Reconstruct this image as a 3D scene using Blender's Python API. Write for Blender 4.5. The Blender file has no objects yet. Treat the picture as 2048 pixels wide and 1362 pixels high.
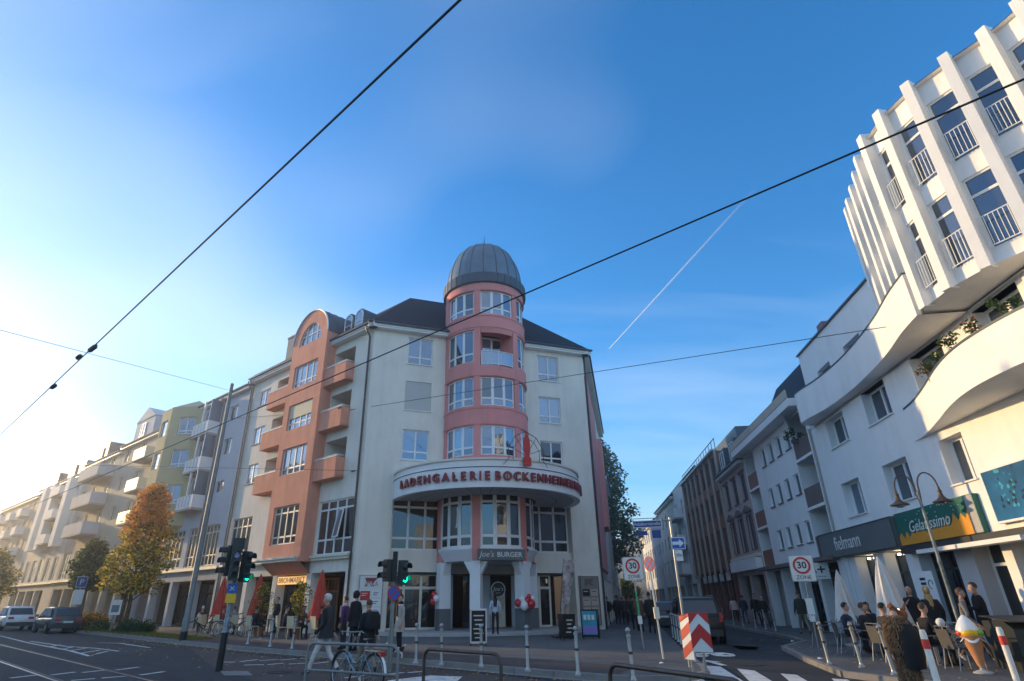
import bpy, bmesh, math, random
from mathutils import Vector, Matrix
random.seed(7)
R = math.radians
S = bpy.context.scene
COL = S.collection
# ---------------------------------------------------------------- camera
F_PX, CX, CY, W_PX = 1129.0, 975.0, 681.0, 2048.0
PITCH, ROLL, EYE = math.atan(522 / 1129), R(.47), 1.6
_X = Vector((1, 0, 0)); _F = Vector((0, math.cos(PITCH), math.sin(PITCH))); _U = Vector((0, -math.sin(PITCH), math.cos(PITCH)))
CAM_R = _X * math.cos(ROLL) - _U * math.sin(ROLL)
CAM_U = _X * math.sin(ROLL) + _U * math.cos(ROLL)
cd = bpy.data.cameras.new('camera'); cam = bpy.data.objects.new('camera', cd); COL.objects.link(cam); S.camera = cam
cd.sensor_width = 36; cd.lens = 36 * F_PX / W_PX; cd.shift_x = (1024 - CX) / W_PX
cd.clip_start = .1; cd.clip_end = 60000
cam.matrix_world = Matrix(((CAM_R.x, CAM_U.x, -_F.x, 0), (CAM_R.y, CAM_U.y, -_F.y, 0), (CAM_R.z, CAM_U.z, -_F.z, EYE), (0, 0, 0, 1)))
S.render.resolution_x, S.render.resolution_y = 1024, 681
# ---------------------------------------------------------------- sky, sun, exposure
SUN_AZ, SUN_EL = R(-58.5), R(10.5)
w = bpy.data.worlds.new('World'); S.world = w; w.use_nodes = True
nt = w.node_tree; N = nt.nodes; L = nt.links; N.clear()
out = N.new('ShaderNodeOutputWorld'); bg = N.new('ShaderNodeBackground'); sky = N.new('ShaderNodeTexSky')
sky.sky_type = 'NISHITA'; sky.sun_disc = False; sky.sun_elevation = SUN_EL; sky.sun_rotation = SUN_AZ
sky.altitude = 100; sky.air_density = 1.0; sky.dust_density = .35; sky.ozone_density = 3.8
bg.inputs['Strength'].default_value = .15
tc = N.new('ShaderNodeTexCoord'); sep = N.new('ShaderNodeSeparateXYZ'); L.new(tc.outputs['Generated'], sep.inputs[0])
def wm(op, a, b=None):
    n = N.new('ShaderNodeMath'); n.operation = op
    for i, q in enumerate((a, b)):
        if q is None: continue
        if isinstance(q, (int, float)): n.inputs[i].default_value = q
        else: L.new(q, n.inputs[i])
    return n.outputs[0]
zz = wm('ADD', wm('MAXIMUM', sep.outputs['Z'], 0.0), .12)
comb = N.new('ShaderNodeCombineXYZ'); L.new(wm('DIVIDE', sep.outputs['X'], zz), comb.inputs[0]); L.new(wm('DIVIDE', sep.outputs['Y'], zz), comb.inputs[1])
mp = N.new('ShaderNodeMapping'); mp.inputs['Rotation'].default_value = (0, 0, R(50)); mp.inputs['Scale'].default_value = (.22, .9, 1); mp.inputs['Location'].default_value = (6.6, 2.4, 0)
L.new(comb.outputs[0], mp.inputs[0])
cn = N.new('ShaderNodeTexNoise'); cn.inputs['Scale'].default_value = 1.15; cn.inputs['Detail'].default_value = 5; cn.inputs['Roughness'].default_value = .5; cn.inputs['Distortion'].default_value = .5
L.new(mp.outputs[0], cn.inputs['Vector'])
cr = N.new('ShaderNodeValToRGB'); cr.color_ramp.elements[0].position = .45; cr.color_ramp.elements[0].color = (0, 0, 0, 1); cr.color_ramp.elements[1].position = .78; cr.color_ramp.elements[1].color = (.36, .36, .36, 1)
L.new(cn.outputs['Fac'], cr.inputs[0])
mx = N.new('ShaderNodeMix'); mx.data_type = 'RGBA'; mx.inputs['B'].default_value = (3.7, 3.85, 4.0, 1)
hs = N.new('ShaderNodeHueSaturation'); hs.inputs['Saturation'].default_value = 1.18; hs.inputs['Value'].default_value = 1.0; L.new(sky.outputs[0], hs.inputs['Color'])
cn2 = N.new('ShaderNodeTexNoise'); cn2.inputs['Scale'].default_value = .42; cn2.inputs['Detail'].default_value = 3
mp2 = N.new('ShaderNodeMapping'); mp2.inputs['Location'].default_value = (39.27, 16.96, 0); L.new(comb.outputs[0], mp2.inputs[0]); L.new(mp2.outputs[0], cn2.inputs['Vector'])
cr2 = N.new('ShaderNodeValToRGB'); cr2.color_ramp.elements[0].position = .45; cr2.color_ramp.elements[0].color = (0, 0, 0, 1); cr2.color_ramp.elements[1].position = .66; cr2.color_ramp.elements[1].color = (.45, .45, .45, 1); L.new(cn2.outputs['Fac'], cr2.inputs[0])
L.new(wm('MAXIMUM', cr.outputs[0], cr2.outputs[0]), mx.inputs['Factor']); L.new(hs.outputs[0], mx.inputs['A'])
L.new(mx.outputs['Result'], bg.inputs['Color']); L.new(bg.outputs[0], out.inputs['Surface'])
sd = bpy.data.lights.new('sun', 'SUN'); sd.energy = 2.3; sd.angle = R(.6); sd.color = (1, .68, .31)
sun = bpy.data.objects.new('sun', sd); COL.objects.link(sun)
SUN_DIR = Vector((math.sin(SUN_AZ) * math.cos(SUN_EL), math.cos(SUN_AZ) * math.cos(SUN_EL), math.sin(SUN_EL)))
sun.rotation_euler = SUN_DIR.to_track_quat('Z', 'Y').to_euler(); sun.location = (0, 0, 60)
S.view_settings.view_transform = 'Standard'; S.view_settings.look = 'None'; S.view_settings.exposure = 1.3; S.view_settings.gamma = 1
try:
    S.cycles.max_bounces = 5; S.cycles.diffuse_bounces = 3; S.cycles.glossy_bounces = 3; S.cycles.transparent_max_bounces = 6; S.cycles.sample_clamp_indirect = 5
except Exception: pass
# ---------------------------------------------------------------- pixels of the photograph to places
def ray(x, y): return CAM_R * (x - CX) - CAM_U * (y - CY) + _F * F_PX
def G(x, y, z=0.0):
    d = ray(x, y); t = (z - EYE) / d.z
    return Vector((t * d.x, t * d.y, z))
def AT(x, y, D):
    d = ray(x, y); t = D / math.hypot(d.x, d.y)
    return Vector((t * d.x, t * d.y, EYE + t * d.z))
def azof(p): return math.atan2(p[0], p[1])
# ---------------------------------------------------------------- materials
MATS = {}
def mat(name, col, rough=.8, var=.1, scale=.8, bump=0., bscale=40., metal=0., spec=.4, streak=0., emit=0., spot=0.):
    if name in MATS: return MATS[name]
    m = bpy.data.materials.new(name); m.use_nodes = True; MATS[name] = m
    t = m.node_tree; n = t.nodes; b = n['Principled BSDF']
    b.inputs['Roughness'].default_value = rough; b.inputs['Metallic'].default_value = metal
    b.inputs['Specular IOR Level'].default_value = spec
    c = (*col, 1)
    if emit:
        b.inputs['Emission Color'].default_value = c; b.inputs['Emission Strength'].default_value = emit
    co = n.new('ShaderNodeTexCoord')
    if var:
        no = n.new('ShaderNodeTexNoise'); no.inputs['Scale'].default_value = scale; no.inputs['Detail'].default_value = 6; no.inputs['Roughness'].default_value = .62
        t.links.new(co.outputs['Object'], no.inputs['Vector'])
        rp = n.new('ShaderNodeValToRGB'); rp.color_ramp.elements[0].position = .3; rp.color_ramp.elements[1].position = .72
        rp.color_ramp.elements[0].color = (*[v * (1 - var) for v in col], 1); rp.color_ramp.elements[1].color = (*[min(1, v * (1 + var)) for v in col], 1)
        t.links.new(no.outputs['Fac'], rp.inputs[0]); src = rp.outputs[0]
        if streak:
            mpn = n.new('ShaderNodeMapping'); mpn.inputs['Scale'].default_value = (1.1, 1.1, .22); t.links.new(co.outputs['Object'], mpn.inputs[0])
            n2 = n.new('ShaderNodeTexNoise'); n2.inputs['Scale'].default_value = 1.6; n2.inputs['Detail'].default_value = 7; n2.inputs['Roughness'].default_value = .7
            t.links.new(mpn.outputs[0], n2.inputs['Vector'])
            r2 = n.new('ShaderNodeValToRGB'); r2.color_ramp.elements[0].position = .46; r2.color_ramp.elements[1].position = .75
            r2.color_ramp.elements[0].color = (0, 0, 0, 1); r2.color_ramp.elements[1].color = (streak, streak, streak, 1)
            t.links.new(n2.outputs['Fac'], r2.inputs[0])
            mm = n.new('ShaderNodeMix'); mm.data_type = 'RGBA'; mm.inputs['B'].default_value = (*[v * .45 for v in col], 1)
            t.links.new(r2.outputs[0], mm.inputs['Factor']); t.links.new(src, mm.inputs['A']); src = mm.outputs['Result']
        if spot:
            n3 = n.new('ShaderNodeTexVoronoi'); n3.inputs['Scale'].default_value = spot; t.links.new(co.outputs['Object'], n3.inputs['Vector'])
            r3 = n.new('ShaderNodeValToRGB'); r3.color_ramp.elements[0].position = 0; r3.color_ramp.elements[1].position = .22
            r3.color_ramp.elements[0].color = (.5, .5, .5, 1); r3.color_ramp.elements[1].color = (1, 1, 1, 1)
            t.links.new(n3.outputs['Distance'], r3.inputs[0])
            mm = n.new('ShaderNodeMix'); mm.data_type = 'RGBA'; mm.blend_type = 'MULTIPLY'; mm.inputs['Factor'].default_value = .6
            t.links.new(src, mm.inputs['A']); t.links.new(r3.outputs[0], mm.inputs['B']); src = mm.outputs['Result']
        t.links.new(src, b.inputs['Base Color'])
    else: b.inputs['Base Color'].default_value = c
    if bump:
        nb = n.new('ShaderNodeTexNoise'); nb.inputs['Scale'].default_value = bscale; nb.inputs['Detail'].default_value = 4
        t.links.new(co.outputs['Object'], nb.inputs['Vector'])
        bp = n.new('ShaderNodeBump'); bp.inputs['Strength'].default_value = bump; bp.inputs['Distance'].default_value = .02
        t.links.new(nb.outputs['Fac'], bp.inputs['Height']); t.links.new(bp.outputs[0], b.inputs['Normal'])
    return m
def glass(name, col, fac, wav=.02):
    m = bpy.data.materials.new(name); m.use_nodes = True; MATS[name] = m
    t = m.node_tree; n = t.nodes; n.clear()
    o = n.new('ShaderNodeOutputMaterial'); d = n.new('ShaderNodeBsdfDiffuse'); g = n.new('ShaderNodeBsdfGlossy'); mxs = n.new('ShaderNodeMixShader')
    g.inputs['Roughness'].default_value = .03; g.inputs['Color'].default_value = (.70, .82, .96, 1)
    co = n.new('ShaderNodeTexCoord'); no = n.new('ShaderNodeTexNoise'); no.inputs['Scale'].default_value = 1.3; t.links.new(co.outputs['Object'], no.inputs['Vector'])
    oi = n.new('ShaderNodeObjectInfo'); rp = n.new('ShaderNodeMix'); rp.data_type = 'RGBA'
    rp.inputs['A'].default_value = (*[c * .45 for c in col], 1); rp.inputs['B'].default_value = (*[c * 1.5 for c in col], 1)
    t.links.new(oi.outputs['Random'], rp.inputs['Factor']); t.links.new(rp.outputs['Result'], d.inputs['Color'])
    bp = n.new('ShaderNodeBump'); bp.inputs['Strength'].default_value = wav; bp.inputs['Distance'].default_value = .3; t.links.new(no.outputs['Fac'], bp.inputs['Height']); t.links.new(bp.outputs[0], g.inputs['Normal'])
    fr = n.new('ShaderNodeFresnel'); fr.inputs['IOR'].default_value = 1.5
    ad = n.new('ShaderNodeMath'); ad.operation = 'ADD'; ad.use_clamp = True; ad.inputs[1].default_value = fac; t.links.new(fr.outputs[0], ad.inputs[0])
    t.links.new(ad.outputs[0], mxs.inputs[0]); t.links.new(d.outputs[0], mxs.inputs[1]); t.links.new(g.outputs[0], mxs.inputs[2]); t.links.new(mxs.outputs[0], o.inputs[0])
    return m
mat('beige', (.80, .75, .66), .9, .07, .5, .12, 55, streak=.26)
mat('terracotta', (.72, .31, .215), .9, .12, .6, .15, 55, streak=.4)
mat('rose', (.74, .29, .27), .9, .10, .5, .12, 55, streak=.3)
mat('white_wall', (.84, .84, .83), .85, .05, .5, .08, 50, streak=.20)
mat('grey_wall', (.54, .56, .60), .9, .07, .4, .1, 55, streak=.2)
mat('taupe_wall', (.56, .50, .40), .9, .08, .4, .1, 55, streak=.25)
mat('yellow_wall', (.50, .45, .27), .9, .08, .5, .1, 55, streak=.15)
mat('pink_stone', (.50, .40, .37), .85, .12, .7, .15, 30, streak=.25)
mat('dark_stone', (.17, .13, .12), .85, .15, .7, .15, 30)
mat('brown_panel', (.27, .11, .075), .6, .15, .5, streak=.1)
mat('pale_bar', (.48, .41, .34), .6, .1, .6)
mat('white_frame', (.78, .79, .78), .45, .03, 1)
mat('cream_frame', (.70, .66, .55), .5, .05, 1)
mat('slate', (.014, .019, .030), .75, .4, 6, .5, 14, spec=.2)
mat('zinc', (.15, .20, .25), .5, .18, 1.2, metal=.35, streak=.2)
mat('dark_zinc', (.075, .10, .125), .55, .2, 1.0, metal=.3, streak=.2)
mat('concrete', (.42, .41, .39), .9, .1, .8, .1, 40, streak=.2)
mat('soffit', (.45, .45, .45), .8, .06, 1)
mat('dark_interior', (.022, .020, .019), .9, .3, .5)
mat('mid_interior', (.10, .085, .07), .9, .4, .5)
mat('grey_paint', (.13, .145, .15), .7, .06, 1)
mat('white_paint', (.78, .79, .80), .7, .04, 1)
mat('steel', (.36, .37, .38), .38, .12, 6, metal=.85)
mat('dark_steel', (.055, .058, .062), .5, .2, 6, metal=.4)
mat('brown_steel', (.09, .07, .06), .5, .2, 8, metal=.5)
mat('pole_grey', (.20, .215, .21), .55, .15, 4, metal=.3, streak=.2)
mat('black', (.012, .012, .013), .45, .2, 4)
mat('rubber', (.015, .015, .016), .8, .2, 8)
mat('red_letter', (.24, .03, .035), .5, .1, 3)
mat('red', (.52, .035, .03), .55, .08, 3)
mat('red_cloth', (.50, .055, .035), .85, .12, 4, .1, 80)
mat('white_cloth', (.68, .65, .62), .9, .06, 4, .1, 80)
mat('blue_sign', (.02, .11, .42), .5, .08, 3)
mat('navy_sign', (.03, .055, .22), .5, .08, 3)
mat('yellow_sign', (.72, .46, .02), .5, .08, 3)
mat('green_lamp', (.0, .85, .45), .3, 0, emit=2.5)
mat('red_lamp', (.9, .06, .03), .3, 0, emit=3)
mat('violet_lens', (.30, .24, .62), .15, .1, 4, spec=.8)
mat('warm_bulb', (1., .82, .55), .4, 0, emit=6)
mat('plastic_dark', (.03, .035, .033), .45, .2, 5)
mat('plate', (.70, .71, .69), .5, .05, 2)
mat('cream_seat', (.62, .52, .34), .7, .1, 5)
mat('weave', (.085, .08, .075), .8, .2, 30, .3, 120)
mat('wood', (.28, .15, .07), .6, .25, 4)
mat('bark', (.09, .065, .045), .95, .3, 6, .6, 20)
mat('soil', (.06, .045, .03), .95, .3, 4, .4, 20)
mat('terracotta_pot', (.32, .13, .07), .8, .15, 4)
mat('copper_orange', (.80, .38, .07), .5, .1, 3)
glass('glass', (.035, .055, .08), .20)
glass('glass_pale', (.10, .14, .19), .20)
glass('glass_shop', (.018, .018, .018), .05)
glass('glass_dark', (.03, .035, .04), .13)
glass('car_glass', (.008, .010, .014), .03)
mat('blind', (.52, .52, .50), .7, .03, 2)
mat('blind_beige', (.62, .55, .40), .7, .03, 2)
# ---------------------------------------------------------------- mesh builder
class MB:
    def __init__(s): s.v = []; s.f = []; s.m = []
    def add(s, vs, fs, mi=0, M=None):
        o = len(s.v)
        s.v += [tuple(M @ Vector(p)) for p in vs] if M else [tuple(p) for p in vs]
        s.f += [tuple(i + o for i in q) for q in fs]; s.m += [mi] * len(fs); return s
    def box(s, x0, x1, y0, y1, z0, z1, mi=0, M=None):
        return s.add([(x0, y0, z0), (x1, y0, z0), (x1, y1, z0), (x0, y1, z0), (x0, y0, z1), (x1, y0, z1), (x1, y1, z1), (x0, y1, z1)],
                     [(0, 3, 2, 1), (4, 5, 6, 7), (0, 1, 5, 4), (1, 2, 6, 5), (2, 3, 7, 6), (3, 0, 4, 7)], mi, M)
    def quad(s, a, b, c, d, mi=0): return s.add([a, b, c, d], [(0, 1, 2, 3)], mi)
    def prism(s, poly, z0, z1, mi=0, M=None, top=None):
        n = len(poly)
        return s.add([(x, y, z0) for x, y in poly] + [(x, y, z1) for x, y in poly],
                     [tuple(range(n))[::-1], tuple(range(n, 2 * n))] + [(i, (i + 1) % n, n + (i + 1) % n, n + i) for i in range(n)], mi, M)
    def extr(s, poly, y0, y1, mi=0, M=None):     # poly in (x,z), extruded along y
        n = len(poly)
        return s.add([(x, y0, z) for x, z in poly] + [(x, y1, z) for x, z in poly],
                     [tuple(range(n)), tuple(range(n, 2 * n))[::-1]] + [(i, n + i, n + (i + 1) % n, (i + 1) % n) for i in range(n)], mi, M)
    def tube(s, path, r, n=8, mi=0, M=None, caps=True, closed=False):
        P = [Vector(p) for p in path]; k = len(P); vs = []; fs = []
        rr = r if isinstance(r, (list, tuple)) else [r] * k
        prev = None
        for i, p in enumerate(P):
            if closed: d = P[(i + 1) % k] - P[i - 1]
            else: d = P[min(i + 1, k - 1)] - P[max(i - 1, 0)]
            d = d.normalized() if d.length > 1e-9 else Vector((0, 0, 1))
            if prev is None:
                a = d.cross(Vector((0, 0, 1)))
                if a.length < .05: a = d.cross(Vector((1, 0, 0)))
            else: a = prev - d * prev.dot(d)
            a.normalize(); prev = a; b = d.cross(a)
            vs += [p + (a * math.cos(q * 2 * math.pi / n) + b * math.sin(q * 2 * math.pi / n)) * rr[i] for q in range(n)]
        for i in range(k if closed else k - 1):
            j = (i + 1) % k
            fs += [(i * n + q, i * n + (q + 1) % n, j * n + (q + 1) % n, j * n + q) for q in range(n)]
        if caps and not closed: fs += [tuple(range(n))[::-1], tuple(range((k - 1) * n, k * n))]
        return s.add(vs, fs, mi, M)
    def lathe(s, prof, n=24, c=(0, 0), mi=0, M=None, a0=0, a1=2 * math.pi):
        full = abs(a1 - a0 - 2 * math.pi) < 1e-6; k = n if full else n + 1; vs = []; fs = []
        for r, z in prof:
            vs += [(c[0] + r * math.cos(a0 + (a1 - a0) * i / n), c[1] + r * math.sin(a0 + (a1 - a0) * i / n), z) for i in range(k)]
        for j in range(len(prof) - 1):
            for i in range(n):
                i2 = (i + 1) % k if full else i + 1
                fs.append((j * k + i, j * k + i2, (j + 1) * k + i2, (j + 1) * k + i))
        return s.add(vs, fs, mi, M)
    def loft(s, rings, mi=0, M=None, caps=True, closed=True):
        n = len(rings[0]); vs = [p for r in rings for p in r]; fs = []
        for j in range(len(rings) - 1):
            for i in range(n if closed else n - 1): fs.append((j * n + i, j * n + (i + 1) % n, (j + 1) * n + (i + 1) % n, (j + 1) * n + i))
        if caps and closed: fs += [tuple(range(n))[::-1], tuple(range(len(vs) - n, len(vs)))]
        return s.add(vs, fs, mi, M)
    def ball(s, c, r, n=10, mi=0, M=None, sq=(1, 1, 1)):
        k = max(5, n // 2 + 1)
        rings = [[(c[0] + sq[0] * r * math.sin(math.pi * (j + .02) / (k - .96)) * math.cos(2 * math.pi * i / n), c[1] + sq[1] * r * math.sin(math.pi * (j + .02) / (k - .96)) * math.sin(2 * math.pi * i / n), c[2] - sq[2] * r * math.cos(math.pi * (j + .02) / (k - .96))) for i in range(n)] for j in range(k)]
        return s.loft(rings, mi, M)
    def mesh(s, name, mats, smooth=None):
        me = bpy.data.meshes.new(name)
        if smooth is not None:
            idx = {}; mp = []; vv = []
            for p in s.v:
                k = (round(p[0], 4), round(p[1], 4), round(p[2], 4))
                if k not in idx: idx[k] = len(vv); vv.append(p)
                mp.append(idx[k])
            ff = []; mm = []
            for q, m_ in zip(s.f, s.m):
                r_ = []
                for i in q:
                    if mp[i] not in r_: r_.append(mp[i])
                if len(r_) > 2: ff.append(r_); mm.append(m_)
            me.from_pydata(vv, [], ff)
        else: me.from_pydata(s.v, [], s.f); mm = s.m
        for m_ in (mats if isinstance(mats, (list, tuple)) else [mats]): me.materials.append(MATS[m_] if isinstance(m_, str) else m_)
        me.polygons.foreach_set('material_index', mm)
        if smooth is not None:
            me.polygons.foreach_set('use_smooth', [True] * len(me.polygons))
            me.set_sharp_from_angle(angle=R(smooth))
        me.update(); return me
    def obj(s, name, mats, parent=None, loc=(0, 0, 0), rot=0, smooth=None):
        return link(name, s.mesh(name, mats, smooth), parent, loc, rot)
def link(name, me, parent=None, loc=(0, 0, 0), rot=0):
    o = bpy.data.objects.new(name, me); COL.objects.link(o); o.parent = parent; o.location = loc
    o.rotation_euler = rot if isinstance(rot, (tuple, list)) else (0, 0, rot)
    return o
def tag(o, label, cat, group=None):
    o['label'] = label; o['category'] = cat
    if group: o['group'] = group
    return o
def thing(name, label, cat, loc=(0, 0, 0), rot=0, group=None):
    return tag(link(name, None, None, loc, rot), label, cat, group)
def struct(o): o['kind'] = 'structure'; return o
def dup(o, loc=None, rot=None, label=None, parent=None):
    c = o.copy(); COL.objects.link(c); c.parent = parent
    if loc is not None: c.location = loc
    if rot is not None: c.rotation_euler = rot if isinstance(rot, (tuple, list)) else (0, 0, rot)
    if label: c['label'] = label
    for ch in list(o.children): dup(ch, parent=c)
    return c
ORD = ['first', 'second', 'third', 'fourth', 'fifth', 'sixth', 'seventh', 'eighth', 'ninth', 'tenth', 'eleventh', 'twelfth']
def facing(az): return math.pi - az            # rotation that turns local -y towards azimuth az
_txt = {}
def text_mesh(txt, size, ext, m, shear=0, bold=0):
    k = (txt, size, ext, m, shear)
    if k in _txt: return _txt[k]
    cu = bpy.data.curves.new('lettering', 'FONT'); cu.body = txt; cu.size = size; cu.extrude = ext; cu.align_x = 'CENTER'; cu.align_y = 'CENTER'; cu.shear = shear; cu.offset = bold; cu.resolution_u = 3
    o = bpy.data.objects.new('lettering', cu); COL.objects.link(o)
    bpy.context.view_layer.update()
    me = bpy.data.meshes.new_from_object(o.evaluated_get(bpy.context.evaluated_depsgraph_get()))
    bpy.data.objects.remove(o)
    for v in me.vertices: v.co = (v.co.x, -v.co.z, v.co.y)
    me.materials.clear(); me.materials.append(MATS[m]); _txt[k] = me; return me
def text(name, txt, size, m, parent, loc, rot=0, ext=.01, shear=0, bold=0, sx=1):
    o = link(name, text_mesh(txt, size, ext, m, shear, bold), parent, loc, rot)
    if sx != 1: o.scale = (sx, 1, 1)
    return o
# ---------------------------------------------------------------- walls and windows (local frame: x along, -y out to the street, z up)
flat = lambda u, y, z: (u, y, z)
def cyl(cx, cy, rad): return lambda a, y, z: (cx + (rad - y) * math.sin(a), cy - (rad - y) * math.cos(a), z)
def holed(mb, u0, u1, z0, z1, holes, mapf=flat, depth=.18, du=None, mi=0, back=None):
    us = {u0, u1}; zs = {z0, z1}
    for h in holes: us |= {h[0], h[1]}; zs |= {h[2], h[3]}
    us = sorted(u for u in us if u0 - 1e-6 <= u <= u1 + 1e-6); zs = sorted(zs)
    if du:
        vv = []
        for a, b in zip(us, us[1:]):
            k = max(1, math.ceil((b - a) / du)); vv += [a + (b - a) * i / k for i in range(k)]
        us = vv + [us[-1]]
    for a, b in zip(us, us[1:]):
        for c, d in zip(zs, zs[1:]):
            if any(h[0] - 1e-6 < (a + b) / 2 < h[1] + 1e-6 and h[2] < (c + d) / 2 < h[3] for h in holes): continue
            mb.quad(mapf(a, 0, c), mapf(b, 0, c), mapf(b, 0, d), mapf(a, 0, d), mi)
    for h in holes:
        dp = h[4] if len(h) > 4 else depth
        for u, fl in ((h[0], 0), (h[1], 1)):
            q = [mapf(u, 0, h[2]), mapf(u, dp, h[2]), mapf(u, dp, h[3]), mapf(u, 0, h[3])]
            mb.quad(*(q[::-1] if fl else q), mi)
        cut = [u for u in us if h[0] - 1e-6 <= u <= h[1] + 1e-6]
        for a, b in zip(cut, cut[1:]):
            mb.quad(mapf(a, 0, h[2]), mapf(b, 0, h[2]), mapf(b, dp, h[2]), mapf(a, dp, h[2]), mi)
            mb.quad(mapf(a, 0, h[3]), mapf(a, dp, h[3]), mapf(b, dp, h[3]), mapf(b, 0, h[3]), mi)
_wc = {}
def winmesh(w_, h_, cols, rows, fw, fm, dpt=.07):
    k = ('f', round(w_, 2), round(h_, 2), cols, tuple(rows), fw, fm)
    if k not in _wc:
        mb = MB(); xs = [w_ * i / cols for i in range(cols + 1)]; zs = [0] + [h_ * r for r in rows] + [h_]
        mb.box(0, w_, 0, dpt, 0, fw); mb.box(0, w_, 0, dpt, h_ - fw, h_); mb.box(0, fw, 0, dpt, fw, h_ - fw); mb.box(w_ - fw, w_, 0, dpt, fw, h_ - fw)
        for x in xs[1:-1]: mb.box(x - fw * .62, x + fw * .62, -.012, dpt - .002, fw, h_ - fw)
        for z in zs[1:-1]: mb.box(fw, w_ - fw, .004, dpt - .004, z - fw * .62, z + fw * .62)
        cells = []
        for a, b in zip(xs, xs[1:]):
            for c, d in zip(zs, zs[1:]):
                cells.append((a + fw * .55, b - fw * .55, c + fw * .55, d - fw * .55))
        _wc[k] = (mb.mesh('window', fm), cells)
    return _wc[k]
def panemesh(w_, h_, gm):
    k = ('p', round(w_, 3), round(h_, 3), gm)
    if k not in _wc: _wc[k] = MB().box(0, w_, 0, .012, 0, h_).mesh('pane', gm)
    return _wc[k]
def win(parent, u0, u1, z0, z1, cols=2, rows=(.28,), y=.13, fw=.065, fm='white_frame', gm='glass', sill=None, gms=None, name='window', M=None):
    me, cells = winmesh(u1 - u0, z1 - z0, cols, rows, fw, fm)
    o = link(name, me, parent, (u0, y, z0))
    if M is not None: o.matrix_local = M
    for i, (a, b, c, d) in enumerate(cells):
        g = gms[i % len(gms)] if gms else gm
        link('pane', panemesh(b - a, d - c, g), o, (a, .032, c))
    if sill: link('sill', MB().box(-.05, u1 - u0 + .05, -y - .07, -.004, -.05, -.002).mesh('sill', sill), o)
    return o
def cwin(parent, cx, cy, rad, a0, a1, z0, z1, cols, rows, inset=.12, **kw):   # window following a round wall: one flat sash per column
    out_ = []
    for i in range(cols):
        p = cyl(cx, cy, rad - inset)(a0 + (a1 - a0) * i / cols, 0, z0); q = cyl(cx, cy, rad - inset)(a0 + (a1 - a0) * (i + 1) / cols, 0, z0)
        d = Vector(q) - Vector(p); L_ = d.length
        M = Matrix.Translation(p) @ Matrix.Rotation(math.atan2(d.y, d.x), 4, 'Z')
        out_.append(win(parent, 0, L_, z0, z1, 1, rows, M=M, **kw))
    return out_
def frame_empty(name, label, cat, xy, u_az, group=None):
    return thing(name, label, cat, (xy[0], xy[1], 0), math.pi / 2 - u_az, group)
# ================================================================ ground, roads, pavements
def merge(tmp, root):
    """hand the parts built in a turned frame over to the thing itself"""
    inv = root.matrix_basis.inverted()
    for ch in list(tmp.children):
        ch.matrix_basis = inv @ tmp.matrix_basis @ ch.matrix_basis; ch.parent = root
    bpy.data.objects.remove(tmp)
def frame(xy, u_az, z=0): return link('frame', None, None, (xy[0], xy[1], z), math.pi / 2 - u_az)
def dirv(az): return Vector((math.sin(az), math.cos(az), 0))
PL = Vector((-6.95, 31.34, 0)); PR = Vector((6.53, 35.9, 0)); A0 = Vector((16.01, 28.06, 0))
AZ_F = math.atan2(PR.x - PL.x, PR.y - PL.y); AZ_L = R(131); AZ_S = R(13); AZ_R = R(188.2)
LEN_F = (PR - PL).length
def LP(u, o, z=0): return PL + dirv(AZ_L) * u + dirv(AZ_L + math.pi / 2) * o + Vector((0, 0, z))     # along / out from the long left front
def RP(u, o, z=0): return A0 + dirv(AZ_R) * u + dirv(AZ_R + math.pi / 2) * o + Vector((0, 0, z))     # along / out from the right-hand front
def ground_mat(name, col, var, big, fine, crack, tone):
    m = mat(name, col, .88, var, big, .35, fine)
    t = m.node_tree; n = t.nodes; b = n['Principled BSDF']; src = b.inputs['Base Color'].links[0].from_socket
    co = n.new('ShaderNodeTexCoord'); v = n.new('ShaderNodeTexVoronoi'); v.feature = 'DISTANCE_TO_EDGE'; v.inputs['Scale'].default_value = crack; t.links.new(co.outputs['Object'], v.inputs['Vector'])
    r = n.new('ShaderNodeValToRGB'); r.color_ramp.elements[0].position = .0; r.color_ramp.elements[1].position = .035; r.color_ramp.elements[0].color = (tone, tone, tone, 1); r.color_ramp.elements[1].color = (1, 1, 1, 1)
    t.links.new(v.outputs['Distance'], r.inputs[0])
    s2 = n.new('ShaderNodeTexNoise'); s2.inputs['Scale'].default_value = 55; s2.inputs['Detail'].default_value = 3; t.links.new(co.outputs['Object'], s2.inputs['Vector'])
    r2 = n.new('ShaderNodeValToRGB'); r2.color_ramp.elements[0].position = .3; r2.color_ramp.elements[1].position = .75; r2.color_ramp.elements[0].color = (.72, .72, .72, 1); r2.color_ramp.elements[1].color = (1.25, 1.22, 1.18, 1); t.links.new(s2.outputs['Fac'], r2.inputs[0])
    for q in (r, r2):
        k = n.new('ShaderNodeMix'); k.data_type = 'RGBA'; k.blend_type = 'MULTIPLY'; k.inputs['Factor'].default_value = 1; t.links.new(src, k.inputs['A']); t.links.new(q.outputs[0], k.inputs['B']); src = k.outputs['Result']
    t.links.new(src, b.inputs['Base Color'])
    return m
ground_mat('asphalt', (.025, .030, .037), .28, .22, 30, .22, .55)
ground_mat('pavement', (.105, .112, .120), .22, .35, 24, 1.3, .62)
ground_mat('cycle_paving', (.080, .062, .058), .22, .5, 24, 3.5, .6)
mat('kerb', (.22, .21, .20), .85, .2, 1.5, .2, 30)
mat('road_paint', (.62, .62, .60), .7, .3, 3, spot=5)
mat('rail_steel', (.45, .43, .40), .28, .2, 5, metal=.9)
mat('grass_mat', (.055, .075, .022), .9, .35, 5)
mat('plinth', (.40, .40, .40), .8, .12, 1, .1, 30)
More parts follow.
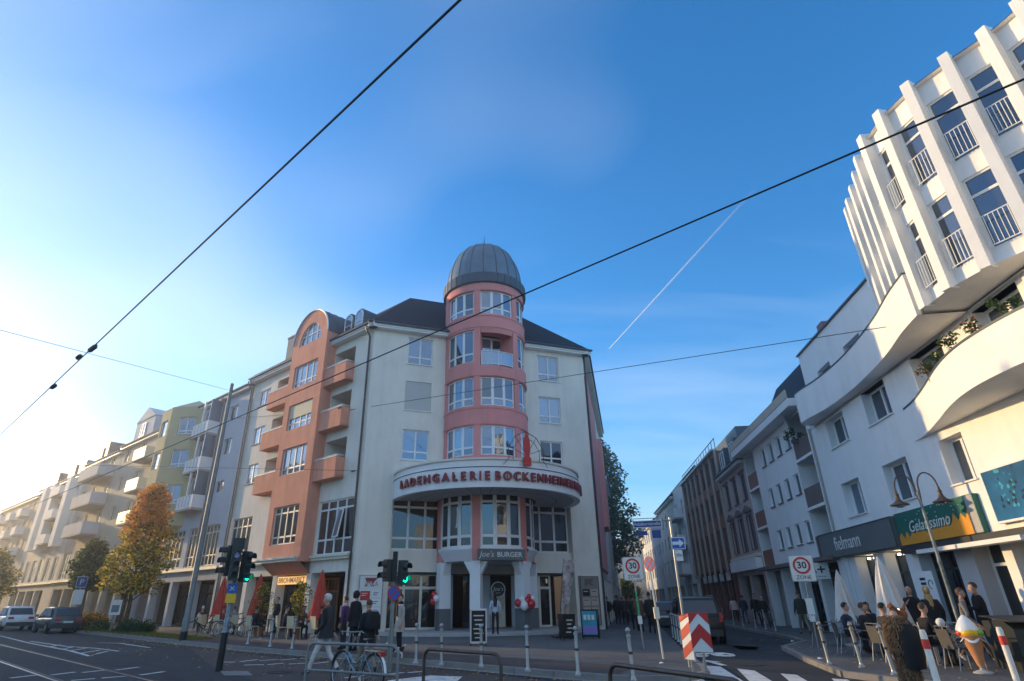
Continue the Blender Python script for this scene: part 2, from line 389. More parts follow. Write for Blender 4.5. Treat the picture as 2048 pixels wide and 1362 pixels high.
mb = MB(); mb.quad((-900, -900, 0), (900, -900, 0), (900, 900, 0), (-900, 900, 0)); struct(mb.obj('road', 'asphalt'))
def slab(name, poly, z, m, kerb=None):
    mb = MB(); mb.prism([(p[0], p[1]) for p in poly], -.05, z); o = struct(mb.obj(name, m))
    if kerb:
        for i in range(kerb[0], kerb[1]):
            a, b = Vector((poly[i][0], poly[i][1], 0)), Vector((poly[i + 1][0], poly[i + 1][1], 0)); d = (b - a); n_ = max(1, int(d.length / 1.2)); nn = Vector((d.y, -d.x, 0)).normalized() * kerb[2]
            L_ = min(n_, 36)
            for k in range(L_):
                p, q = a + d * (k / L_ + .004 / max(1, d.length)), a + d * ((k + 1) / L_ - .014 / max(.3, d.length))
                MB().prism([((p + nn * .012)[0], (p + nn * .012)[1]), ((q + nn * .012)[0], (q + nn * .012)[1]), ((q - nn * .14)[0], (q - nn * .14)[1]), ((p - nn * .14)[0], (p - nn * .14)[1])], -.03, z + .006).obj('kerb_stone', 'kerb', o)
    return o
K = [LP(-130, 5.5), LP(-60, 5.5), LP(-30, 5.7), LP(-14, 6.1), LP(-2, 6.8), LP(4, 7.0), LP(11, 6.6), LP(17, 6.7), LP(18.9, 6.6)]
SL = [(4.3, 14.1), (5.0, 14.9), (5.35, 16.2), (6.2, 20.5), (7.3, 25.2), (10.6, 39.5), (22, 89), (40, 168)]
slab('pavement', [(p.x, p.y) for p in K] + SL + [(-20, 170), (-140, 170)], .12, 'pavement', (1, 12, 1))
RK = [RP(-140, 2.3), RP(-60, 2.3), RP(-30, 2.2), RP(0, 2.7), RP(3.4, 3.1), RP(6.6, 4.9), RP(11, 5.6), RP(14.4, 6.0), RP(15.6, 5.4), RP(22, 1.0), RP(34, -8)]
slab('pavement', [(p.x, p.y) for p in RK] + [tuple(RP(34, -40).xy), tuple(RP(-140, -40).xy)], .12, 'pavement', (2, 9, -1))
# reddish cycle paving along the kerb, the pale plinth before the entrance
def sheet(name, poly, z, m):
    mb = MB(); mb.add([(p[0], p[1], z) for p in poly], [tuple(range(len(poly)))]); return struct(mb.obj(name, m))
sheet('cycle_path', [LP(-30, 5.0), LP(-2, 6.4), LP(4, 6.75), LP(18.5, 6.35), LP(18.0, 4.6), LP(4, 4.9), LP(-2, 4.5), LP(-30, 3.6)], .126, 'cycle_paving')
sheet('cycle_path', [G(380, 1296, 0), G(620, 1322, 0), G(800, 1330, 0), G(1180, 1372, 0), G(900, 1380, 0), G(560, 1380, 0), G(420, 1330, 0)], .004, 'cycle_paving')
def strip(name, pts, wd, z, m):
    mb = MB(); pts = [Vector((p[0], p[1], 0)) for p in pts]; a = []; b = []
    for i, p in enumerate(pts):
        d = (pts[min(i + 1, len(pts) - 1)] - pts[max(i - 1, 0)]).normalized(); nn = Vector((-d.y, d.x, 0)) * wd / 2; a.append(p + nn); b.append(p - nn)
    for i in range(len(pts) - 1): mb.quad((a[i].x, a[i].y, z), (b[i].x, b[i].y, z), (b[i + 1].x, b[i + 1].y, z), (a[i + 1].x, a[i + 1].y, z))
    return struct(mb.obj(name, m))
d_ = dirv(R(-46.2))
for px in ((300, 1362), (110, 1362)):
    p = G(*px); strip('tram_rail', [p - d_ * 40, p, p + d_ * 150], .075, .009, 'rail_steel')
    strip('rail_groove', [p - d_ * 40 + Vector((.08, .08, 0)), p + d_ * 150 + Vector((.08, .08, 0))], .05, .006, 'black')
strip('asphalt_bed', [G(205, 1362) - d_ * 40, G(205, 1362) + d_ * 30], 2.3, .003, 'asphalt')
# white markings read off the photograph's ground
for a, b in [((20, 1357), (72, 1351)), ((102, 1351), (150, 1345)), ((164, 1346), (210, 1341)), ((232, 1341), (277, 1335)), ((203, 1357), (252, 1353)), ((280, 1351), (328, 1344)), ((142, 1362), (190, 1358)),
             ((443, 1325), (470, 1325)), ((480, 1324), (515, 1320)), ((519, 1322), (552, 1320)), ((560, 1321), (592, 1318)), ((488, 1331), (527, 1330)), ((535, 1330), (567, 1327)), ((577, 1329), (612, 1327)), ((600, 1318), (640, 1317)), ((625, 1328), (660, 1324)),
             ((775, 1349), (808, 1346)), ((815, 1346), (845, 1344)), ((690, 1357), (725, 1352))]:
    strip('road_marking', [G(*a), G(*b)], .14, .011, 'road_paint')
for pts in [[(0, 1272), (60, 1287), (140, 1302), (180, 1313), (198, 1307), (215, 1303)], [(60, 1283), (130, 1293), (190, 1297), (238, 1303)], [(195, 1286), (240, 1287), (300, 1296)], [(100, 1294), (120, 1290)], [(122, 1299), (148, 1294)], [(140, 1302), (172, 1297)], [(160, 1307), (200, 1301)]]:
    strip('road_marking', [G(*q) for q in pts], .14, .011, 'road_paint')
for q in [[(1403, 1331), (1441, 1334), (1500, 1372), (1438, 1372)], [(1474, 1338), (1509, 1342), (1572, 1380), (1515, 1380)], [(1561, 1348), (1594, 1351), (1648, 1382), (1600, 1382)], [(1663, 1358), (1695, 1360), (1730, 1384), (1690, 1384)], [(1345, 1326), (1372, 1328), (1420, 1372), (1370, 1372)], [(775, 1362), (860, 1352), (925, 1354), (905, 1372), (780, 1376)]]:
    sheet('zebra_stripe', [G(*p) for p in q], .011, 'road_paint')
# bicycle symbol and arrow on the side street
mb = MB(); c0 = G(1420, 1311); 
for ox in (-.42, .42): mb.tube([(c0.x + ox + .3 * math.cos(t * .524), c0.y + .5 * math.sin(t * .524), .011) for t in range(12)], .035, 4, closed=True)
mb.tube([(c0.x - .42, c0.y, .011), (c0.x - .1, c0.y + .5, .011), (c0.x + .3, c0.y + .5, .011), (c0.x + .42, c0.y, .011)], .03, 4); struct(mb.obj('road_marking', 'road_paint'))
c1 = G(1424, 1325); sheet('road_marking', [(c1.x - .1, c1.y - .9), (c1.x + .1, c1.y - .9), (c1.x + .1, c1.y), (c1.x + .28, c1.y), (c1.x, c1.y + .7), (c1.x - .28, c1.y), (c1.x - .1, c1.y)], .011, 'road_paint')
strip('gutter_line', [(p.x, p.y) for p in K[1:]], .55, .005, 'kerb').location.z = 0
# mended patches and drain covers
ground_mat('asphalt_patch', (.017, .020, .025), .3, .6, 35, 1.1, .7); ground_mat('asphalt_worn', (.036, .042, .048), .3, .5, 35, .8, .7)
for pl, m_ in (([(0, 1330), (150, 1318), (330, 1345), (420, 1375), (0, 1375)], 'asphalt_patch'), ([(60, 1280), (200, 1290), (330, 1300), (300, 1312), (150, 1300)], 'asphalt_worn'), ([(1450, 1290), (1520, 1294), (1500, 1312), (1440, 1306)], 'asphalt_patch'), ([(1400, 1262), (1470, 1268), (1530, 1300), (1480, 1300)], 'asphalt_worn'), ([(1030, 1362), (1150, 1364), (1130, 1380), (1010, 1380)], 'asphalt_patch')): sheet('asphalt_patch', [G(*q) for q in pl], .0025, m_)
for x, y in ((1500, 1330), (560, 1345), (250, 1330)):
    c = G(x, y); MB().lathe([(0, .008), (.33, .008), (.33, .012), (.28, .012), (.28, .006), (0, .006)], 20, (c.x, c.y)).obj('manhole_cover', 'asphalt_worn')['kind'] = 'structure'
# utility cover near the traffic light
sheet('manhole_cover', [G(440, 1343), G(495, 1343), G(505, 1352), G(448, 1352)], .012, 'kerb')
# ================================================================ corner building with the round tower
bld = thing('corner_building', 'beige corner building with a round pink tower, zinc dome and terracotta bay', 'building', tuple(PL))
ff = frame(PL, AZ_F)
WL = [(2.12, 3.70, 14.9, 16.7), (2.10, 3.70, 11.95, 13.77), (2.08, 3.66, 9.0, 10.77)]
WR = [(10.84, 12.34, 14.8, 16.6), (10.78, 12.32, 11.92, 13.68), (10.76, 12.28, 9.3, 10.75)]
mb = MB(); holed(mb, 0, LEN_F, 0, 17.2, [h + (.16,) for h in WL + WR] + [(1.75, 12.55, -.01, 7.05, .95)]); mb.obj('wall', 'beige', ff)
for i, h in enumerate(WL + WR):
    if i == 1:
        sh = MB().box(0, h[1] - h[0], 0, .03, 0, h[3] - h[2]).obj('roller_shutter', 'blind', ff, (h[0], .06, h[2]))
        for k in range(1, 14): MB().box(.02, h[1] - h[0] - .02, -.006, .0, k * .13 - .005, k * .13 + .005).obj('slat', 'blind', sh)
    win(ff, *h, 2, (.27,), y=.10, fw=.075, gms=['glass', 'glass_pale', 'glass', 'glass'] if i in (0, 2) else (['glass', 'glass_pale'] if i < 5 else ['glass_dark', 'glass_shop']), sill='white_frame')
MB().box(-.42, LEN_F + .42, -.42, -.002, 16.92, 17.2).box(-.46, LEN_F + .46, -.48, -.42, 17.02, 17.26).obj('cornice', 'white_frame', ff)
MB().tube([(-.5, -.55, 17.2), (LEN_F + .5, -.55, 17.2)], .075, 8).obj('gutter', 'dark_zinc', ff)
# recessed first floor bays and ground floor behind the tower
UC = 7.15
MB().box(1.76, 12.54, .94, 1.0, 3.0, 7.04).box(1.76, 4.6, .25, .94, 3.06, 4.15).box(9.7, 12.54, .25, .94, 3.06, 4.15).obj('spandrel', 'beige', ff)
for u0, u1 in ((1.80, 4.65), (9.75, 12.5)):
    win(ff, u0, u1, 4.16, 7.0, 3, (.22, .80), y=.45, fw=.10, fm='white_frame', gm='glass_shop')
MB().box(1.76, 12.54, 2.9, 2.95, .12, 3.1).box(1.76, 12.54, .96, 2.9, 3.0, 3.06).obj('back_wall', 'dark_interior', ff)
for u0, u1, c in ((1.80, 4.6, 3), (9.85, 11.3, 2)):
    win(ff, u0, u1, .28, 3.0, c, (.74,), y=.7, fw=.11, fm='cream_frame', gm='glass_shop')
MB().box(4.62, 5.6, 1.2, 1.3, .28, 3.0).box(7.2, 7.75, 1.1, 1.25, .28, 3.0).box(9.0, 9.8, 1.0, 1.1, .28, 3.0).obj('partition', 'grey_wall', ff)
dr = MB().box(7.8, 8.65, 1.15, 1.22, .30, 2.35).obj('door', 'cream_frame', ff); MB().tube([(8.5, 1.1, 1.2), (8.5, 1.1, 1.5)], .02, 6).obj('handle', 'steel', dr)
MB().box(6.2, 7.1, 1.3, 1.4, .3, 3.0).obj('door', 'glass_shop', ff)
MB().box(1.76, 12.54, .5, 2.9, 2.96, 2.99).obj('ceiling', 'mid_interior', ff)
# plinth and step
mb = MB(); mb.prism([(UC + 6.3 * math.sin(a), .9 - 4.6 * math.cos(a)) for a in [R(-88 + i * 11) for i in range(17)]] + [(UC + 6.3, 2.9), (UC - 6.3, 2.9)], .0, .27); mb.obj('plinth', 'plinth', ff)
# --- tower
TC = (UC, 0); RT = 2.6
tw = [(R(c - 24.5), R(c + 24.5)) for c in (-58, 0, 58)]
rowsz = [(8.99, 10.72), (11.86, 13.66), (14.6, 16.75), (17.81, 19.46)]
hs = []
for j, (z0, z1) in enumerate(rowsz):
    for i, (a, b) in enumerate(tw):
        hs.append((a, b, 14.35, 16.85, 1.25) if (j == 2 and i == 1) else (a, b, z0, z1, .17))
mb = MB(); holed(mb, R(-120), R(120), 7.0, 20.3, hs, cyl(*TC, RT), du=R(4)); mb.obj('tower', 'rose', ff, smooth=25)
for z in (8.86, 10.80, 11.74, 13.74, 16.93, 17.70, 19.54): MB().lathe([(RT - .01, z - .05), (RT + .035, z - .05), (RT + .035, z + .03), (RT - .01, z + .03)], 60, TC, a0=R(-205), a1=R(25)).obj('string_course', 'rose', ff, smooth=30)
for j, (z0, z1) in enumerate(rowsz):
    for i, (a, b) in enumerate(tw):
        if j == 2 and i == 1: continue
        cwin(ff, *TC, RT, a, b, z0, z1, 3, (.27,), fw=.085, gms=['glass', 'glass_pale', 'glass', 'glass', 'glass_dark'][(i * 2 + j) % 4:] )
# loggia on the fourth floor
win(ff, UC - .95, UC + .95, 14.38, 16.7, 2, (), y=-1.33, fw=.09, gms=['glass_pale', 'glass_dark'])
MB().lathe([(RT - .1, 16.55), (RT + .0, 16.86)], 10, TC, a0=R(-90 - 24), a1=R(-90 + 24)).obj('loggia_lintel', 'rose', ff)
rl = MB()
for z in (14.46, 15.28): rl.tube([cyl(*TC, RT - .03)(R(-23 + i * 4.6), 0, z) for i in range(11)], .028, 6)
for i in range(0, 11, 5): rl.tube([cyl(*TC, RT - .03)(R(-23 + i * 4.6), 0, 14.36), cyl(*TC, RT - .03)(R(-23 + i * 4.6), 0, 15.3)], .025, 6)
rl = rl.obj('railing', 'white_frame', ff)
MB().loft([[cyl(*TC, RT - .04)(R(-22.5 + i * 4.5), 0, z) for i in range(11)] for z in (14.5, 15.24)], caps=False, closed=False).obj('infill_panel', 'glass_pale', rl)
# --- dome
mb = MB(); mb.lathe([(2.62, 20.02), (2.76, 20.06), (2.76, 20.74), (2.68, 20.8), (2.5, 20.85)], 48, TC); bd = mb.obj('dome_band', 'dark_zinc', ff, smooth=30)
for k in range(36):
    a = 2 * math.pi * k / 36; MB().box(-.018, .018, -.03, .03, 20.07, 20.75).obj('seam', 'dark_zinc', bd, (TC[0] + 2.765 * math.cos(a), TC[1] + 2.765 * math.sin(a), 0), a)
prof = [(2.52 * math.cos(t) ** .82 if t < 1.5 else .06, 20.82 + 3.42 * math.sin(t)) for t in [i * 1.5608 / 14 for i in range(15)]]
dm = MB().lathe(prof, 48, TC).obj('dome', 'zinc', ff, smooth=40)
for k in range(18):
    a = 2 * math.pi * (k + .5) / 18; MB().tube([(TC[0] + (r + .012) * math.cos(a), TC[1] + (r + .012) * math.sin(a), z) for r, z in prof[:-1]], .026, 5).obj('standing_seam', 'dark_zinc', dm)
MB().lathe([(.16, 24.2), (.10, 24.32), (.05, 24.45), (.14, 24.6), (.05, 24.72), (.03, 24.9), (.015, 25.45)], 12, TC).obj('finial', 'dark_zinc', ff, smooth=40)
# --- first floor drum of the tower with tall white windows
RB = 2.78
mb = MB(); holed(mb, R(-112), R(112), 3.5, 7.05, [(a, b, 3.5 - .01, 6.98, .2) for a, b in tw], cyl(*TC, RB), du=R(4)); mb.obj('tower_drum', 'rose', ff, smooth=25)
for i, (a, b) in enumerate(tw):
    cwin(ff, *TC, RB, a, b, 4.16, 6.97, 3, (.2, .82), inset=.06, fw=.11, gms=['glass_shop', 'glass_dark', 'glass_shop'])
    MB().loft([[cyl(*TC, r)(a + (b - a) * k / 8, 0, z) for k in range(9)] for r, z in ((2.35, 3.48), (2.5, 3.52), (2.86, 4.06), (2.86, 4.15), (2.6, 4.155))], caps=False, closed=False).obj('window_apron', 'white_paint', ff)
MB().lathe([(2.9, 6.98), (2.98, 7.0), (2.98, 7.08), (2.6, 7.1)], 48, TC).obj('drum_ring', 'black', ff)
MB().lathe([(.05, 3.47), (2.7, 3.47)], 32, TC).obj('entrance_soffit', 'soffit', ff)
for th in (-82, -30, 30, 82):
    p = cyl(*TC, 2.52)(R(th), 0, 0)
    cl = MB().box(-.27, .27, -.3, .3, 1.27, 3.5).extr([(-.27, 3.48), (-.62, 3.48), (-.27, 2.85)], -.2, .2).extr([(.27, 3.48), (.27, 2.85), (.62, 3.48)], -.2, .2).obj('column', 'white_paint', ff, (p[0], p[1], 0), R(th))
    MB().box(-.285, .285, -.315, .315, .12, 1.27).obj('column_base', 'grey_paint', cl)
# --- canopy with lettering
RC = 5.4
A0c, A1c = R(-90 - 97), R(-90 + 97)
cn_ = MB().lathe([(RC - .35, 6.76), (RC, 6.72), (RC, 7.72), (RC - .06, 7.74), (RC - .06, 8.06), (RC - .02, 8.08), (RC - .02, 8.16), (RC - .2, 8.16), (2.6, 8.3)], 72, TC, a0=A0c, a1=A1c).obj('canopy', 'white_paint', ff, smooth=30)
MB().lathe([(RC + .004, 7.70), (RC + .02, 7.70), (RC + .02, 7.74), (RC + .004, 7.74)], 72, TC, a0=A0c, a1=A1c).obj('canopy_trim', 'dark_steel', cn_)
MB().lathe([(RC - .01, 8.09), (RC + .03, 8.09), (RC + .03, 8.19), (RC - .03, 8.19)], 72, TC, a0=A0c, a1=A1c).obj('canopy_coping', 'cream_frame', cn_)
for k in range(26):
    for r0, r1 in ((2.9, 4.05), (4.09, 5.06)):
        a = -96 + k * 7.4
        MB().add([cyl(*TC, r0)(R(a + .15), 0, 6.77), cyl(*TC, r1)(R(a + .15), 0, 6.77), cyl(*TC, r1)(R(a + 7.25), 0, 6.77), cyl(*TC, r0)(R(a + 7.25), 0, 6.77)], [(0, 1, 2, 3)]).obj('soffit_panel', 'soffit', cn_)
MB().lathe([(2.7, 6.80), (RC - .05, 6.80)], 60, TC, a0=A0c, a1=A1c).obj('soffit_backing', 'dark_interior', cn_)
for w_, a0, a1 in (('LADENGALERIE', -72.7, -17.5), ('BOCKENHEIMER', -12, 38.5), ('WARTE', 45, 66)):
    wd = [{'I': .45, 'L': .85, 'M': 1.2, 'W': 1.25, 'N': 1.1, 'G': 1.1, 'O': 1.15, 'D': 1.05, 'A': 1.05, 'E': .9}.get(c, 1.0) for c in w_]; pos_ = [sum(wd[:i]) + wd[i] / 2 for i in range(len(wd))]
    for i, ch in enumerate(w_):
        a = R(a0 + (a1 - a0) * (pos_[i] - pos_[0]) / (pos_[-1] - pos_[0])); p = cyl(*TC, RC + .09)(a, 0, 7.24)
        text('letter', ch, .58, 'red_letter', cn_, p, a, .05, bold=.018)
        MB().box(-.012, .012, 0, .09, -.1, .1).obj('letter_bracket', 'dark_steel', cn_, p, a)
# --- emblem on the canopy: red tower figure in a wire fan
ea = R(4); p = Vector(cyl(*TC, RC - .02)(ea, 0, 8.1))
em = MB(); prof_ = [(-.2, -.3), (.2, -.3), (.2, .1), (.13, .14), (.13, .35), (.17, .4), (.17, 1.0), (.0, 1.42), (-.17, 1.0), (-.17, .4), (-.13, .35), (-.13, .14), (-.2, .1)]
em.extr(prof_, -.1, .0); eo = em.obj('emblem', 'red', ff, tuple(p + Vector((.1 * math.sin(ea), -.12, 0))), ea)
fan = MB(); P5 = [(-.98, -.02), (-.98, .62), (-.6, 1.2), (0, 1.5), (.6, 1.2), (.98, .62), (.98, -.02)]
fan.tube([(x, .03, z) for x, z in P5], .02, 5); fan.tube([(x * .76, .03, z * .80) for x, z in P5], .016, 5)
for x, z in P5[1:-1]: fan.tube([(0, .03, .25), (x, .03, z)], .014, 5)
fan.tube([(-1.3, .03, -.3), (-.98, .03, 0)], .016, 5); fan.tube([(.98, .03, 0), (1.2, .03, -.3)], .016, 5)
fan.obj('emblem_frame', 'dark_steel', eo)
# --- gf: notice boards flank the entrance, they stand against the wall
merge(ff, bld)
# ---------------- long left front with the terracotta bay
lf = frame(PL, AZ_L); U0, U1 = -14.6, 0.0
h0 = [(-13.5, -11.9, 14.85, 16.05), (-13.5, -11.9, 11.95, 13.2), (-13.5, -12.0, 9.15, 10.5)]
log = [(-3.95, -1.8, z, z + 2.35, 1.5) for z in (8.15, 11.1, 14.0)] + [(-11.0, -8.15, z, z + 2.3, 1.5) for z in (8.2, 11.1, 14.0)]
fw1 = [(-3.85, -.5, 4.0, 6.92), (-14.3, -11.6, 4.0, 6.88)]
arc = [(-14.2, -11.45), (-11.0, -7.95), (-7.5, -4.35), (-3.9, -.75)]
mb = MB(); holed(mb, U0, U1, 0, 17.2, [h + (.15,) for h in h0 + fw1] + log + [(a, b, -.01, 3.1, .6) for a, b in arc]); mb.obj('wall', 'beige', lf)
for h in h0: win(lf, *h, 2, (), y=.08, fw=.07, gms=['glass_pale', 'glass'], sill='concrete')
win(lf, *fw1[0], 4, (.27, .83), y=.08, fw=.08, gm='glass_dark', sill='cream_frame')
win(lf, *fw1[1], 4, (.2, .8), y=.08, fw=.07, fm='cream_frame', gm='glass_dark')
# an opened sash in the big window
so = win(lf, -2.2, -1.35, 4.85, 6.35, 1, (), y=-.12, fw=.05, gm='glass_pale'); so.rotation_euler = (R(-9), 0, R(-16))
for (a, b, z, t, d) in log:
    MB().box(a, b, 1.46, 1.5, z, t).obj('loggia_wall', 'grey_wall' if z < 9 else 'terracotta', lf)
    win(lf, a + .5, a + 1.9, z + .05, z + 2.0, 2, (), y=1.38, fw=.08, gm='glass_dark')
for (a, b, zs) in ((-4.0, -1.78, (8.05, 11.05, 13.95)), (-11.0, -8.1, (8.1, 11.05, 13.95))):
    for z in zs:
        bc = MB().box(a, b, -.62, -.5, z, z + 1.18).box(a if a < -5 else b - .12, (a if a < -5 else b - .12) + .12, -.5, 0, z, z + 1.18).box(a, b, -.5, 0, z, z + .14).obj('balcony', 'terracotta', lf)
        MB().tube([(a + .05, -.56, z + 1.3), (b - .05, -.56, z + 1.3), (b - .05, -.05, z + 1.3)] if a > -5 else [(b, -.56, z + 1.3), (a + .05, -.56, z + 1.3), (a + .05, -.05, z + 1.3)], .025, 6).box(a - .02, b + .02, -.65, -.47, z + 1.18, z + 1.215).obj('handrail', 'white_frame', bc)
# terracotta bay
BA, BB, BY = -8.1, -4.0, -.8; bc_ = (BA + BB) / 2
bw = [(-7.5, -4.72, 14.6, 16.15), (-7.5, -4.72, 11.7, 13.4), (-7.5, -4.72, 8.8, 10.5), (-7.5, -4.72, 4.7, 6.9)]
mb = MB(); holed(mb, BA, BB, 3.7, 16.9, [h + (.2,) for h in bw], lambda u, y, z: (u, BY + y, z))
mb.quad((BB, BY, 3.7), (BB, 0, 3.7), (BB, 0, 17.9), (BB, BY, 17.9)); mb.quad((BA, 0, 3.7), (BA, BY, 3.7), (BA, BY, 17.9), (BA, 0, 17.9)); mb.quad((BA, BY, 3.7), (BA, 0, 3.1), (BB, 0, 3.1), (BB, BY, 3.7))
oa, ia = [], []
hw = (BB - BA) / 2; AC = 17.9
for k in range(21):
    t = math.pi * k / 20; oa.append((bc_ - hw * math.cos(t), AC + hw * math.sin(t))); ia.append((bc_ - 1.3 * math.cos(t), 17.62 + 1.42 * math.sin(t)))
oa = [(BA, 16.9)] + oa + [(BB, 16.9)]; ia = [(bc_ - 1.3, 17.6)] + ia + [(bc_ + 1.3, 17.6)]
for k in range(len(oa) - 1):
    mb.quad((oa[k][0], BY, oa[k][1]), (ia[k][0], BY, ia[k][1]), (ia[k + 1][0], BY, ia[k + 1][1]), (oa[k + 1][0], BY, oa[k + 1][1]))
    mb.quad((ia[k][0], BY, ia[k][1]), (ia[k][0], BY + .2, ia[k][1]), (ia[k + 1][0], BY + .2, ia[k + 1][1]), (ia[k + 1][0], BY, ia[k + 1][1]))
mb.quad((BA, BY, 16.9), (BB, BY, 16.9), (bc_ + 1.3, BY, 17.6), (bc_ - 1.3, BY, 17.6))
mb.box(BA + .2, BB - .2, 0, .05, 3.1, 3.7)
bay = mb.obj('bay', 'terracotta', lf)
for i, h in enumerate(bw):
    win(lf, *h, 4, (.2, .82) if i == 3 else (.25,), y=BY + .13, fw=.075, fm='cream_frame' if i == 3 else 'white_frame', gms=['glass_dark'] if i == 3 else ['glass_pale', 'glass_pale', 'glass'], sill='cream_frame')
sb = MB().box(0, 2.66, 0, .03, .72, 1.6).obj('roller_shutter', 'blind_beige', lf, (-7.44, BY + .09, 11.75))
# arched window: frame bars and panes
fr_ = MB().tube([(x, BY + .15, z) for x, z in ia], .05, 6).box(bc_ - 1.3, bc_ + 1.3, BY + .1, BY + .2, 17.58, 17.68)
for x in (-.65, 0, .65): fr_.box(bc_ + x - .035, bc_ + x + .035, BY + .1, BY + .19, 17.6, 17.62 + 1.42 * math.sqrt(max(0, 1 - (x / 1.3) ** 2)))
fr_.box(bc_ - 1.15, bc_ + 1.15, BY + .11, BY + .18, 18.25, 18.32); ao = fr_.obj('arched_window', 'white_frame', lf)
xs = [-1.3, -.65, 0, .65, 1.3]
for a, b in zip(xs, xs[1:]):
    pts = [(bc_ + a + (b - a) * k / 6) for k in range(7)]
    MB().extr([(bc_ + a, 17.6), (bc_ + b, 17.6)] + [(x, 17.62 + 1.40 * math.sqrt(max(0.0001, 1 - ((x - bc_) / 1.3) ** 2))) for x in pts[::-1]], BY + .15, BY + .16).obj('pane', 'glass_pale', ao)
MB().loft([[(x, y, z) for x, z in [(bc_ - (hw + .07) * math.cos(math.pi * k / 20), AC + (hw + .07) * math.sin(math.pi * k / 20)) for k in range(21)]] for y in (BY - .05, 4.6)], caps=False, closed=False).obj('barrel_roof', 'dark_zinc', lf, smooth=40)
for k in range(9):
    y = BY + .5 + k * .55; MB().tube([(bc_ - (hw + .08) * math.cos(math.pi * q / 16), y, AC + (hw + .08) * math.sin(math.pi * q / 16)) for q in range(17)], .02, 4).obj('standing_seam', 'dark_zinc', lf)
MB().tube([(bc_ - (hw + .05) * math.cos(math.pi * k / 20), BY - .04, AC + (hw + .05) * math.sin(math.pi * k / 20)) for k in range(21)], .05, 6).obj('arch_coping', 'white_frame', lf)
mb = MB()
for a, b, y0 in ((-9.2, -4.2, BY - .28), (-3.9, -.35, -.3)):
    mb.box(a, b, y0, y0 + .5, 3.86, 3.98); mb.box(a + .05, b - .05, y0 + .08, y0 + .5, 3.72, 3.86)
mb.box(-14.6, -8.3, -.28, -.002, 3.74, 3.95); mb.obj('ledge', 'cream_frame', lf)
MB().box(U0, .42, -.42, -.002, 16.92, 17.2).box(U0, .46, -.48, -.42, 17.02, 17.26).obj('cornice', 'white_frame', lf)
MB().tube([(U0, -.55, 17.2), (.5, -.55, 17.2)], .075, 8).obj('gutter', 'dark_zinc', lf)
MB().tube([(-.3, -.5, 17.15), (-.3, -.35, 16.8), (-.3, -.1, 16.5), (-.3, -.1, .1)], .06, 8).obj('downpipe', 'dark_steel', lf)
for u in (-14.75, -14.45): MB().tube([(u, -.5, 17.1), (u, -.12, 16.4), (u, -.12, .1)], .055, 8).obj('downpipe', 'pole_grey', lf)
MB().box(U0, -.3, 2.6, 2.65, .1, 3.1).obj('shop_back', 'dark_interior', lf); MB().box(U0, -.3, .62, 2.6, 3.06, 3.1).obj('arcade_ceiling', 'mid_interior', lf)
for i, (a, b) in enumerate(arc):
    win(lf, a, b, .15, 2.95, 3, (.74,), y=2.2, fw=.09, fm='wood' if i in (2, 3) else 'dark_steel', gm='glass_shop')
# snow guard along the eaves
mb = MB(); mb.tube([(U0, -.2, 17.62), (.3, -.2, 17.62)], .015, 4); mb.tube([(U0, -.2, 17.5), (.3, -.2, 17.5)], .015, 4)
for k in range(26): mb.tube([(U0 + k * .58, -.2, 17.3), (U0 + k * .58, -.2, 17.65)], .012, 4)
mb.obj('snow_guard', 'dark_zinc', lf)
# dormer pair with round heads
for dx in (-3.35, -2.2):
    hw2 = .52; d = MB()
    d.loft([[(dx - hw2, y, 17.3)] + [(dx - hw2 * math.cos(math.pi * k / 12), y, 18.75 + hw2 * math.sin(math.pi * k / 12)) for k in range(13)] + [(dx + hw2, y, 17.3)] for y in (.35, 4.0)], caps=True)
    dd = d.obj('dormer', 'dark_zinc', lf, smooth=30)
    q = [(dx - .38, 17.55)] + [(dx - .38 * math.cos(math.pi * k / 10), 18.75 + .38 * math.sin(math.pi * k / 10)) for k in range(11)] + [(dx + .38, 17.55)]
    MB().extr(q[::-1], .30, .33).obj('pane', 'glass_pale', dd)
    MB().tube([(x, .30, z) for x, z in q], .05, 6, closed=True).box(dx - .38, dx + .38, .28, .33, 18.3, 18.36).obj('frame', 'white_frame', dd)
merge(lf, bld)
# ---------------- right flank towards the side street
sf = frame(PR, AZ_S)
mb = MB(); holed(mb, 0, 22, 0, 17.2, [(2 + 3.6 * k, 3.4 + 3.6 * k, z, z + 1.6, .15) for k in range(5) for z in (9.1, 12, 14.9)] + [(1 + 3.6 * k, 4 + 3.6 * k, .3, 3.0, .3) for k in range(5)]); mb.obj('wall', 'beige', sf)
for k in range(5):
    for z in (9.1, 12, 14.9): win(sf, 2 + 3.6 * k, 3.4 + 3.6 * k, z, z + 1.6, 2, (), y=.1)
    win(sf, 1 + 3.6 * k, 4 + 3.6 * k, .3, 3.0, 2, (.75,), y=.2, fm='dark_steel', gm='glass_shop')
MB().box(.3, 9.5, -.14, -.002, 3.4, 15.6).obj('bay', 'rose', sf)
MB().box(12, 16, -.4, -.002, 7.0, 14.2).obj('bay', 'rose', sf)
MB().box(-.42, 22, -.42, -.002, 16.92, 17.2).obj('cornice', 'white_frame', sf)
MB().tube([(.1, -.1, 16.9), (.1, -.1, .1)], .06, 8).obj('downpipe', 'dark_steel', sf)
merge(sf, bld)
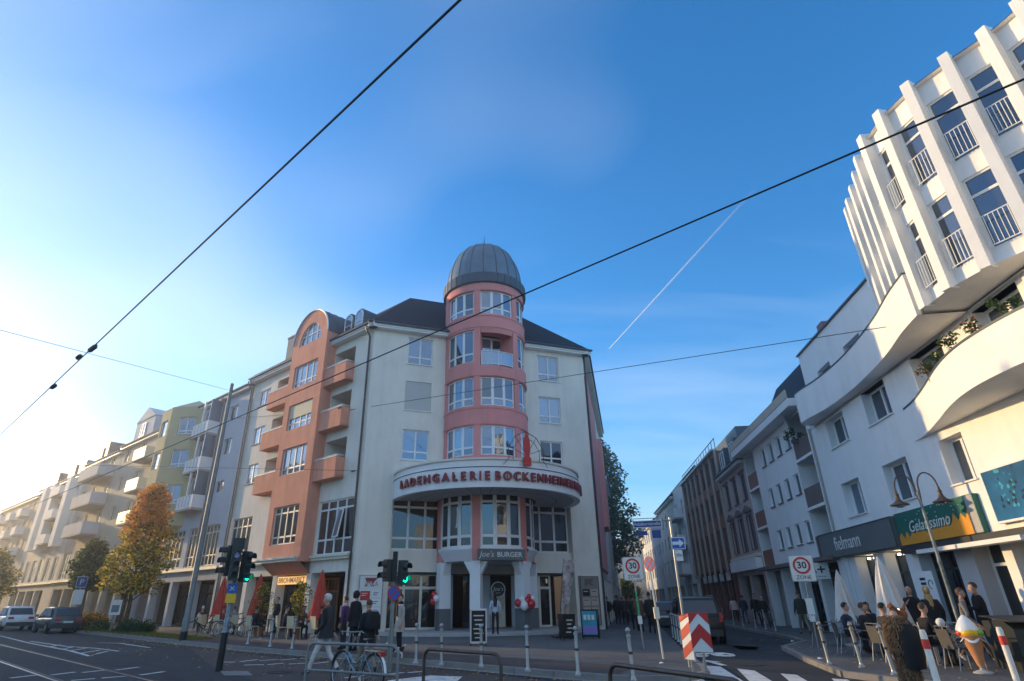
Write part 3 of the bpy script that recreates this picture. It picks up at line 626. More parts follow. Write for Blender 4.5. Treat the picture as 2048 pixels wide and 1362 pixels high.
# ---------------- roof
e = .55
EL = PL + dirv(R(11.15) + math.pi) * (e / math.sin(R(60.15))); ER = PR + dirv(R(312.15) + math.pi) * (e / math.sin(R(60.85)))
HL = PL + dirv(R(11.15)) * (5.2 / math.sin(R(60.15))); HR = PR + dirv(R(312.15)) * (5.2 / math.sin(R(60.85)))
LE = LP(-14.6, e); LH = LP(-14.6, -5.2); SE = PR + dirv(AZ_S) * 22 + dirv(AZ_S + math.pi / 2) * e; SH = PR + dirv(AZ_S) * 22 - dirv(AZ_S + math.pi / 2) * 5.2
ZE, ZR = 17.24, 22.4
def q3(p, z): return (p.x - PL.x, p.y - PL.y, z)
BK = LP(-14.6, -10.5); BS = SH - dirv(AZ_S + math.pi / 2) * 5
mb = MB()
mb.quad(q3(EL, ZE), q3(ER, ZE), q3(HR, ZR), q3(HL, ZR)); mb.quad(q3(LE, ZE), q3(EL, ZE), q3(HL, ZR), q3(LH, ZR)); mb.quad(q3(ER, ZE), q3(SE, ZE), q3(SH, ZR), q3(HR, ZR))
mb.quad(q3(LH, ZR), q3(HL, ZR), q3(HL + Vector((2, 9, 0)), ZE), q3(BK, ZE)); mb.quad(q3(HR, ZR), q3(SH, ZR), q3(BS, ZE), q3(HR + Vector((-3, 9, 0)), ZE)); mb.quad(q3(HL, ZR), q3(HR, ZR), q3(HR + Vector((-3, 9, 0)), ZE), q3(HL + Vector((2, 9, 0)), ZE))
rf = mb.obj('roof', 'slate', bld)
ch_ = MB().box(-.5, .5, -.4, .4, 18, 20.6).box(-.55, .55, -.45, .45, 20.6, 20.75)
p = LP(-12.3, -1.6); ch_.obj('chimney', 'dark_zinc', rf, (p.x - PL.x, p.y - PL.y, 0), R(-41)); 
mb = MB(); mb.tube([(0, -.2, 17.62), (LEN_F, -.2, 17.62)], .015, 4); mb.tube([(0, -.2, 17.5), (LEN_F, -.2, 17.5)], .015, 4)
for k in range(25): mb.tube([(k * .58, -.2, 17.3), (k * .58, -.2, 17.65)], .012, 4)
mb.obj('snow_guard', 'dark_zinc', rf, (0, 0, 0), math.pi / 2 - AZ_F)
# ================================================================ houses of the left row
def house(name, label, org, u_az, u0, u1, zt, wallm, wins, deep=(), roofm='slate', roof_h=3.4, roof_d=5.0, depth=11, eave=.4, fm='white_frame', shop=None, cornice=None, sillm=None, gms=('glass_dark', 'glass', 'glass_dark'), shopz=3.1, shopy=2.2):
    b = thing(name, label, 'building', tuple(org + dirv(u_az) * u0)); f = frame(org, u_az)
    mb = MB(); holed(mb, u0, u1, 0, zt, [tuple(w_[:4]) + (.15,) for w_ in wins] + list(deep) + [(a, c, -.01, shopz, .5) for a, c in (shop or [])])
    mb.quad((u0, depth, 0), (u0, 0, 0), (u0, 0, zt), (u0, depth, zt)); mb.quad((u1, 0, 0), (u1, depth, 0), (u1, depth, zt), (u1, 0, zt)); mb.quad((u1, depth, 0), (u0, depth, 0), (u0, depth, zt), (u1, depth, zt))
    mb.obj('wall', wallm, f)
    for i, w_ in enumerate(wins):
        win(f, *w_[:4], w_[4] if len(w_) > 4 else 2, w_[5] if len(w_) > 5 else (), y=.09, fm=fm, gms=w_[6] if len(w_) > 6 else [gms[i % len(gms)], gms[(i * 7 // 3) % len(gms)]], sill=sillm)
    for d in deep: MB().box(d[0], d[1], d[4] - .03, d[4], d[2], d[3]).obj('loggia_wall', wallm, f)
    for d in deep: win(f, d[0] + .3, min(d[1] - .2, d[0] + 1.9), d[2] + .1, d[2] + 2.0, 2, (), y=d[4] - .1, gm='glass_dark')
    if roof_h:
        rm = MB(); rm.quad((u0, -eave, zt + .06), (u1, -eave, zt + .06), (u1, roof_d, zt + roof_h), (u0, roof_d, zt + roof_h)); rm.quad((u0, roof_d, zt + roof_h), (u1, roof_d, zt + roof_h), (u1, depth + eave, zt + .06), (u0, depth + eave, zt + .06))
        rm.add([(u0, -eave, zt + .06), (u0, roof_d, zt + roof_h), (u0, depth + eave, zt + .06)], [(0, 1, 2)]); rm.add([(u1, -eave, zt + .06), (u1, roof_d, zt + roof_h), (u1, depth + eave, zt + .06)], [(2, 1, 0)])
        rm.obj('roof', roofm, f)
        MB().tube([(u0, -eave - .06, zt + .02), (u1, -eave - .06, zt + .02)], .07, 6).obj('gutter', 'dark_zinc', f)
        MB().box(u0, u1, -eave + .03, -.002, zt - .22, zt - .01).obj('cornice', 'white_frame', f)
    else: MB().box(u0, u1, 0, depth, zt, zt + .1).obj('roof', roofm, f)
    if shop:
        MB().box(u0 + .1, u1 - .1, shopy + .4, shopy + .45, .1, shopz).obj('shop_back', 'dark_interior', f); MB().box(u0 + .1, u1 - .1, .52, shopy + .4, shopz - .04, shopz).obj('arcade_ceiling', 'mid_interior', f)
        for a, c in shop: win(f, a, c, .15, shopz - .12, max(1, round((c - a) / 1.2)), (.76,), y=shopy, fw=.08, fm='dark_steel', gm='glass_shop')
    if cornice: MB().box(u0, u1, -.3, -.002, cornice, cornice + .2).obj('ledge', 'cream_frame', f)
    return b, f
def balc(f, a, b, z, p, m, h=1.1, railm=None, sides=True):
    bc = MB().box(a, b, -p, -.002, z - .16, z).obj('balcony', 'concrete', f)
    k = MB().box(a, b, -p, -p + .09, z + .002, z + h)
    if sides: k.box(a, a + .09, -p + .092, -.002, z + .002, z + h).box(b - .09, b, -p + .092, -.002, z + .002, z + h)
    k.obj('parapet', m, bc)
    if railm: MB().tube([(a, -p + .04, z + h + .1), (b, -p + .04, z + h + .1)], .025, 5).obj('handrail', railm, bc)
    return bc
def shops(u0, u1, step, w_): 
    n = int((u1 - u0) / step); return [(u0 + .25 + k * step + (step - w_) / 2, u0 + .25 + k * step + (step + w_) / 2) for k in range(n)]
FZ = (9.1, 11.95, 14.85)
# grey-blue house with glazed balconies and the yellow bay
b2, f2 = house('bay_house', 'grey-blue house with stacked white balconies and an angular mustard bay', PL, AZ_L, -30, -14.9, 16.9, 'grey_wall',
    [(-18.05, -16.75, 14.75, 15.85), (-18.05, -16.8, 11.95, 13.2), (-18.1, -16.8, 9.1, 9.95)] +
    [(-18.4, -16.1, 4.05, 6.78, 4, (.25, .82), ['glass_dark']), (-21.0, -19.2, 4.05, 6.78, 3, (.25, .82), ['glass_dark']), (-24.9, -21.8, 4.05, 6.78, 4, (.25, .82), ['glass_dark']), (-28.6, -25.8, 4.05, 6.78, 4, (.25, .82), ['glass_dark'])],
    deep=[(-22.4, -19.7, z, z + 2.3, 1.2) for z in (8.2, 11.1, 14.0)], fm='cream_frame', shop=shops(-30, -14.9, 3.65, 3.2), cornice=3.75)
for z in (8.2, 11.1, 14.0):
    bc = balc(f2, -22.5, -19.6, z, .9, 'white_wall', .95)
    for k in range(5): MB().box(-22.4 + k * .56, -22.38 + k * .56, -.93, -.9, z + .1, z + .9).obj('joint_bar', 'concrete', bc)
    MB().box(-19.68, -19.6, -.9, -.02, z + .95, z + 2.7).obj('glass_screen', 'glass_pale', bc); MB().box(-20.9, -20.75, -.92, -.8, z + .95, z + 2.72).obj('post', 'white_frame', bc)
mb = MB(); yb = [(-22.6, 0), (-25.2, -1.8), (-27.2, -1.8), (-27.2, 0)]
def ob(u, y, z):   # oblique face of the bay
    t = u; d = Vector((-2.6, -1.8)); L_ = d.length; n2 = Vector((-1.8, 2.6)) / L_
    return (-22.6 - 2.6 * (L_ - t) / L_ + n2.x * -y * -1, -1.8 * (L_ - t) / L_ + n2.y * y, z)
LO = math.hypot(2.6, 1.8); oh = [(.85, 2.35, z, z + 1.5, .2) for z in (8.9, 11.8, 14.6)]
holed(mb, 0, LO, 7.2, 17.0, oh, ob)
fh = [(-26.9, -25.6, z, z + 1.4, .15) for z in (8.9, 11.8, 14.6)]
holed(mb, -27.2, -25.2, 7.2, 17.0, fh, lambda u, y, z: (u, -1.8 + y, z)); mb.quad((-27.2, 0, 7.2), (-27.2, -1.8, 7.2), (-27.2, -1.8, 17), (-27.2, 0, 17)); mb.add([(a, b, 7.2) for a, b in yb], [(0, 1, 2, 3)])
mb.add([(a, b, 17.0) for a, b in yb] + [(-24.6, .0, 17.9)], [(0, 1, 4), (1, 2, 4), (2, 3, 4)]); mb.add([(a, b, 7.2) for a, b in yb] + [(-25, 0, 6.3)], [(1, 0, 4), (2, 1, 4), (3, 2, 4)])
mb.obj('bay', 'yellow_wall', f2)
ang = math.atan2(1.8, 2.6)
for h in oh:
    p = ob(h[0], .12, h[2]); win(f2, 0, h[1] - h[0], 0, 1.5, 2, (.2,), M=Matrix.Translation(p) @ Matrix.Rotation(ang, 4, 'Z'), fw=.08, gms=['glass', 'glass', 'glass', 'glass_pale'], sill='white_frame')
for h in fh: win(f2, *h[:4], 1, (), y=-1.7, gm='glass_pale')
MB().tube([(-19.15, -.45, 16.9), (-19.15, -.1, 16.2), (-19.15, -.1, 3.9)], .055, 6).obj('downpipe', 'pole_grey', f2)
merge(f2, b2)
# taupe house with cream balconies and a tall white dormer
def fl(us, zs, h, **k): return [(a, b, z, z + h) for a, b in us for z in zs]
b3, f3 = house('dormer_house', 'taupe house with cream balconies and a tall pale boxy dormer', PL, AZ_L, -41.5, -30.1, 16.5, 'taupe_wall', fl([(-31.6, -30.6), (-36.4, -35.2), (-40.6, -39.4)], FZ, 1.4) + [(-40.9 + 3.6 * k, -38.1 + 3.6 * k, 4.05, 6.7, 4, (.25,), ['glass_dark']) for k in range(3)], fm='cream_frame', shop=shops(-41.5, -30.1, 3.65, 3.2), cornice=3.75)
for z in (8.2, 11.1, 14.0): balc(f3, -34.9, -32.0, z, 1.0, 'cream_frame', 1.0)
dm_ = MB().box(-40.5, -35.5, .3, 6.5, 16.5, 19.0).extr([(-40.6, 19.0), (-35.4, 19.0), (-37.9, 20.3)], .2, 6.5).obj('dormer', 'grey_wall', f3)
win(f3, -38.8, -37.5, 17.2, 18.6, 2, (), y=.2)
merge(f3, b3)
b4, f4 = house('balcony_house', 'pale house with three broad balconies behind the autumn tree', PL, AZ_L, -53, -41.6, 16.2, 'taupe_wall', fl([(-52, -50.8), (-48.6, -47.4), (-44.6, -43.4)], FZ, 1.4) + [(-52.3 + 3.7 * k, -49.6 + 3.7 * k, 4.05, 6.7, 3, (.25,), ['glass_dark']) for k in range(3)], fm='cream_frame', shop=shops(-53, -41.6, 3.65, 3.2), cornice=3.75, roofm='dark_zinc')
for z in (8.1, 11.0, 13.9): balc(f4, -49.3, -43.0, z, 1.5, 'grey_wall', 1.1)
MB().box(-52.2, -48.5, .4, 5, 16.3, 18.6).obj('dormer', 'dark_zinc', f4); win(f4, -51.2, -50.0, 16.8, 18.1, 2, (), y=.3)
merge(f4, b4)
b5, f5 = house('fin_house', 'pale house with two tall bright vertical fins down its front', PL, AZ_L, -71, -53.1, 15.5, 'beige', fl([(-70 + 2.9 * k, -68.9 + 2.9 * k) for k in range(6)], (8.9, 11.6, 13.7), 1.3) + [(-70.3 + 2.9 * k, -68.6 + 2.9 * k, 4.05, 6.5, 2, (), ['glass_dark']) for k in range(6)], fm='cream_frame', shop=shops(-71, -53.1, 3.6, 3.1), cornice=3.7, roofm='dark_zinc')
for u in (-66.3, -62.4, -56.2): MB().box(u, u + 1.5, -.9, -.003, 7.6, 15.2).obj('fin', 'white_wall', f5)
for z in (8.1, 10.9, 13.6): balc(f5, -60.6, -57.6, z, 1.1, 'white_wall', 1.0)
for u in (-68, -61, -57): MB().box(u - 1.3, u + 1.3, .4, 5, 15.6, 17.6).obj('dormer', 'dark_zinc', f5)
merge(f5, b5)
for nm, lb, ua, ub, zt, wm_, n_ in (('row_house', 'far pale house beyond the fins with small lit balconies', -92, -71.1, 15.0, 'taupe_wall', 7), ('row_house', 'farthest hazy house at the left edge of the row', -135, -92.1, 14.6, 'grey_wall', 13)):
    st = (ub - ua) / n_
    bb, fb = house(nm, lb, PL, AZ_L, ua, ub, zt, wm_, fl([(ua + st * k + .8, ua + st * k + 2.0) for k in range(n_)], (4.4, 8.2, 10.8, 13.2), 1.4), fm='cream_frame', shop=shops(ua, ub, 3.5, 3.0), cornice=3.6)
    for k in range(1, n_, 2):
        for z in (7.7, 10.3, 12.7): balc(fb, ua + st * k + .3, ua + st * k + 2.6, z, 1.0, 'white_wall', 1.0)
    merge(fb, bb)
# ================================================================ right-hand side of the side street
wb = thing('curved_white_building', 'white corner building with sweeping curved balconies and finned upper floors', 'building', tuple(A0))
rf_ = frame(A0, AZ_R)
w1 = [(2.6, 4.3, 4.8, 6.2), (6.36, 8.1, 4.8, 6.2), (10.14, 11.34, 4.8, 6.2), (14.2, 16.2, 4.7, 6.2)]
w2 = [(2.65, 4.48, 7.77, 9.05), (6.37, 8.2, 7.78, 9.1), (10.1, 11.9, 7.75, 9.1), (13.6, 15.4, 7.7, 9.1)]
mb = MB(); holed(mb, .95, 24, 0, 9.25, [h + (.42,) for h in w1 + w2] + [(1.3, 23.8, -.01, 3.25, .8)]); mb.obj('wall', 'white_wall', rf_)
for i, h in enumerate(w1 + w2): win(rf_, *h, 2, (), y=.32, fw=.09, gms=['glass_dark', 'glass'] if i % 3 else ['glass', 'glass_dark'], sill='white_frame')
def ribbon(path, z0, z1, th, name, m, f, soffit=True, cop=True):
    P = [Vector((a, -b, 0)) for a, b in path]; S_ = []
    for i in range(len(P) - 1):      # Catmull-Rom
        p0, p1, p2, p3 = P[max(0, i - 1)], P[i], P[i + 1], P[min(len(P) - 1, i + 2)]
        for k in range(6):
            t = k / 6; S_.append(.5 * ((2 * p1) + (p2 - p0) * t + (2 * p0 - 5 * p1 + 4 * p2 - p3) * t * t + (3 * p1 - p0 - 3 * p2 + p3) * t ** 3))
    S_.append(P[-1]); mb = MB(); inn = []
    for i, p in enumerate(S_):
        d = (S_[min(i + 1, len(S_) - 1)] - S_[max(0, i - 1)]).normalized(); inn.append(p + Vector((-d.y, d.x, 0)) * th)
    rings = [[(p.x, p.y, z0), (q.x, q.y, z0), (q.x, q.y, z1), (p.x, p.y, z1)] for p, q in zip(S_, inn)]
    mb.loft(rings); o = mb.obj(name, m, f, smooth=35)
    if soffit:
        mb = MB()
        for a, b in zip(S_, S_[1:]):
            mb.quad((a.x, a.y, z0 + .01), (a.x, max(.0, a.y), z0 + .01), (b.x, max(.0, b.y), z0 + .01), (b.x, b.y, z0 + .01))
        mb.obj('soffit', m, o)
    if cop:
        MB().loft([[(p.x + (p.x - q.x) * .15, p.y + (p.y - q.y) * .15, z1 + .003), (q.x, q.y, z1 + .003), (q.x, q.y, z1 + .06), (p.x + (p.x - q.x) * .15, p.y + (p.y - q.y) * .15, z1 + .06)] for p, q in zip(S_, inn)]).obj('coping', 'dark_zinc', o)
    return o
UPB = [(1.5, 0), (1.62, .5), (2.0, .78), (2.7, .78), (4.4, .52), (6.5, .46), (8.6, .6), (10.5, .85), (12.2, 1.2), (13.5, 1.38)]
ribbon(UPB, 9.2, 10.6, .14, 'curved_parapet', 'white_wall', rf_)
LOB = [(8.9, 0), (10.0, .2), (11.4, .6), (13.3, 1.2), (14.7, 1.45), (16, 1.42), (17.2, 1.2), (19, .7), (21, 0)]
ribbon(LOB, 6.5, 7.65, .14, 'curved_balcony', 'white_wall', rf_)
# set-back third floor with slot windows
h3 = [(3.0, 4.4, 10.9, 11.4), (5.9, 7.4, 10.9, 11.4)]
mb = MB(); holed(mb, 1.4, 10.2, 9.2, 12.85, [h + (.3,) for h in h3], lambda u, y, z: (u, y + .1, z)); mb.quad((1.4, 7, 9.2), (1.4, .1, 9.2), (1.4, .1, 12.85), (1.4, 7, 12.85)); mb.box(.95, 24, .0, 8, 9.1, 9.2); mb.obj('upper_wall', 'white_wall', rf_)
for h in h3: MB().box(h[0], h[1], .35, .37, h[2], h[3]).obj('slot_window', 'glass_dark', rf_)
MB().box(1.35, 10.2, .02, .3, 12.85, 12.93).obj('coping', 'dark_zinc', rf_)
MB().box(1.6, 9.5, 2.0, 8, 12.8, 14.4).obj('roof_house', 'dark_zinc', rf_)
# finned upper storeys on a bowed plan
FIN = [(9.8, .12), (10.4, .3), (11.2, .5), (12.0, .72), (12.85, 1.0), (13.85, 1.27), (14.9, 1.22), (15.95, .9), (16.85, .33), (17.6, -.25), (18.4, -.6), (19.3, -1.1), (20.3, -1.7)]
ZB, ZT = 9.3, 15.6
mbw = MB(); fin_o = None
sp = []
for i, ((a, b), (c, d)) in enumerate(zip(FIN, FIN[1:])):
    p, q = Vector((a, -b, 0)), Vector((c, -d, 0)); dv = (q - p); L_ = dv.length; ex = dv / L_; ny = Vector((-ex.y, ex.x, 0))
    mp_ = lambda u, y, z, p=p, ex=ex, ny=ny: tuple(p + ex * u + ny * (y + .16) + Vector((0, 0, z)))
    hh = [(.16, L_ - .14, z, z + 2.25, .08) for z in (ZB + .45, ZB + 3.3)]
    holed(mbw, 0, L_, ZB, ZT, hh, mp_); sp.append((p, ex, ny, L_, hh))
    mbw.quad(tuple(p + Vector((0, 0, ZB))), tuple(q + Vector((0, 0, ZB))), (q.x, 8, ZB), (p.x, 8, ZB)); mbw.quad(tuple(p + Vector((0, 0, ZT))), tuple(q + Vector((0, 0, ZT))), (q.x, 8, ZT), (p.x, 8, ZT))
mbw.quad((9.8, 8, ZB), (9.8, -.12, ZB), (9.8, -.12, ZT), (9.8, 8, ZT))
mbw.obj('upper_storeys', 'white_wall', rf_)
for p, ex, ny, L_, hh in sp:
    rotz = math.atan2(ex.y, ex.x)
    for h in hh:
        o_ = p + ex * h[0] + ny * .2 + Vector((0, 0, h[2])); win(rf_, 0, h[1] - h[0], 0, 2.25, 1, (.74,), M=Matrix.Translation(o_) @ Matrix.Rotation(rotz, 4, 'Z'), fw=.065, gms=['glass_dark', 'glass_dark'])
        rl = MB(); w_ = h[1] - h[0]
        for z in (.05, .92): rl.tube([(0, 0, z), (w_, 0, z)], .016, 5)
        for k in range(7): rl.tube([(w_ * (k + .5) / 7, 0, .05), (w_ * (k + .5) / 7, 0, .92)], .011, 5)
        ro = rl.obj('railing', 'white_frame', rf_); ro.matrix_basis = Matrix.Translation(p + ex * h[0] + ny * .03 + Vector((0, 0, h[2]))) @ Matrix.Rotation(rotz, 4, 'Z')
    fo = MB().box(-.13, .13, -.14, .17, ZB - .05, ZT + .22).obj('fin', 'white_wall', rf_); fo.matrix_basis = Matrix.Translation(p) @ Matrix.Rotation(rotz, 4, 'Z')
    MB().box(.13, L_ - .13, .06, .3, ZT + .003, ZT + .08).obj('coping', 'dark_zinc', rf_).matrix_basis = Matrix.Translation(p) @ Matrix.Rotation(rotz, 4, 'Z')
MB().tube([(16.6, -.2, 7.0), (16.6, -.2, 9.3)], .16, 14).obj('column', 'white_wall', rf_)
MB().tube([(.9, -.08, 9.2), (.9, -.08, 3.3)], .055, 8).obj('downpipe', 'concrete', rf_)
# ground floor: piers, shop windows, fascia
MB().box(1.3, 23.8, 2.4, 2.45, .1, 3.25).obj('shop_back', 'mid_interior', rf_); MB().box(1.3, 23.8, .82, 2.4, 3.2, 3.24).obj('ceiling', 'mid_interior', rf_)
for a, b, m in ((1.32, 2.0, 'white_wall'), (3.7, 4.5, 'white_wall'), (6.1, 6.9, 'white_wall'), (9.0, 9.9, 'grey_wall'), (11.2, 11.6, 'white_wall'), (13.3, 13.6, 'white_frame')): MB().box(a, b, .02, .7, .1, 3.22).obj('pier', m, rf_)
mat('warm_room', (.50, .36, .20), .9, .3, 1.2)
for a, b, c in ((2.0, 3.7, 1), (4.5, 6.1, 1), (6.9, 9.0, 2), (9.9, 11.2, 1), (11.6, 13.3, 2), (13.6, 17.5, 2), (17.6, 21, 2)):
    win(rf_, a, b, .35 if a < 13 else .95, 3.15, c, (.76,) if a < 13 else (), y=.45, fw=.07, fm='dark_steel' if a < 9 else 'white_frame', gms=['glass_shop'] if a > 9 else None, gm='shop_warm' if False else 'glass_shop')
for a, b in ((2.05, 3.65), (4.55, 6.05), (6.95, 8.2)): MB().box(a, b, .52, .56, .5, 2.4).obj('display_panel', 'warm_room', rf_)
for a in (2.4, 2.9, 3.3, 4.9, 5.3, 5.7): MB().lathe([(.0, 3.1), (.06, 3.1), (.05, 3.16)], 8, (a, .42)).obj('spotlight', 'warm_bulb', rf_)
MB().box(13.6, 21, -.02, .4, .1, .93).obj('shop_base', 'cream_frame', rf_)
MB().box(6.6, 17.0, -.32, -.003, 3.02, 3.26).obj('fascia', 'dark_steel', rf_); MB().box(8.3, 13.2, -.7, -.33, 2.92, 3.04).obj('awning_box', 'white_frame', rf_); MB().box(14.4, 18, -.6, -.33, 3.0, 3.1).obj('awning_box', 'white_frame', rf_)
merge(rf_, wb)
# white flats with loggias
b6, f6 = house('white_flats', 'white block of flats with loggias and four small windows on each floor', A0, AZ_R, -10.9, .9, 10.6, 'white_wall',
    [(-7.15 + k * 1.48, -6.4 + k * 1.48, z, z + 1.05, 1, ()) for k in range(4) for z in (4.22, 6.6, 9.0)], deep=[(-1.75, .45, z, z + 2.3, 1.4) for z in (3.45, 5.78, 8.2)] + [(-10.75, -8.65, z, z + 2.3, 1.4) for z in (3.45, 5.78, 8.2)],
    gms=('glass_shop', 'glass_dark'), shop=[(-10.6, -8.0), (-7.6, -5.4), (-5.0, -2.6), (-2.2, .2)], roof_h=4.7, roof_d=3.2, eave=-.7, depth=10, shopz=3.2, shopy=1.2, sillm='dark_stone')
for z in (3.45, 5.78, 8.2):
    for a, b in ((-1.75, .45), (-10.75, -8.65)):
        bc = MB().box(a, b, .03, .1, z + .01, z + .95).obj('parapet', 'brown_panel' if a < -5 else 'dark_stone', f6); MB().box(a - .02, b + .02, -.06, .2, z - .14, z).obj('slab', 'white_wall', bc)
MB().box(-10.9, .9, -.75, .35, 10.45, 10.85).obj('eaves_soffit', 'white_wall', f6); MB().box(-10.9, .9, -.78, -.7, 10.86, 11.3).obj('roof_parapet', 'taupe_wall', f6)
sd_ = MB().lathe([(.0, -.1), (.3, -.07), (.5, .02)], 20).obj('satellite_dish', 'white_frame', f6, (-1.2, -.25, 10.1)); sd_.rotation_euler = (R(100), 0, R(-20))
ch_ = MB().box(-1.3, -.6, 2.6, 3.3, 11, 15.7).obj('chimney', 'brown_panel', f6)
MB().box(-10.6, .6, -.5, -.003, 3.22, 3.4).obj('fascia', 'dark_stone', f6)
merge(f6, b6)
# old pink stone house
b7, f7 = house('old_stone_house', 'old pinkish stone house with tall windows and carved heads', A0, AZ_R, -18, -11, 10.4, 'pink_stone',
    [(u, u + 1.15, z, z + h) for u in (-17.2, -14.9, -12.6) for z, h in ((4.65, 2.2), (7.85, 1.75))], roofm='slate', roof_h=3.2, roof_d=2.0, shop=[(-17.6, -14.8), (-14.3, -11.4)], fm='dark_stone', gms=('glass_dark', 'glass_shop'), sillm='dark_stone', cornice=4.15)
for u in (-17.2, -14.9, -12.6):
    MB().extr([(u - .2, 7.0), (u + 1.35, 7.0), (u + 1.35, 7.12), (u + .575, 7.45), (u - .2, 7.12)], -.2, -.003).obj('window_head', 'dark_stone', f7)
    MB().box(u - .12, u + 1.27, -.1, -.003, 9.65, 9.8).obj('window_head', 'dark_stone', f7)
    MB().box(u - .08, u, -.06, -.002, 4.65, 6.85).box(u + 1.15, u + 1.23, -.06, -.002, 4.65, 6.85).obj('surround', 'dark_stone', f7)
for u in (-16.6, -13.6): MB().box(u, u + 1.6, -.1, 2.5, 10.7, 12.2).obj('dormer', 'dark_zinc', f7); win(f7, u + .2, u + 1.4, 10.8, 12.0, 2, (), y=-.18, gm='glass')
MB().box(-17.9, -11.1, -.42, -.003, 3.4, 4.1).obj('shop_fascia', 'white_wall', f7)
merge(f7, b7)
# brown panelled building with vertical bars
b8 = thing('brown_panel_building', 'brown panelled building with pale vertical bars and a railed roof terrace', 'building', tuple(RP(-34, 0))); f8 = frame(A0, AZ_R)
hb = [(-33.6 + 2.26 * k, -31.9 + 2.26 * k, z, z + 1.9) for k in range(7) for z in (4.9, 7.8, 10.5)]
mb = MB(); holed(mb, -34, -18.1, 3.85, 12.7, [h + (.12,) for h in hb]); mb.quad((-34, 10, 3.85), (-34, 0, 3.85), (-34, 0, 12.7), (-34, 10, 12.7)); mb.box(-34, -18.1, .3, 10, 12.6, 12.7); mb.box(-34, -18.1, .1, 10, 3.8, 3.9); mb.quad((-18.1, 0, 3.85), (-18.1, 10, 3.85), (-18.1, 10, 12.7), (-18.1, 0, 12.7)); mb.obj('wall', 'brown_panel', f8)
for i, h in enumerate(hb): win(f8, *h, 1, (), y=.06, fw=.06, fm='brown_panel', gm='glass_dark')
for k in range(8): MB().box(-33.92 + 2.26 * k, -33.78 + 2.26 * k, -.16, -.003, 3.5, 12.75).obj('vertical_bar', 'pale_bar', f8)
for k in range(8): MB().box(-33.9 + 2.2 * k, -33.55 + 2.2 * k, .3, .65, .1, 3.85).obj('column', 'brown_panel', f8)
MB().box(-34, -18.1, 2.6, 2.7, .1, 3.85).obj('shop_back', 'dark_interior', f8)
rl = MB(); rl.tube([(-34, .1, 13.75), (-18.1, .1, 13.75)], .035, 5)
for k in range(15): rl.tube([(-33.9 + k * 1.12, .1, 12.7), (-33.9 + k * 1.12, .1, 13.75)], .03, 5)
rl.obj('railing', 'dark_steel', f8); MB().box(-33, -20, 2.5, 8, 12.7, 15.2).obj('penthouse', 'dark_zinc', f8)
MB().box(-34.2, -18.0, -.32, .2, 12.72, 12.86).obj('roof_edge', 'cream_frame', f8)
for k, u in enumerate((-31.5, -29.3, -27.1, -24.6, -22.2)): MB().box(u, u + 1.2, .15, .25, 3.0, 3.6).obj('shop_sign', 'warm_sign' if k < 2 and 'warm_sign' in MATS else 'plate', f8)
merge(f8, b8)
specs = [('grey_balcony_house', 'pale narrow house with white balcony boxes past the brown panels', -41, -34.1, 13.3, 'white_wall', 0), ('gabled_house', 'cream house with a steep hipped roof past the white balconies', -56, -41.1, 12.8, 'beige', 3.6), ('street_house', 'grey house far down the right of the side street', -76, -56.1, 12.2, 'grey_wall', 3.2), ('street_house', 'last beige house far down the right of the side street', -140, -76.1, 11.5, 'beige', 3.2)]
for nm, lb, ua, ub, zt, wm_, rh in specs:
    n_ = int((ub - ua) / 2.7); st = (ub - ua) / n_
    bb, fb = house(nm, lb, A0, AZ_R, ua, ub, zt, wm_, [(ua + st * k + .6, ua + st * k + 1.8, z, z + 1.5) for k in range(n_) for z in (4.6, 7.4, 10.1)], roof_h=rh, roof_d=3, shop=shops(ua, ub, 3.4, 2.9))
    if nm.startswith('grey'):
        for z in (4.1, 7.0, 9.8): balc(fb, ua + .5, ub - 2.2, z, .9, 'white_wall', 1.0)
    merge(fb, bb)
# houses closing the view: left side of the side street and its far end
f9o = PR + dirv(AZ_S) * 22.2
for nm, lb, a, b, zt, wm_ in (('street_house', 'beige house on the left side street beyond the corner building', 0, 14, 13, 'taupe_wall'), ('street_house', 'pale house further along the left of the side street', 14.1, 40, 12, 'white_wall')):
    n_ = int((b - a) / 2.8); st = (b - a) / n_
    bb, fb = house(nm, lb, f9o, AZ_S, a, b, zt, wm_, [(a + st * k + .7, a + st * k + 1.9, z, z + 1.5) for k in range(n_) for z in (4.6, 7.4, 10.0)], shop=shops(a, b, 3.4, 2.9)); merge(fb, bb)
def gable(label, c, az, w_, zt, gh, wm_, dep=12, rows=(4.5, 7.3, 10)):
    b = thing('gabled_house', label, 'building', (c.x, c.y, 0), facing(az))
    ws = [(-w_ / 2 + .7 + 2.2 * k, -w_ / 2 + 1.8 + 2.2 * k, z, z + 1.5) for k in range(int(w_ / 2.3)) for z in rows if z + 1.5 < zt]
    mb = MB(); holed(mb, -w_ / 2, w_ / 2, 0, zt, [h + (.15,) for h in ws]); mb.extr([(-w_ / 2, zt), (w_ / 2, zt), (0, zt + gh)], .0, dep); mb.quad((w_ / 2, 0, 0), (w_ / 2, dep, 0), (w_ / 2, dep, zt), (w_ / 2, 0, zt)); mb.quad((-w_ / 2, dep, 0), (-w_ / 2, 0, 0), (-w_ / 2, 0, zt), (-w_ / 2, dep, zt)); mb.obj('wall', wm_, b)
    rm = MB(); rm.quad((-w_ / 2 - .3, -.3, zt - .2), (0, -.3, zt + gh + .1), (0, dep, zt + gh + .1), (-w_ / 2 - .3, dep, zt - .2)); rm.quad((0, -.3, zt + gh + .1), (w_ / 2 + .3, -.3, zt - .2), (w_ / 2 + .3, dep, zt - .2), (0, dep, zt + gh + .1)); rm.obj('roof', 'slate', b)
    for h in ws: win(b, *h, 2, (), y=.08)
mat('ochre_wall', (.60, .42, .16), .9, .08, .4, streak=.15)
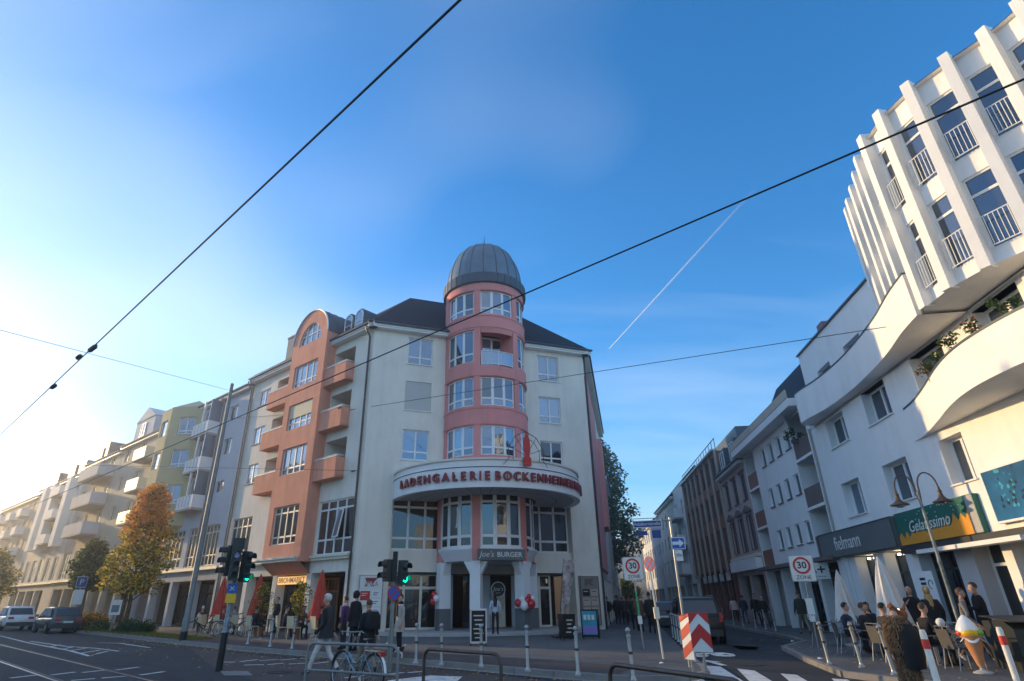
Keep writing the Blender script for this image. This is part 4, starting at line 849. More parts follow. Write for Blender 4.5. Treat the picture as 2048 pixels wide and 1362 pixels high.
gable('ochre gabled house lit by the sun at the far end of the street', AT(1216, 1200, 150), R(190), 9, 8.5, 4, 'ochre_wall')
gable('white gabled house beside the ochre one at the street end', AT(1250, 1200, 140), R(195), 9, 9, 3.5, 'white_wall')
gable('beige gabled house at the right of the street end', AT(1300, 1200, 112), R(200), 10, 9.0, 5, 'beige')
# turret with a pointed spire
tp = AT(1263, 1200, 118); tt = thing('spire_turret', 'slender turret with a pointed dark spire above the street end', 'tower', (tp.x, tp.y, 0))
MB().lathe([(2.0, 0), (2.0, 9.2), (2.3, 9.4), (2.3, 9.8)], 8).obj('shaft', 'beige', tt); MB().lathe([(2.5, 9.8), (1.4, 11.2), (.7, 12.4), (.45, 14.2), (.25, 15.5), (.03, 18)], 8).obj('spire', 'slate', tt)
# row across the main street, left of the picture: it shades the roadway
for nm, lb, ua, ub, zt, wm_ in (('row_house', 'beige house across the main street, outside the left edge of the picture', -75, -26, 16.5, 'taupe_wall'), ('row_house', 'pale house across the main street, far outside the left edge', -150, -75.1, 17.0, 'beige')):
    n_ = int((ub - ua) / 3.2); st = (ub - ua) / n_; o2 = LP(0, 20.5)
    bb, fb = house(nm, lb, o2, AZ_L + math.pi, -ub, -ua, zt, wm_, [(-ub + st * k + .8, -ub + st * k + 2.0, z, z + 1.5) for k in range(n_) for z in (4.4, 7.6, 10.6, 13.6)]); merge(fb, bb)
# ================================================================ street furniture
def on_line(x, y, o, d, out, n):     # where the sight line through column x meets the line that runs OUT metres before a front
    r = ray(x, y); r = Vector((r.x, r.y, 0)); t = (o.dot(n) + out) / r.dot(n); return r * t
def LPX(x, out, y=1215): return on_line(x, y, PL, None, out, dirv(AZ_L + math.pi / 2)) + Vector((0, 0, .12))
def RPX(x, out, y=1215): return on_line(x, y, A0, None, out, dirv(AZ_R + math.pi / 2)) + Vector((0, 0, .12))
def to_cam(p): return facing(math.atan2(-p[0], -p[1]))
# ---- bollards
def bollard():
    t = thing('bollard', '', 'bollard', group='slim metal bollards along the kerb')
    MB().lathe([(.085, 0), (.085, .03), (.05, .06), (.042, .1), (.038, .78), (.05, .79), (.05, .83), (.028, .85), (.028, .87), (.055, .9), (.055, .93), (.02, .97), (.0, .97)], 14).obj('post', 'steel', t, smooth=40)
    MB().lathe([(.041, .48), (.048, .49), (.048, .52), (.041, .53)], 14).obj('ring', 'dark_steel', t)
    return t
bo = bollard(); first = True
def kz(p, z=.12):      # ground pixels: follow the sight line up to the pavement's top
    f_ = (EYE - z) / EYE if abs(p.z) < 1e-6 else 1
    return Vector((p.x * f_, p.y * f_, z))
SP = [(G(832, 1328), 'before the burger entrance'), (G(883, 1331), 'before the burger entrance'), (G(963, 1335), 'before the burger entrance'), (G(1056, 1343), 'before the burger entrance'), (G(1157, 1352), 'before the burger entrance'), (G(1268, 1363), 'before the burger entrance'), (G(495, 1289), 'before the red parasols'), (G(540, 1294), 'before the red parasols'), (G(584, 1298), 'before the red parasols')]
for i, (p, wh) in enumerate(SP):
    o = bo if i == 0 else dup(bo); o.location = kz(p); o.rotation_euler = (R(random.uniform(-1.5, 1.5)), R(random.uniform(-1.5, 1.5)), 0)
    o['label'] = 'slim steel bollard, %s from the left of those %s' % (ORD[i] if i < 6 else ORD[i - 6], wh)
for i in range(9):
    t = i / 8; p = Vector((5.35 + 2.55 * t ** .9, 16.9 + 10.5 * t, .12))
    o = dup(bo, p, 0, 'thin grey bollard, %s from the camera in the row left of the side street' % ORD[i])
for i, (x, y) in enumerate(((1420, 1235), (1447, 1241), (1468, 1246), (1487, 1252), (1513, 1260), (1534, 1268), (1555, 1276))):
    o = dup(bo, RPX(x, 2.0, y), 0, 'thin dark bollard on the right kerb of the side street, %s from the far end' % ORD[i])
for i, (x, y, tx, ty) in enumerate(((1660, 1330, 2, -14), (1725, 1335, 1, -12), (1790, 1350, 0, -16))):
    p = G(x, y); o = dup(bo, kz(p), (R(tx), R(ty * .3), 0), ['dark bollard at the kerb before the left white parasol', 'dark bollard at the kerb between the white parasols', 'pale leaning bollard beside the person in the furry costume'][i])
mat('post_white', (.74, .70, .62), .6, .1, 4); mat('post_red', (.66, .06, .04), .6, .1, 4)
for x, y, lb in ((1885, 1400, 'white bollard with red band beside the furry costume'), (2042, 1385, 'red and white bollard at the right edge by the kerb')):
    p = kz(G(x, y)); t = thing('marker_post', lb, 'bollard', p)
    MB().lathe([(.07, 0), (.07, .05), (.05, .08), (.05, .95), (.035, 1.0), (0, 1.0)], 14).obj('post', 'post_white', t, smooth=40); MB().lathe([(.052, .72), (.056, .72), (.056, .86), (.052, .86)], 14).obj('red_band', 'post_red', t)
# ---- bent tube barriers
def barrier(label, a, b, h, mid, m):
    a, b = Vector((a.x, a.y, 0)), Vector((b.x, b.y, 0)); d = (b - a); L_ = d.length
    t = thing('tube_barrier', label, 'railing', a, math.atan2(d.y, d.x)); rr = .14
    pts = [(0, 0, 0), (0, 0, h - rr)] + [(rr - rr * math.cos(k * math.pi / 8), 0, h - rr + rr * math.sin(k * math.pi / 8)) for k in range(1, 5)] + [(L_ - rr + rr * math.sin(k * math.pi / 8), 0, h - rr + rr * math.cos(k * math.pi / 8)) for k in range(0, 5)] + [(L_, 0, 0)]
    MB().tube(pts, .026, 10).obj('hoop', m, t, smooth=40); MB().tube([(0, 0, mid), (L_, 0, mid)], .02, 8).obj('mid_rail', m, t, smooth=40)
    for x in (0, L_): MB().lathe([(.07, 0), (.07, .015), (.03, .03)], 12, (x, 0)).obj('foot', m, t)
barrier('brown bent-tube barrier in front of the burger entrance', AT(852, 1204, 10.2), AT(1000, 1204, 9.0), .93, .48, 'brown_steel')
barrier('brown bent-tube barrier near the striped marker boards', AT(1207, 1202, 7.7), AT(1462, 1202, 6.3), .93, .48, 'brown_steel')
barrier('grey bent-tube barrier with the bicycle leaning on it', AT(627, 1205, 12.3), AT(802, 1205, 10.9), .93, .5, 'pole_grey')
# ---- poles
p = kz(G(365, 1281)); t = thing('tram_pole', 'tall grey tram mast standing in the grass strip', 'pole', p)
MB().lathe([(.15, 0), (.15, .9), (.125, .95), (.12, 4), (.085, 12.2), (.0, 12.25)], 16).obj('mast', 'pole_grey', t, smooth=40); MB().lathe([(.16, .0), (.157, .35), (.15, .36)], 16).obj('foot_sleeve', 'black', t)
# ---- traffic lights
def sig_head(parent, loc, az, lit=None, n=3, w_=.28, lh=.29):
    rz = facing(az) - parent.rotation_euler.z; o = MB().box(-w_ / 2, w_ / 2, -.1, .1, 0, lh * n).obj('signal_head', 'plastic_dark', parent, loc, rz); o.scale = (.86, .86, .92)
    for k in range(n):
        z = lh * (k + .5)
        v = MB(); v.loft([[(.115 * math.cos(a), y, z + .115 * math.sin(a) + dz) for a in [R(-20 + q * 22) for q in range(11)]] for y, dz in ((-.1, 0), (-.3, -.02))], caps=False, closed=False); v.loft([[(.105 * math.cos(a), y, z + .105 * math.sin(a) + dz) for a in [R(-20 + q * 22) for q in range(11)]] for y, dz in ((-.3, -.02), (-.1, 0))], caps=False, closed=False)
        v.obj('visor', 'plastic_dark', o)
        MB().lathe([(0, 0), (.06, .0), (.1, .012)], 16).obj('lens', {0: 'green_lamp' if lit == 'g' else 'black', n - 1: 'red_lamp' if lit == 'r' else ('violet_lens' if lit == 'v' else 'black')}.get(k, 'black'), o, (0, -.115, z), (R(90), 0, 0))
    return o
mat('graffiti_steel', (.22, .26, .28), .55, .5, 7, metal=.2)
p = kz(G(437, 1342), 0); t = thing('traffic_light', 'traffic light with three dark heads and a glowing green lamp at the left', 'traffic light', p)
MB().lathe([(.085, 0), (.085, .95), (.062, 1.0), (.055, 3.25), (0, 3.27)], 14).obj('pole', 'graffiti_steel', t, smooth=40); MB().lathe([(.088, 0), (.088, .9)], 14).obj('pole_sleeve', 'black', t)
MB().box(-.15, .15, -.1, .02, 3.0, 3.3).obj('cap_box', 'plastic_dark', t)
c_az = math.atan2(-p.x, -p.y)
sig_head(t, (.03, -.18, 2.18), c_az - .15, 'v'); sig_head(t, (.26, .02, 2.14), c_az - .9, 'g'); sig_head(t, (-.28, .05, 2.3), c_az + 1.25, None)
rz = facing(c_az)
MB().box(-.13, .13, -.1, -.08, 1.86, 2.1).obj('plate', 'blue_sign', t, (0, 0, 0), rz); MB().box(-.13, .13, -.1, -.08, 1.62, 1.85).obj('plate', 'yellow_sign', t, (0, 0, 0), rz)
MB().tube([(-.05, -.11, 1.93), (.05, -.11, 2.03)], .012, 4).tube([(.05, -.11, 1.93), (-.05, -.11, 2.03)], .012, 4).obj('plate_mark', 'plate', t, (0, 0, 0), rz)
p = kz(G(778, 1345), 0); t = thing('traffic_light', 'traffic light with paired heads beside the woman in the pale coat', 'traffic light', p); c_az = math.atan2(-p.x, -p.y)
MB().lathe([(.07, 0), (.07, .9), (.055, .95), (.05, 2.85), (0, 2.86)], 14).obj('pole', 'pole_grey', t, smooth=40); MB().box(-.06, .06, -.08, .02, 2.1, 2.85).obj('cap_box', 'black', t)
sig_head(t, (-.19, -.02, 2.1), c_az + 1.0, None, 2, .24, .3); sig_head(t, (.22, -.02, 2.02), c_az - .75, 'g', 2, .24, .33)
def round_sign(parent, loc, az, r, name='sign_disc'):
    rz = facing(az); o = MB().lathe([(0, 0), (r, 0), (r, .012), (0, .012)], 28).obj(name, 'red', parent, loc, (R(90), 0, rz))
    MB().lathe([(0, .014), (r * .8, .014)], 28).obj('blue_field', 'blue_sign', o); return o
so = round_sign(t, (.03, -.09, 1.82), c_az + .5, .19); MB().box(-.15, .15, -.022, .022, .016, .02).obj('bar', 'red', so, (0, 0, 0), (0, 0, R(45)))
# ---- signs
def sign_board(name, parent, w_, h_, z, m, edge=None, y=-.06, th=.015, rnd=.05):
    q = []
    for cx_, cz_, a in ((w_ / 2 - rnd, h_ / 2 - rnd, 0), (-w_ / 2 + rnd, h_ / 2 - rnd, 90), (-w_ / 2 + rnd, -h_ / 2 + rnd, 180), (w_ / 2 - rnd, -h_ / 2 + rnd, 270)): q += [(cx_ + rnd * math.cos(R(a + k * 30)), z + cz_ + rnd * math.sin(R(a + k * 30))) for k in range(4)]
    o = MB().extr(q, y - th, y).obj(name, edge or m, parent)
    if edge: MB().extr([(x * (1 - .05 / w_), z + (zz_ - z) * (1 - .05 / h_)) for x, zz_ in q], y - th - .004, y - th - .001).obj('face', m, o)
    return o
def ring(parent, r0, r1, m, loc):
    MB().lathe([(r0, 0), (r1, 0), (r1, .005), (r0, .005)], 32).obj('ring', m, parent, loc, (R(90), 0, 0))
def zone30(label, p, turn, tilt, zc, sc=1.0):
    t = thing('speed_zone_sign', label, 'sign', p, to_cam(p) + turn); t.rotation_euler.y = R(tilt)
    MB().lathe([(.03, 0), (.03, zc + .3)], 10).obj('pole', 'steel', t, smooth=40)
    b = sign_board('board', t, .76 * sc, .84 * sc, zc, 'plate', 'steel', -.035)
    ring(b, .205 * sc, .27 * sc, 'red', (0, -.058, zc + .09 * sc)); text('numeral', '30', .30 * sc, 'black', b, (0, -.058, zc + .09 * sc), 0, .002, bold=.006); text('lettering', 'ZONE', .17 * sc, 'black', b, (0, -.058, zc - .29 * sc), 0, .002)
    return t
t30 = zone30('white thirty zone sign on a green stickered pole left of the side street', kz(G(1288, 1298)), R(8), -2, 2.5, .92)
mat('green_sticker', (.05, .34, .16), .6, .4, 8); MB().lathe([(.036, .9), (.036, 1.75)], 10).obj('sticker', 'green_sticker', t30); MB().box(-.07, .07, -.05, -.04, .75, 1.0).obj('sticker', 'plate', t30)
t30 = zone30('white thirty zone sign before the pharmacy on the right', RPX(1634, 4.1, 1280), R(-6), 1, 2.45, 1.02)
MB().box(-.11, .11, -.05, -.036, 1.0, 1.5).obj('notice', 'plate', t30); MB().box(-.09, .09, -.052, -.038, .78, .97).obj('notice', 'plate', t30)
p = kz(G(1327, 1318)); t = thing('no_stopping_sign', 'round red and blue no stopping sign on a thin pole', 'sign', p, 0); t.rotation_euler.y = R(-2)
MB().lathe([(.028, 0), (.028, 2.65)], 10).obj('pole', 'cream_frame', t, smooth=40); so = round_sign(t, (0, -.05, 2.45), math.atan2(-p.x, -p.y) + .8, .21); MB().box(-.17, .17, -.02, .02, .016, .02).obj('bar', 'red', so, (0, 0, 0), (0, 0, R(45))); MB().box(-.17, .17, -.02, .02, .016, .019).obj('bar', 'red', so, (0, 0, 0), (0, 0, R(-45)))
MB().box(-.07, .07, -.05, .05, 1.0, 1.3).obj('sticker', 'cream_frame', t)
p = kz(AT(1362, 1201, 16.5)); t = thing('street_name_post', 'post with blue street name sign and one-way arrow at the side street corner', 'sign', p, to_cam(p))
MB().lathe([(.035, 0), (.032, 3.5)], 10).obj('pole', 'steel', t, smooth=40)
ow = MB().box(-.05, .3, -.07, -.055, 2.68, 2.98).obj('one_way_plate', 'plate', t); MB().box(-.03, .28, -.075, -.071, 2.70, 2.96).obj('blue_field', 'blue_sign', ow)
MB().extr([(-.02, 2.79), (.15, 2.79), (.15, 2.73), (.27, 2.83), (.15, 2.93), (.15, 2.87), (-.02, 2.87)], -.08, -.077).obj('arrow', 'plate', ow)
bk = MB().box(.02, .2, -.07, -.055, 2.4, 2.66).obj('bicycle_plate', 'plate', t); MB().tube([(.07 + .03 * math.cos(k), -.075, 2.53 + .03 * math.sin(k)) for k in range(6)], .004, 4, closed=True).tube([(.15 + .03 * math.cos(k), -.075, 2.53 + .03 * math.sin(k)) for k in range(6)], .004, 4, closed=True).tube([(.07, -.075, 2.53), (.1, -.075, 2.58), (.15, -.075, 2.53)], .004, 4).obj('symbol', 'black', bk)
MB().tube([(0, -.02, 3.42), (-1.0, -.02, 3.42)], .02, 6).obj('arm', 'steel', t)
sn = MB().box(-.98, -.22, -.05, -.03, 3.25, 3.44).obj('street_name_plate', 'plate', t); MB().box(-.96, -.24, -.055, -.051, 3.27, 3.42).obj('blue_field', 'navy_sign', sn); text('lettering', 'Adalbertstraße', .115, 'plate', sn, (-.6, -.058, 3.345), 0, .001)
MB().tube([(-1.02, -.04, 3.2), (-1.02, -.04, 3.49), (-.16, -.04, 3.49), (-.16, -.04, 3.2)], .012, 5, closed=True).obj('sign_frame', 'steel', sn)
for x0, x1, z0, z1 in ((-.9, -.62, 3.06, 3.17), (-.5, -.28, 2.98, 3.18)): MB().box(x0, x1, -.04, -.03, z0, z1).obj('small_plate', 'navy_sign', t)
# striped marker boards
def chevron(label, p, turn, w_, h_, z0, kind):
    t = thing('marker_board', label, 'sign', p, to_cam(p) + turn)
    MB().lathe([(.03, 0), (.03, z0 + h_ * .9)], 10).obj('pole', 'steel', t, smooth=40)
    b = MB().box(-w_ / 2, w_ / 2, -.06, -.045, z0 + .04, z0 + h_).obj('board', 'plate', t)
    q = w_ / 2; y0, y1 = -.066, -.061
    if kind == 'v':
        for zb_ in (z0 + .16, z0 + .62):
            for sgn in (-1, 1):
                a = [(0, zb_ + w_ * .36), (0, zb_ + w_ * .36 + .27), (sgn * q, zb_ + .20), (sgn * q, zb_ - .07)]
                a = [(x, min(z, z0 + h_)) for x, z in a]; MB().extr(a if sgn < 0 else a[::-1], y0, y1).obj('red_stripe', 'red', b)
    else:
        for k in range(3):
            zb_ = z0 + .04 + k * .36; a = [(-q, zb_), (q, zb_ + .2), (q, min(z0 + h_, zb_ + .4)), (-q, min(z0 + h_, zb_ + .2))]; MB().extr(a, y0, y1).obj('red_stripe', 'red', b)
    return t
chevron('red and white chevron marker board with pointed stripes', kz(AT(1391, 1200, 14.2)), R(0), .40, .78, .45, 'v')
chevron('narrow red and white slanted striped marker board', kz(AT(1367, 1200, 14.9)), R(-52), .34, .9, .25, 's')
# shop signs
def wall_thing(name, label, cat, xy_frame, u, y, z, group=None):
    org, az = xy_frame; p = org + dirv(az) * u - dirv(az + math.pi / 2) * y * 1.0
    p = org + dirv(az) * u + dirv(az + math.pi / 2) * (-y); return thing(name, label, cat, (p.x, p.y, z), math.pi / 2 - az, group)
FR_F, FR_L, FR_R = (PL, AZ_F), (PL, AZ_L), (A0, AZ_R)
def tower_pt(th, r): 
    return PL + dirv(AZ_F) * (UC + r * math.sin(R(th))) + dirv(AZ_F + math.pi / 2) * (r * math.cos(R(th)))
pt = tower_pt(-3, 3.02); t = thing('burger_sign', 'dark sign board reading Joe\'s BURGER over the entrance', 'sign', (pt.x, pt.y, 3.5), math.pi / 2 - AZ_F + R(-3))
MB().box(-1.25, 1.25, -.06, .12, 0, .54).obj('board', 'grey_paint', t); text('lettering', "Joe's", .40, 'plate', t, (-.82, -.07, .27), 0, .006, .25); text('lettering', 'BURGER', .33, 'plate', t, (.40, -.07, .26), 0, .006, bold=.006, sx=1.1)
pt = PL + dirv(AZ_F) * 7.9 + dirv(AZ_F + math.pi / 2) * -.2; t = thing('round_sign', 'round black Joe\'s sign with a white ring hanging in the entrance', 'sign', (pt.x, pt.y, 2.2), math.pi / 2 - AZ_F + R(-14))
MB().lathe([(0, 0), (.4, 0), (.4, .06), (0, .06)], 32).obj('disc', 'black', t, (0, 0, 0), (R(90), 0, 0)); MB().lathe([(.35, .062), (.4, .062), (.4, .075), (.35, .075)], 32).obj('ring', 'plate', t, (0, 0, 0), (R(90), 0, 0)); text('lettering', "Joe's", .30, 'plate', t, (0, -.068, .02), 0, .003, .25); text('lettering', 'BURGER', .07, 'plate', t, (0, -.068, -.18), 0, .002); MB().tube([(0, .0, .4), (0, .0, .82)], .01, 5).obj('hanger', 'dark_steel', t)
def notice(label, u, w_, tone):
    t = wall_thing('notice_board', label, 'sign', FR_F, u, -.16, .35); h_ = 2.55
    MB().box(0, w_, -.05, .155, 0, h_).obj('panel', tone, t); MB().tube([(.03, -.06, .03), (.03, -.06, h_ - .03), (w_ - .03, -.06, h_ - .03), (w_ - .03, -.06, .03)], .018, 5, closed=True).obj('frame', 'dark_zinc', t)
    return t, h_
t, h_ = notice('tall white tenant board with a red emblem on the left of the front wall', .25, 1.25, 'plate')
MB().extr([(.3, 2.0), (.42, 2.0), (.5, 2.2), (.62, 2.0), (.78, 2.0), (.7, 2.15), (.95, 2.4), (.3, 2.4), (.36, 2.25)], -.07, -.055).obj('emblem', 'red_letter', t); text('lettering', 'K&A', .3, 'plate', t, (.62, -.075, 2.12), 0, .002); text('lettering', 'KA', .26, 'red_letter', t, (.8, -.06, 2.1), 0, .002)
for x0, x1, z0, z1, m in ((.12, .6, 1.35, 1.78, 'red'), (.12, .6, .55, 1.2, 'cream_frame'), (.7, 1.15, 1.5, 1.8, 'white_paint'), (.7, 1.15, 1.1, 1.4, 'white_paint'), (.7, 1.15, .7, 1.0, 'white_paint'), (.7, 1.15, .3, .6, 'white_paint')):
    pn = MB().box(x0, x1, -.062, -.051, z0, z1).obj('tenant_plate', m, t)
    for q_ in range(2): MB().box(x0 + .06, x1 - .12 - .08 * q_, -.066, -.0625, z1 - .12 - .09 * q_, z1 - .09 - .09 * q_).obj('text_line', 'dark_steel' if m != 'red' else 'plate', pn)
mat('taupe_board', (.26, .23, .21), .7, .1, 2)
t, h_ = notice('taupe tenant board on the right of the front wall', 12.75, 1.2, 'taupe_board')
MB().extr([(.3, 2.05), (.45, 2.05), (.5, 2.2), (.65, 2.05), (.85, 2.05), (.7, 2.2), (.9, 2.4), (.3, 2.4)], -.07, -.055).obj('emblem', 'dark_stone', t)
for x0, x1, z0, z1, m in ((.12, .56, 1.5, 1.85, 'black'), (.64, 1.08, 1.5, 1.85, 'pale_bar'), (.12, .56, 1.0, 1.4, 'pale_bar'), (.64, 1.08, 1.0, 1.4, 'pale_bar'), (.12, .56, .5, .9, 'pale_bar'), (.64, 1.08, .5, .9, 'pale_bar')):
    pn = MB().box(x0, x1, -.062, -.051, z0, z1).obj('tenant_plate', m, t); MB().box(x0 + .06, x1 - .1, -.066, -.0625, z1 - .14, z1 - .1).obj('text_line', 'plate' if m == 'black' else 'dark_steel', pn)
t = wall_thing('market_sign', 'orange sunlit sign with brown capital letters above the café doors', 'sign', FR_L, -7.35, .05, 2.58)
mat('orange_sun_glow', (.85, .46, .15), .6, .08, 3, emit=.35); MB().box(0, 2.95, -.05, .05, 0, .42).obj('board', 'orange_sun_glow', t); text('lettering', 'BROHMARKT', .40, 'brown_panel', t, (1.47, -.058, .21), 0, .004, bold=.004, sx=1.15)  # board has no lamp: its emission stands in for sunlight on the orange
t = wall_thing('optician_sign', 'long dark fascia sign reading fielmann in white', 'sign', FR_R, -.65, -.02, 3.28)
MB().box(0, 7.05, -.25, .0, 0, 1.08).obj('board', 'grey_paint', t); MB().tube([(0.02, -.26, .02), (0.02, -.26, 1.06), (7.03, -.26, 1.06), (7.03, -.26, .02)], .02, 4, closed=True).obj('edge_trim', 'dark_steel', t); text('lettering', 'fielmann', .80, 'plate', t, (3.0, -.262, .52), 0, .008, bold=.002, sx=.95)
t = wall_thing('ice_cream_sign', 'green sign with dripping orange wafer edge reading Gelatissimo', 'sign', FR_R, 6.5, -.02, 3.3)
mat('deep_green', (.01, .13, .105), .5, .1, 2); mat('wafer_orange', (.70, .30, .03), .6, .12, 6)
MB().box(0, 4.6, -.15, 0, 0, 1.1).obj('board', 'deep_green', t)
rnd = random.Random(3); zz_ = [(0, .22 + .3 * rnd.random())]
for k in range(1, 24): zz_.append((4.2 * k / 23, (.26 + .32 * k / 23 + (.2 if k % 2 else -.12) * rnd.uniform(.4, 1))))
MB().extr([(0, .01), (4.2, .01)] + zz_[::-1], -.165, -.152).obj('wafer_edge', 'wafer_orange', t); MB().box(4.2, 4.58, -.16, -.151, .02, 1.08).obj('end_panel', 'concrete', t)
text('lettering', 'Gelatissimo', .52, 'plate', t, (2.0, -.172, .55), 0, .004, .35); text('lettering', 'Gelatissimo', .52, 'deep_green', t, (2.03, -.167, .52), 0, .003, .35, bold=.012)
for k in range(14): MB().ball((rnd.uniform(.2, 4), -.155, rnd.uniform(.75, 1.05)), .02, 6).obj('white_dot', 'plate', t)
t = wall_thing('photo_banner', 'large blue underwater picture panel above the right-hand shop', 'sign', FR_R, 11.75, -.02, 3.45)
mat('sea_blue', (.012, .12, .27), .35, .5, 1.2); mat('sea_dark', (.006, .025, .07), .4, .2, 3); mat('sea_light', (.06, .34, .46), .3, .2, 4)
MB().box(0, 5.2, -.16, 0, 0, 1.45).obj('board', 'white_frame', t); MB().box(.06, 5.14, -.165, -.161, .06, 1.39).obj('picture', 'sea_blue', t)
for k in range(40): MB().lathe([(0, 0), (rnd.uniform(.02, .06), 0)], 8).obj('bubble', 'sea_light' if k % 2 else 'sea_dark', t, (.5 + abs(rnd.gauss(0, .35)) + .5 * (k % 3) * .4, -.169 - k * .0001, rnd.uniform(.35, 1.35)), (R(90), 0, 0))
MB().extr([(1.9, 1.38), (2.1, 1.38), (2.35, .95), (2.6, .7), (2.55, .4), (2.3, .3), (2.15, .5), (2.2, .85)], -.174, -.172).obj('dark_figure', 'sea_dark', t)
t = wall_thing('pharmacy_sign', 'white pharmacy sign with red A and dark cross', 'sign', FR_R, -.9, -.02, 2.45); t.rotation_euler.z += R(72)
MB().box(-1.0, 0, -.06, .06, 0, .72).obj('board', 'plate', t); text('lettering', 'A', .42, 'red_letter', t, (-.68, -.066, .42), 0, .003, bold=.02); MB().box(-.48, -.16, -.07, -.061, .39, .46).box(-.355, -.285, -.071, -.062, .26, .58).obj('cross', 'black', t); text('lettering', 'Adalbert Apotheke', .085, 'black', t, (-.5, -.066, .12), 0, .002); MB().box(0, .25, -.02, .02, .3, .36).obj('arm', 'dark_steel', t)
t = wall_thing('round_wall_sign', 'round black sign with a red centre on an arm by the ice cream shop', 'sign', FR_R, 9.5, .55, 2.55); t.rotation_euler.z += R(48)
MB().lathe([(0, -.06), (.42, -.06), (.46, 0), (.42, .06), (0, .06)], 28).obj('disc', 'black', t, (0, 0, 0), (R(90), 0, 0)); MB().lathe([(0, .064), (.27, .064)], 24).obj('red_centre', 'red_letter', t, (0, 0, 0), (R(90), 0, 0)); text('lettering', 'S', .3, 'plate', t, (0, -.068, 0), 0, .002); MB().tube([(.4, .0, 0), (.85, .1, 0)], .025, 6).obj('arm', 'dark_steel', t)
mat('pink_letter', (.75, .30, .28), .5, .1, 3)
t = wall_thing('script_sign', 'small red script sign hung under the white flats', 'sign', FR_R, -4.6, .55, 2.8); t.rotation_euler.z += R(40); text('lettering', 'Saraya', .42, 'pink_letter', t, (0, 0, 0), 0, .01, .2)
for x in (-.5, 0, .5): MB().tube([(x, 0, .05), (x, 0, .45)], .008, 4).obj('hanger', 'plate', t)
t = wall_thing('info_sticker', 'pale window panel with round dark symbols beside the ice cream shop', 'sign', FR_R, 7.5, -.46, .9); MB().box(0, .9, -.03, .0, 0, 1.5).obj('panel', 'white_paint', t)
for k in range(3): MB().box(.1, .42, -.036, -.031, .95 + k * .14, 1.03 + k * .14).obj('bar', 'dark_steel', t)
MB().tube([(.68 + .13 * math.cos(k * .6), -.036, 1.1 + .13 * math.sin(k * .6)) for k in range(9)], .015, 4).obj('swirl', 'deep_green', t)
# parking signs far left
p = kz(LPX(150, 6.0, 1215)); t = thing('parking_sign', 'blue and white parking signs on a thin pole behind the hedge', 'sign', p, to_cam(p)); MB().lathe([(.03, 0), (.03, 3.3)], 8).obj('pole', 'steel', t)
for x, z, m in ((0, 2.85, 'blue_sign'), (-.75, 2.9, 'blue_sign'), (0, 1.95, 'plate')): b_ = sign_board('board', t, .6, .62 if m != 'plate' else .9, z, m, 'plate'); 
text('lettering', 'P', .5, 'plate', t, (0, -.09, 2.85), 0, .003)
p = kz(LPX(231, 5.2, 1215)); t = thing('poster_stand', 'white poster board on a grey stand left of the tram mast', 'sign', p, to_cam(p)); MB().box(-.3, .3, -.03, .03, .9, 1.75).obj('board', 'plate', t); MB().box(-.2, .2, -.04, -.031, 1.05, 1.45).obj('print', 'zinc', t); MB().box(-.05, .05, -.02, .02, 0, .9).obj('leg', 'pole_grey', t)
p = kz(G(66, 1262, 0)); 
# ---- street lamp with two bells
p = kz(G(1940, 1312)); t = thing('street_lamp', 'double gooseneck street lamp with bell shades before the ice cream shop', 'street lamp', p, R(-35))
MB().lathe([(.09, 0), (.09, .5), (.055, .6), (.05, 2.4), (.06, 2.42), (.06, 2.5), (.045, 2.52), (.036, 4.35), (.05, 4.4), (.03, 4.5), (0, 4.55)], 14).obj('pole', 'graffiti_steel', t, smooth=40)
for sx in (-1, 1):
    MB().tube([(0, 0, 4.0), (sx * .05, 0, 4.5)] + [(sx * (.3 - .25 * math.cos(R(a))), 0, 4.5 + .55 * math.sin(R(a)) ** .8) for a in range(15, 180, 15)] + [(sx * .55, 0, 4.42)], .022, 8).obj('arm', 'brown_steel', t, smooth=40)
    sh = MB().lathe([(.03, .3), (.035, .22), (.06, .2), (.06, .16), (.05, .12), (.07, .02), (.13, -.06), (.26, -.12), (.27, -.15), (.25, -.15), (.12, -.08), (.02, -.02)], 20, (sx * .55, 0)).obj('shade', 'brown_steel', t, (0, 0, 4.28), smooth=50)
    MB().ball((sx * .55, 0, -.14), .15, 14, sq=(1, 1, .6)).obj('globe', 'glass_pale', sh)
# ---- parasols, closed
def parasol(label, p, m, h, r, tilt=(0, 0)):
    t = thing('closed_parasol', label, 'parasol', p); t.rotation_euler = (R(tilt[0]), R(tilt[1]), random.random())
    MB().lathe([(.025, 0), (.025, h)], 8).obj('pole', 'steel', t); rings = []
    for k in range(9):
        f_ = k / 8; rr = r * (1 - f_) ** .8 + .035; z = .85 + (h - .8) * f_
        rings.append([((rr * (1 + .22 * math.cos(8 * a + f_ * 1.5))) * math.cos(a), (rr * (1 + .22 * math.cos(8 * a + f_ * 1.5))) * math.sin(a), z - .12 * (1 - f_) * math.cos(8 * a)) for a in [2 * math.pi * q / 40 for q in range(40)]])
    MB().loft(rings).obj('cloth', m, t, smooth=60); MB().lathe([(.03, h + .02), (.035, h + .08), (.0, h + .14)], 8).obj('finial', m, t); MB().lathe([(.32, 0), (.32, .06), (.05, .09)], 16).obj('base', 'concrete', t)
for x, lb in ((432, 'closed red parasol, leftmost of three at the arcade café'), (506, 'closed red parasol, middle of three beside the potted olive tree'), (633, 'closed red parasol, rightmost of three behind the walking man')): parasol(lb, LPX(x, 3.0, 1260), 'red_cloth', 2.75, .34)
parasol('closed white parasol under the pharmacy sign', RPX(1700, 2.6, 1250), 'white_cloth', 2.3, .32); parasol('closed white parasol in the middle of the right-hand café', RPX(1795, 2.9, 1260), 'white_cloth', 2.5, .36)
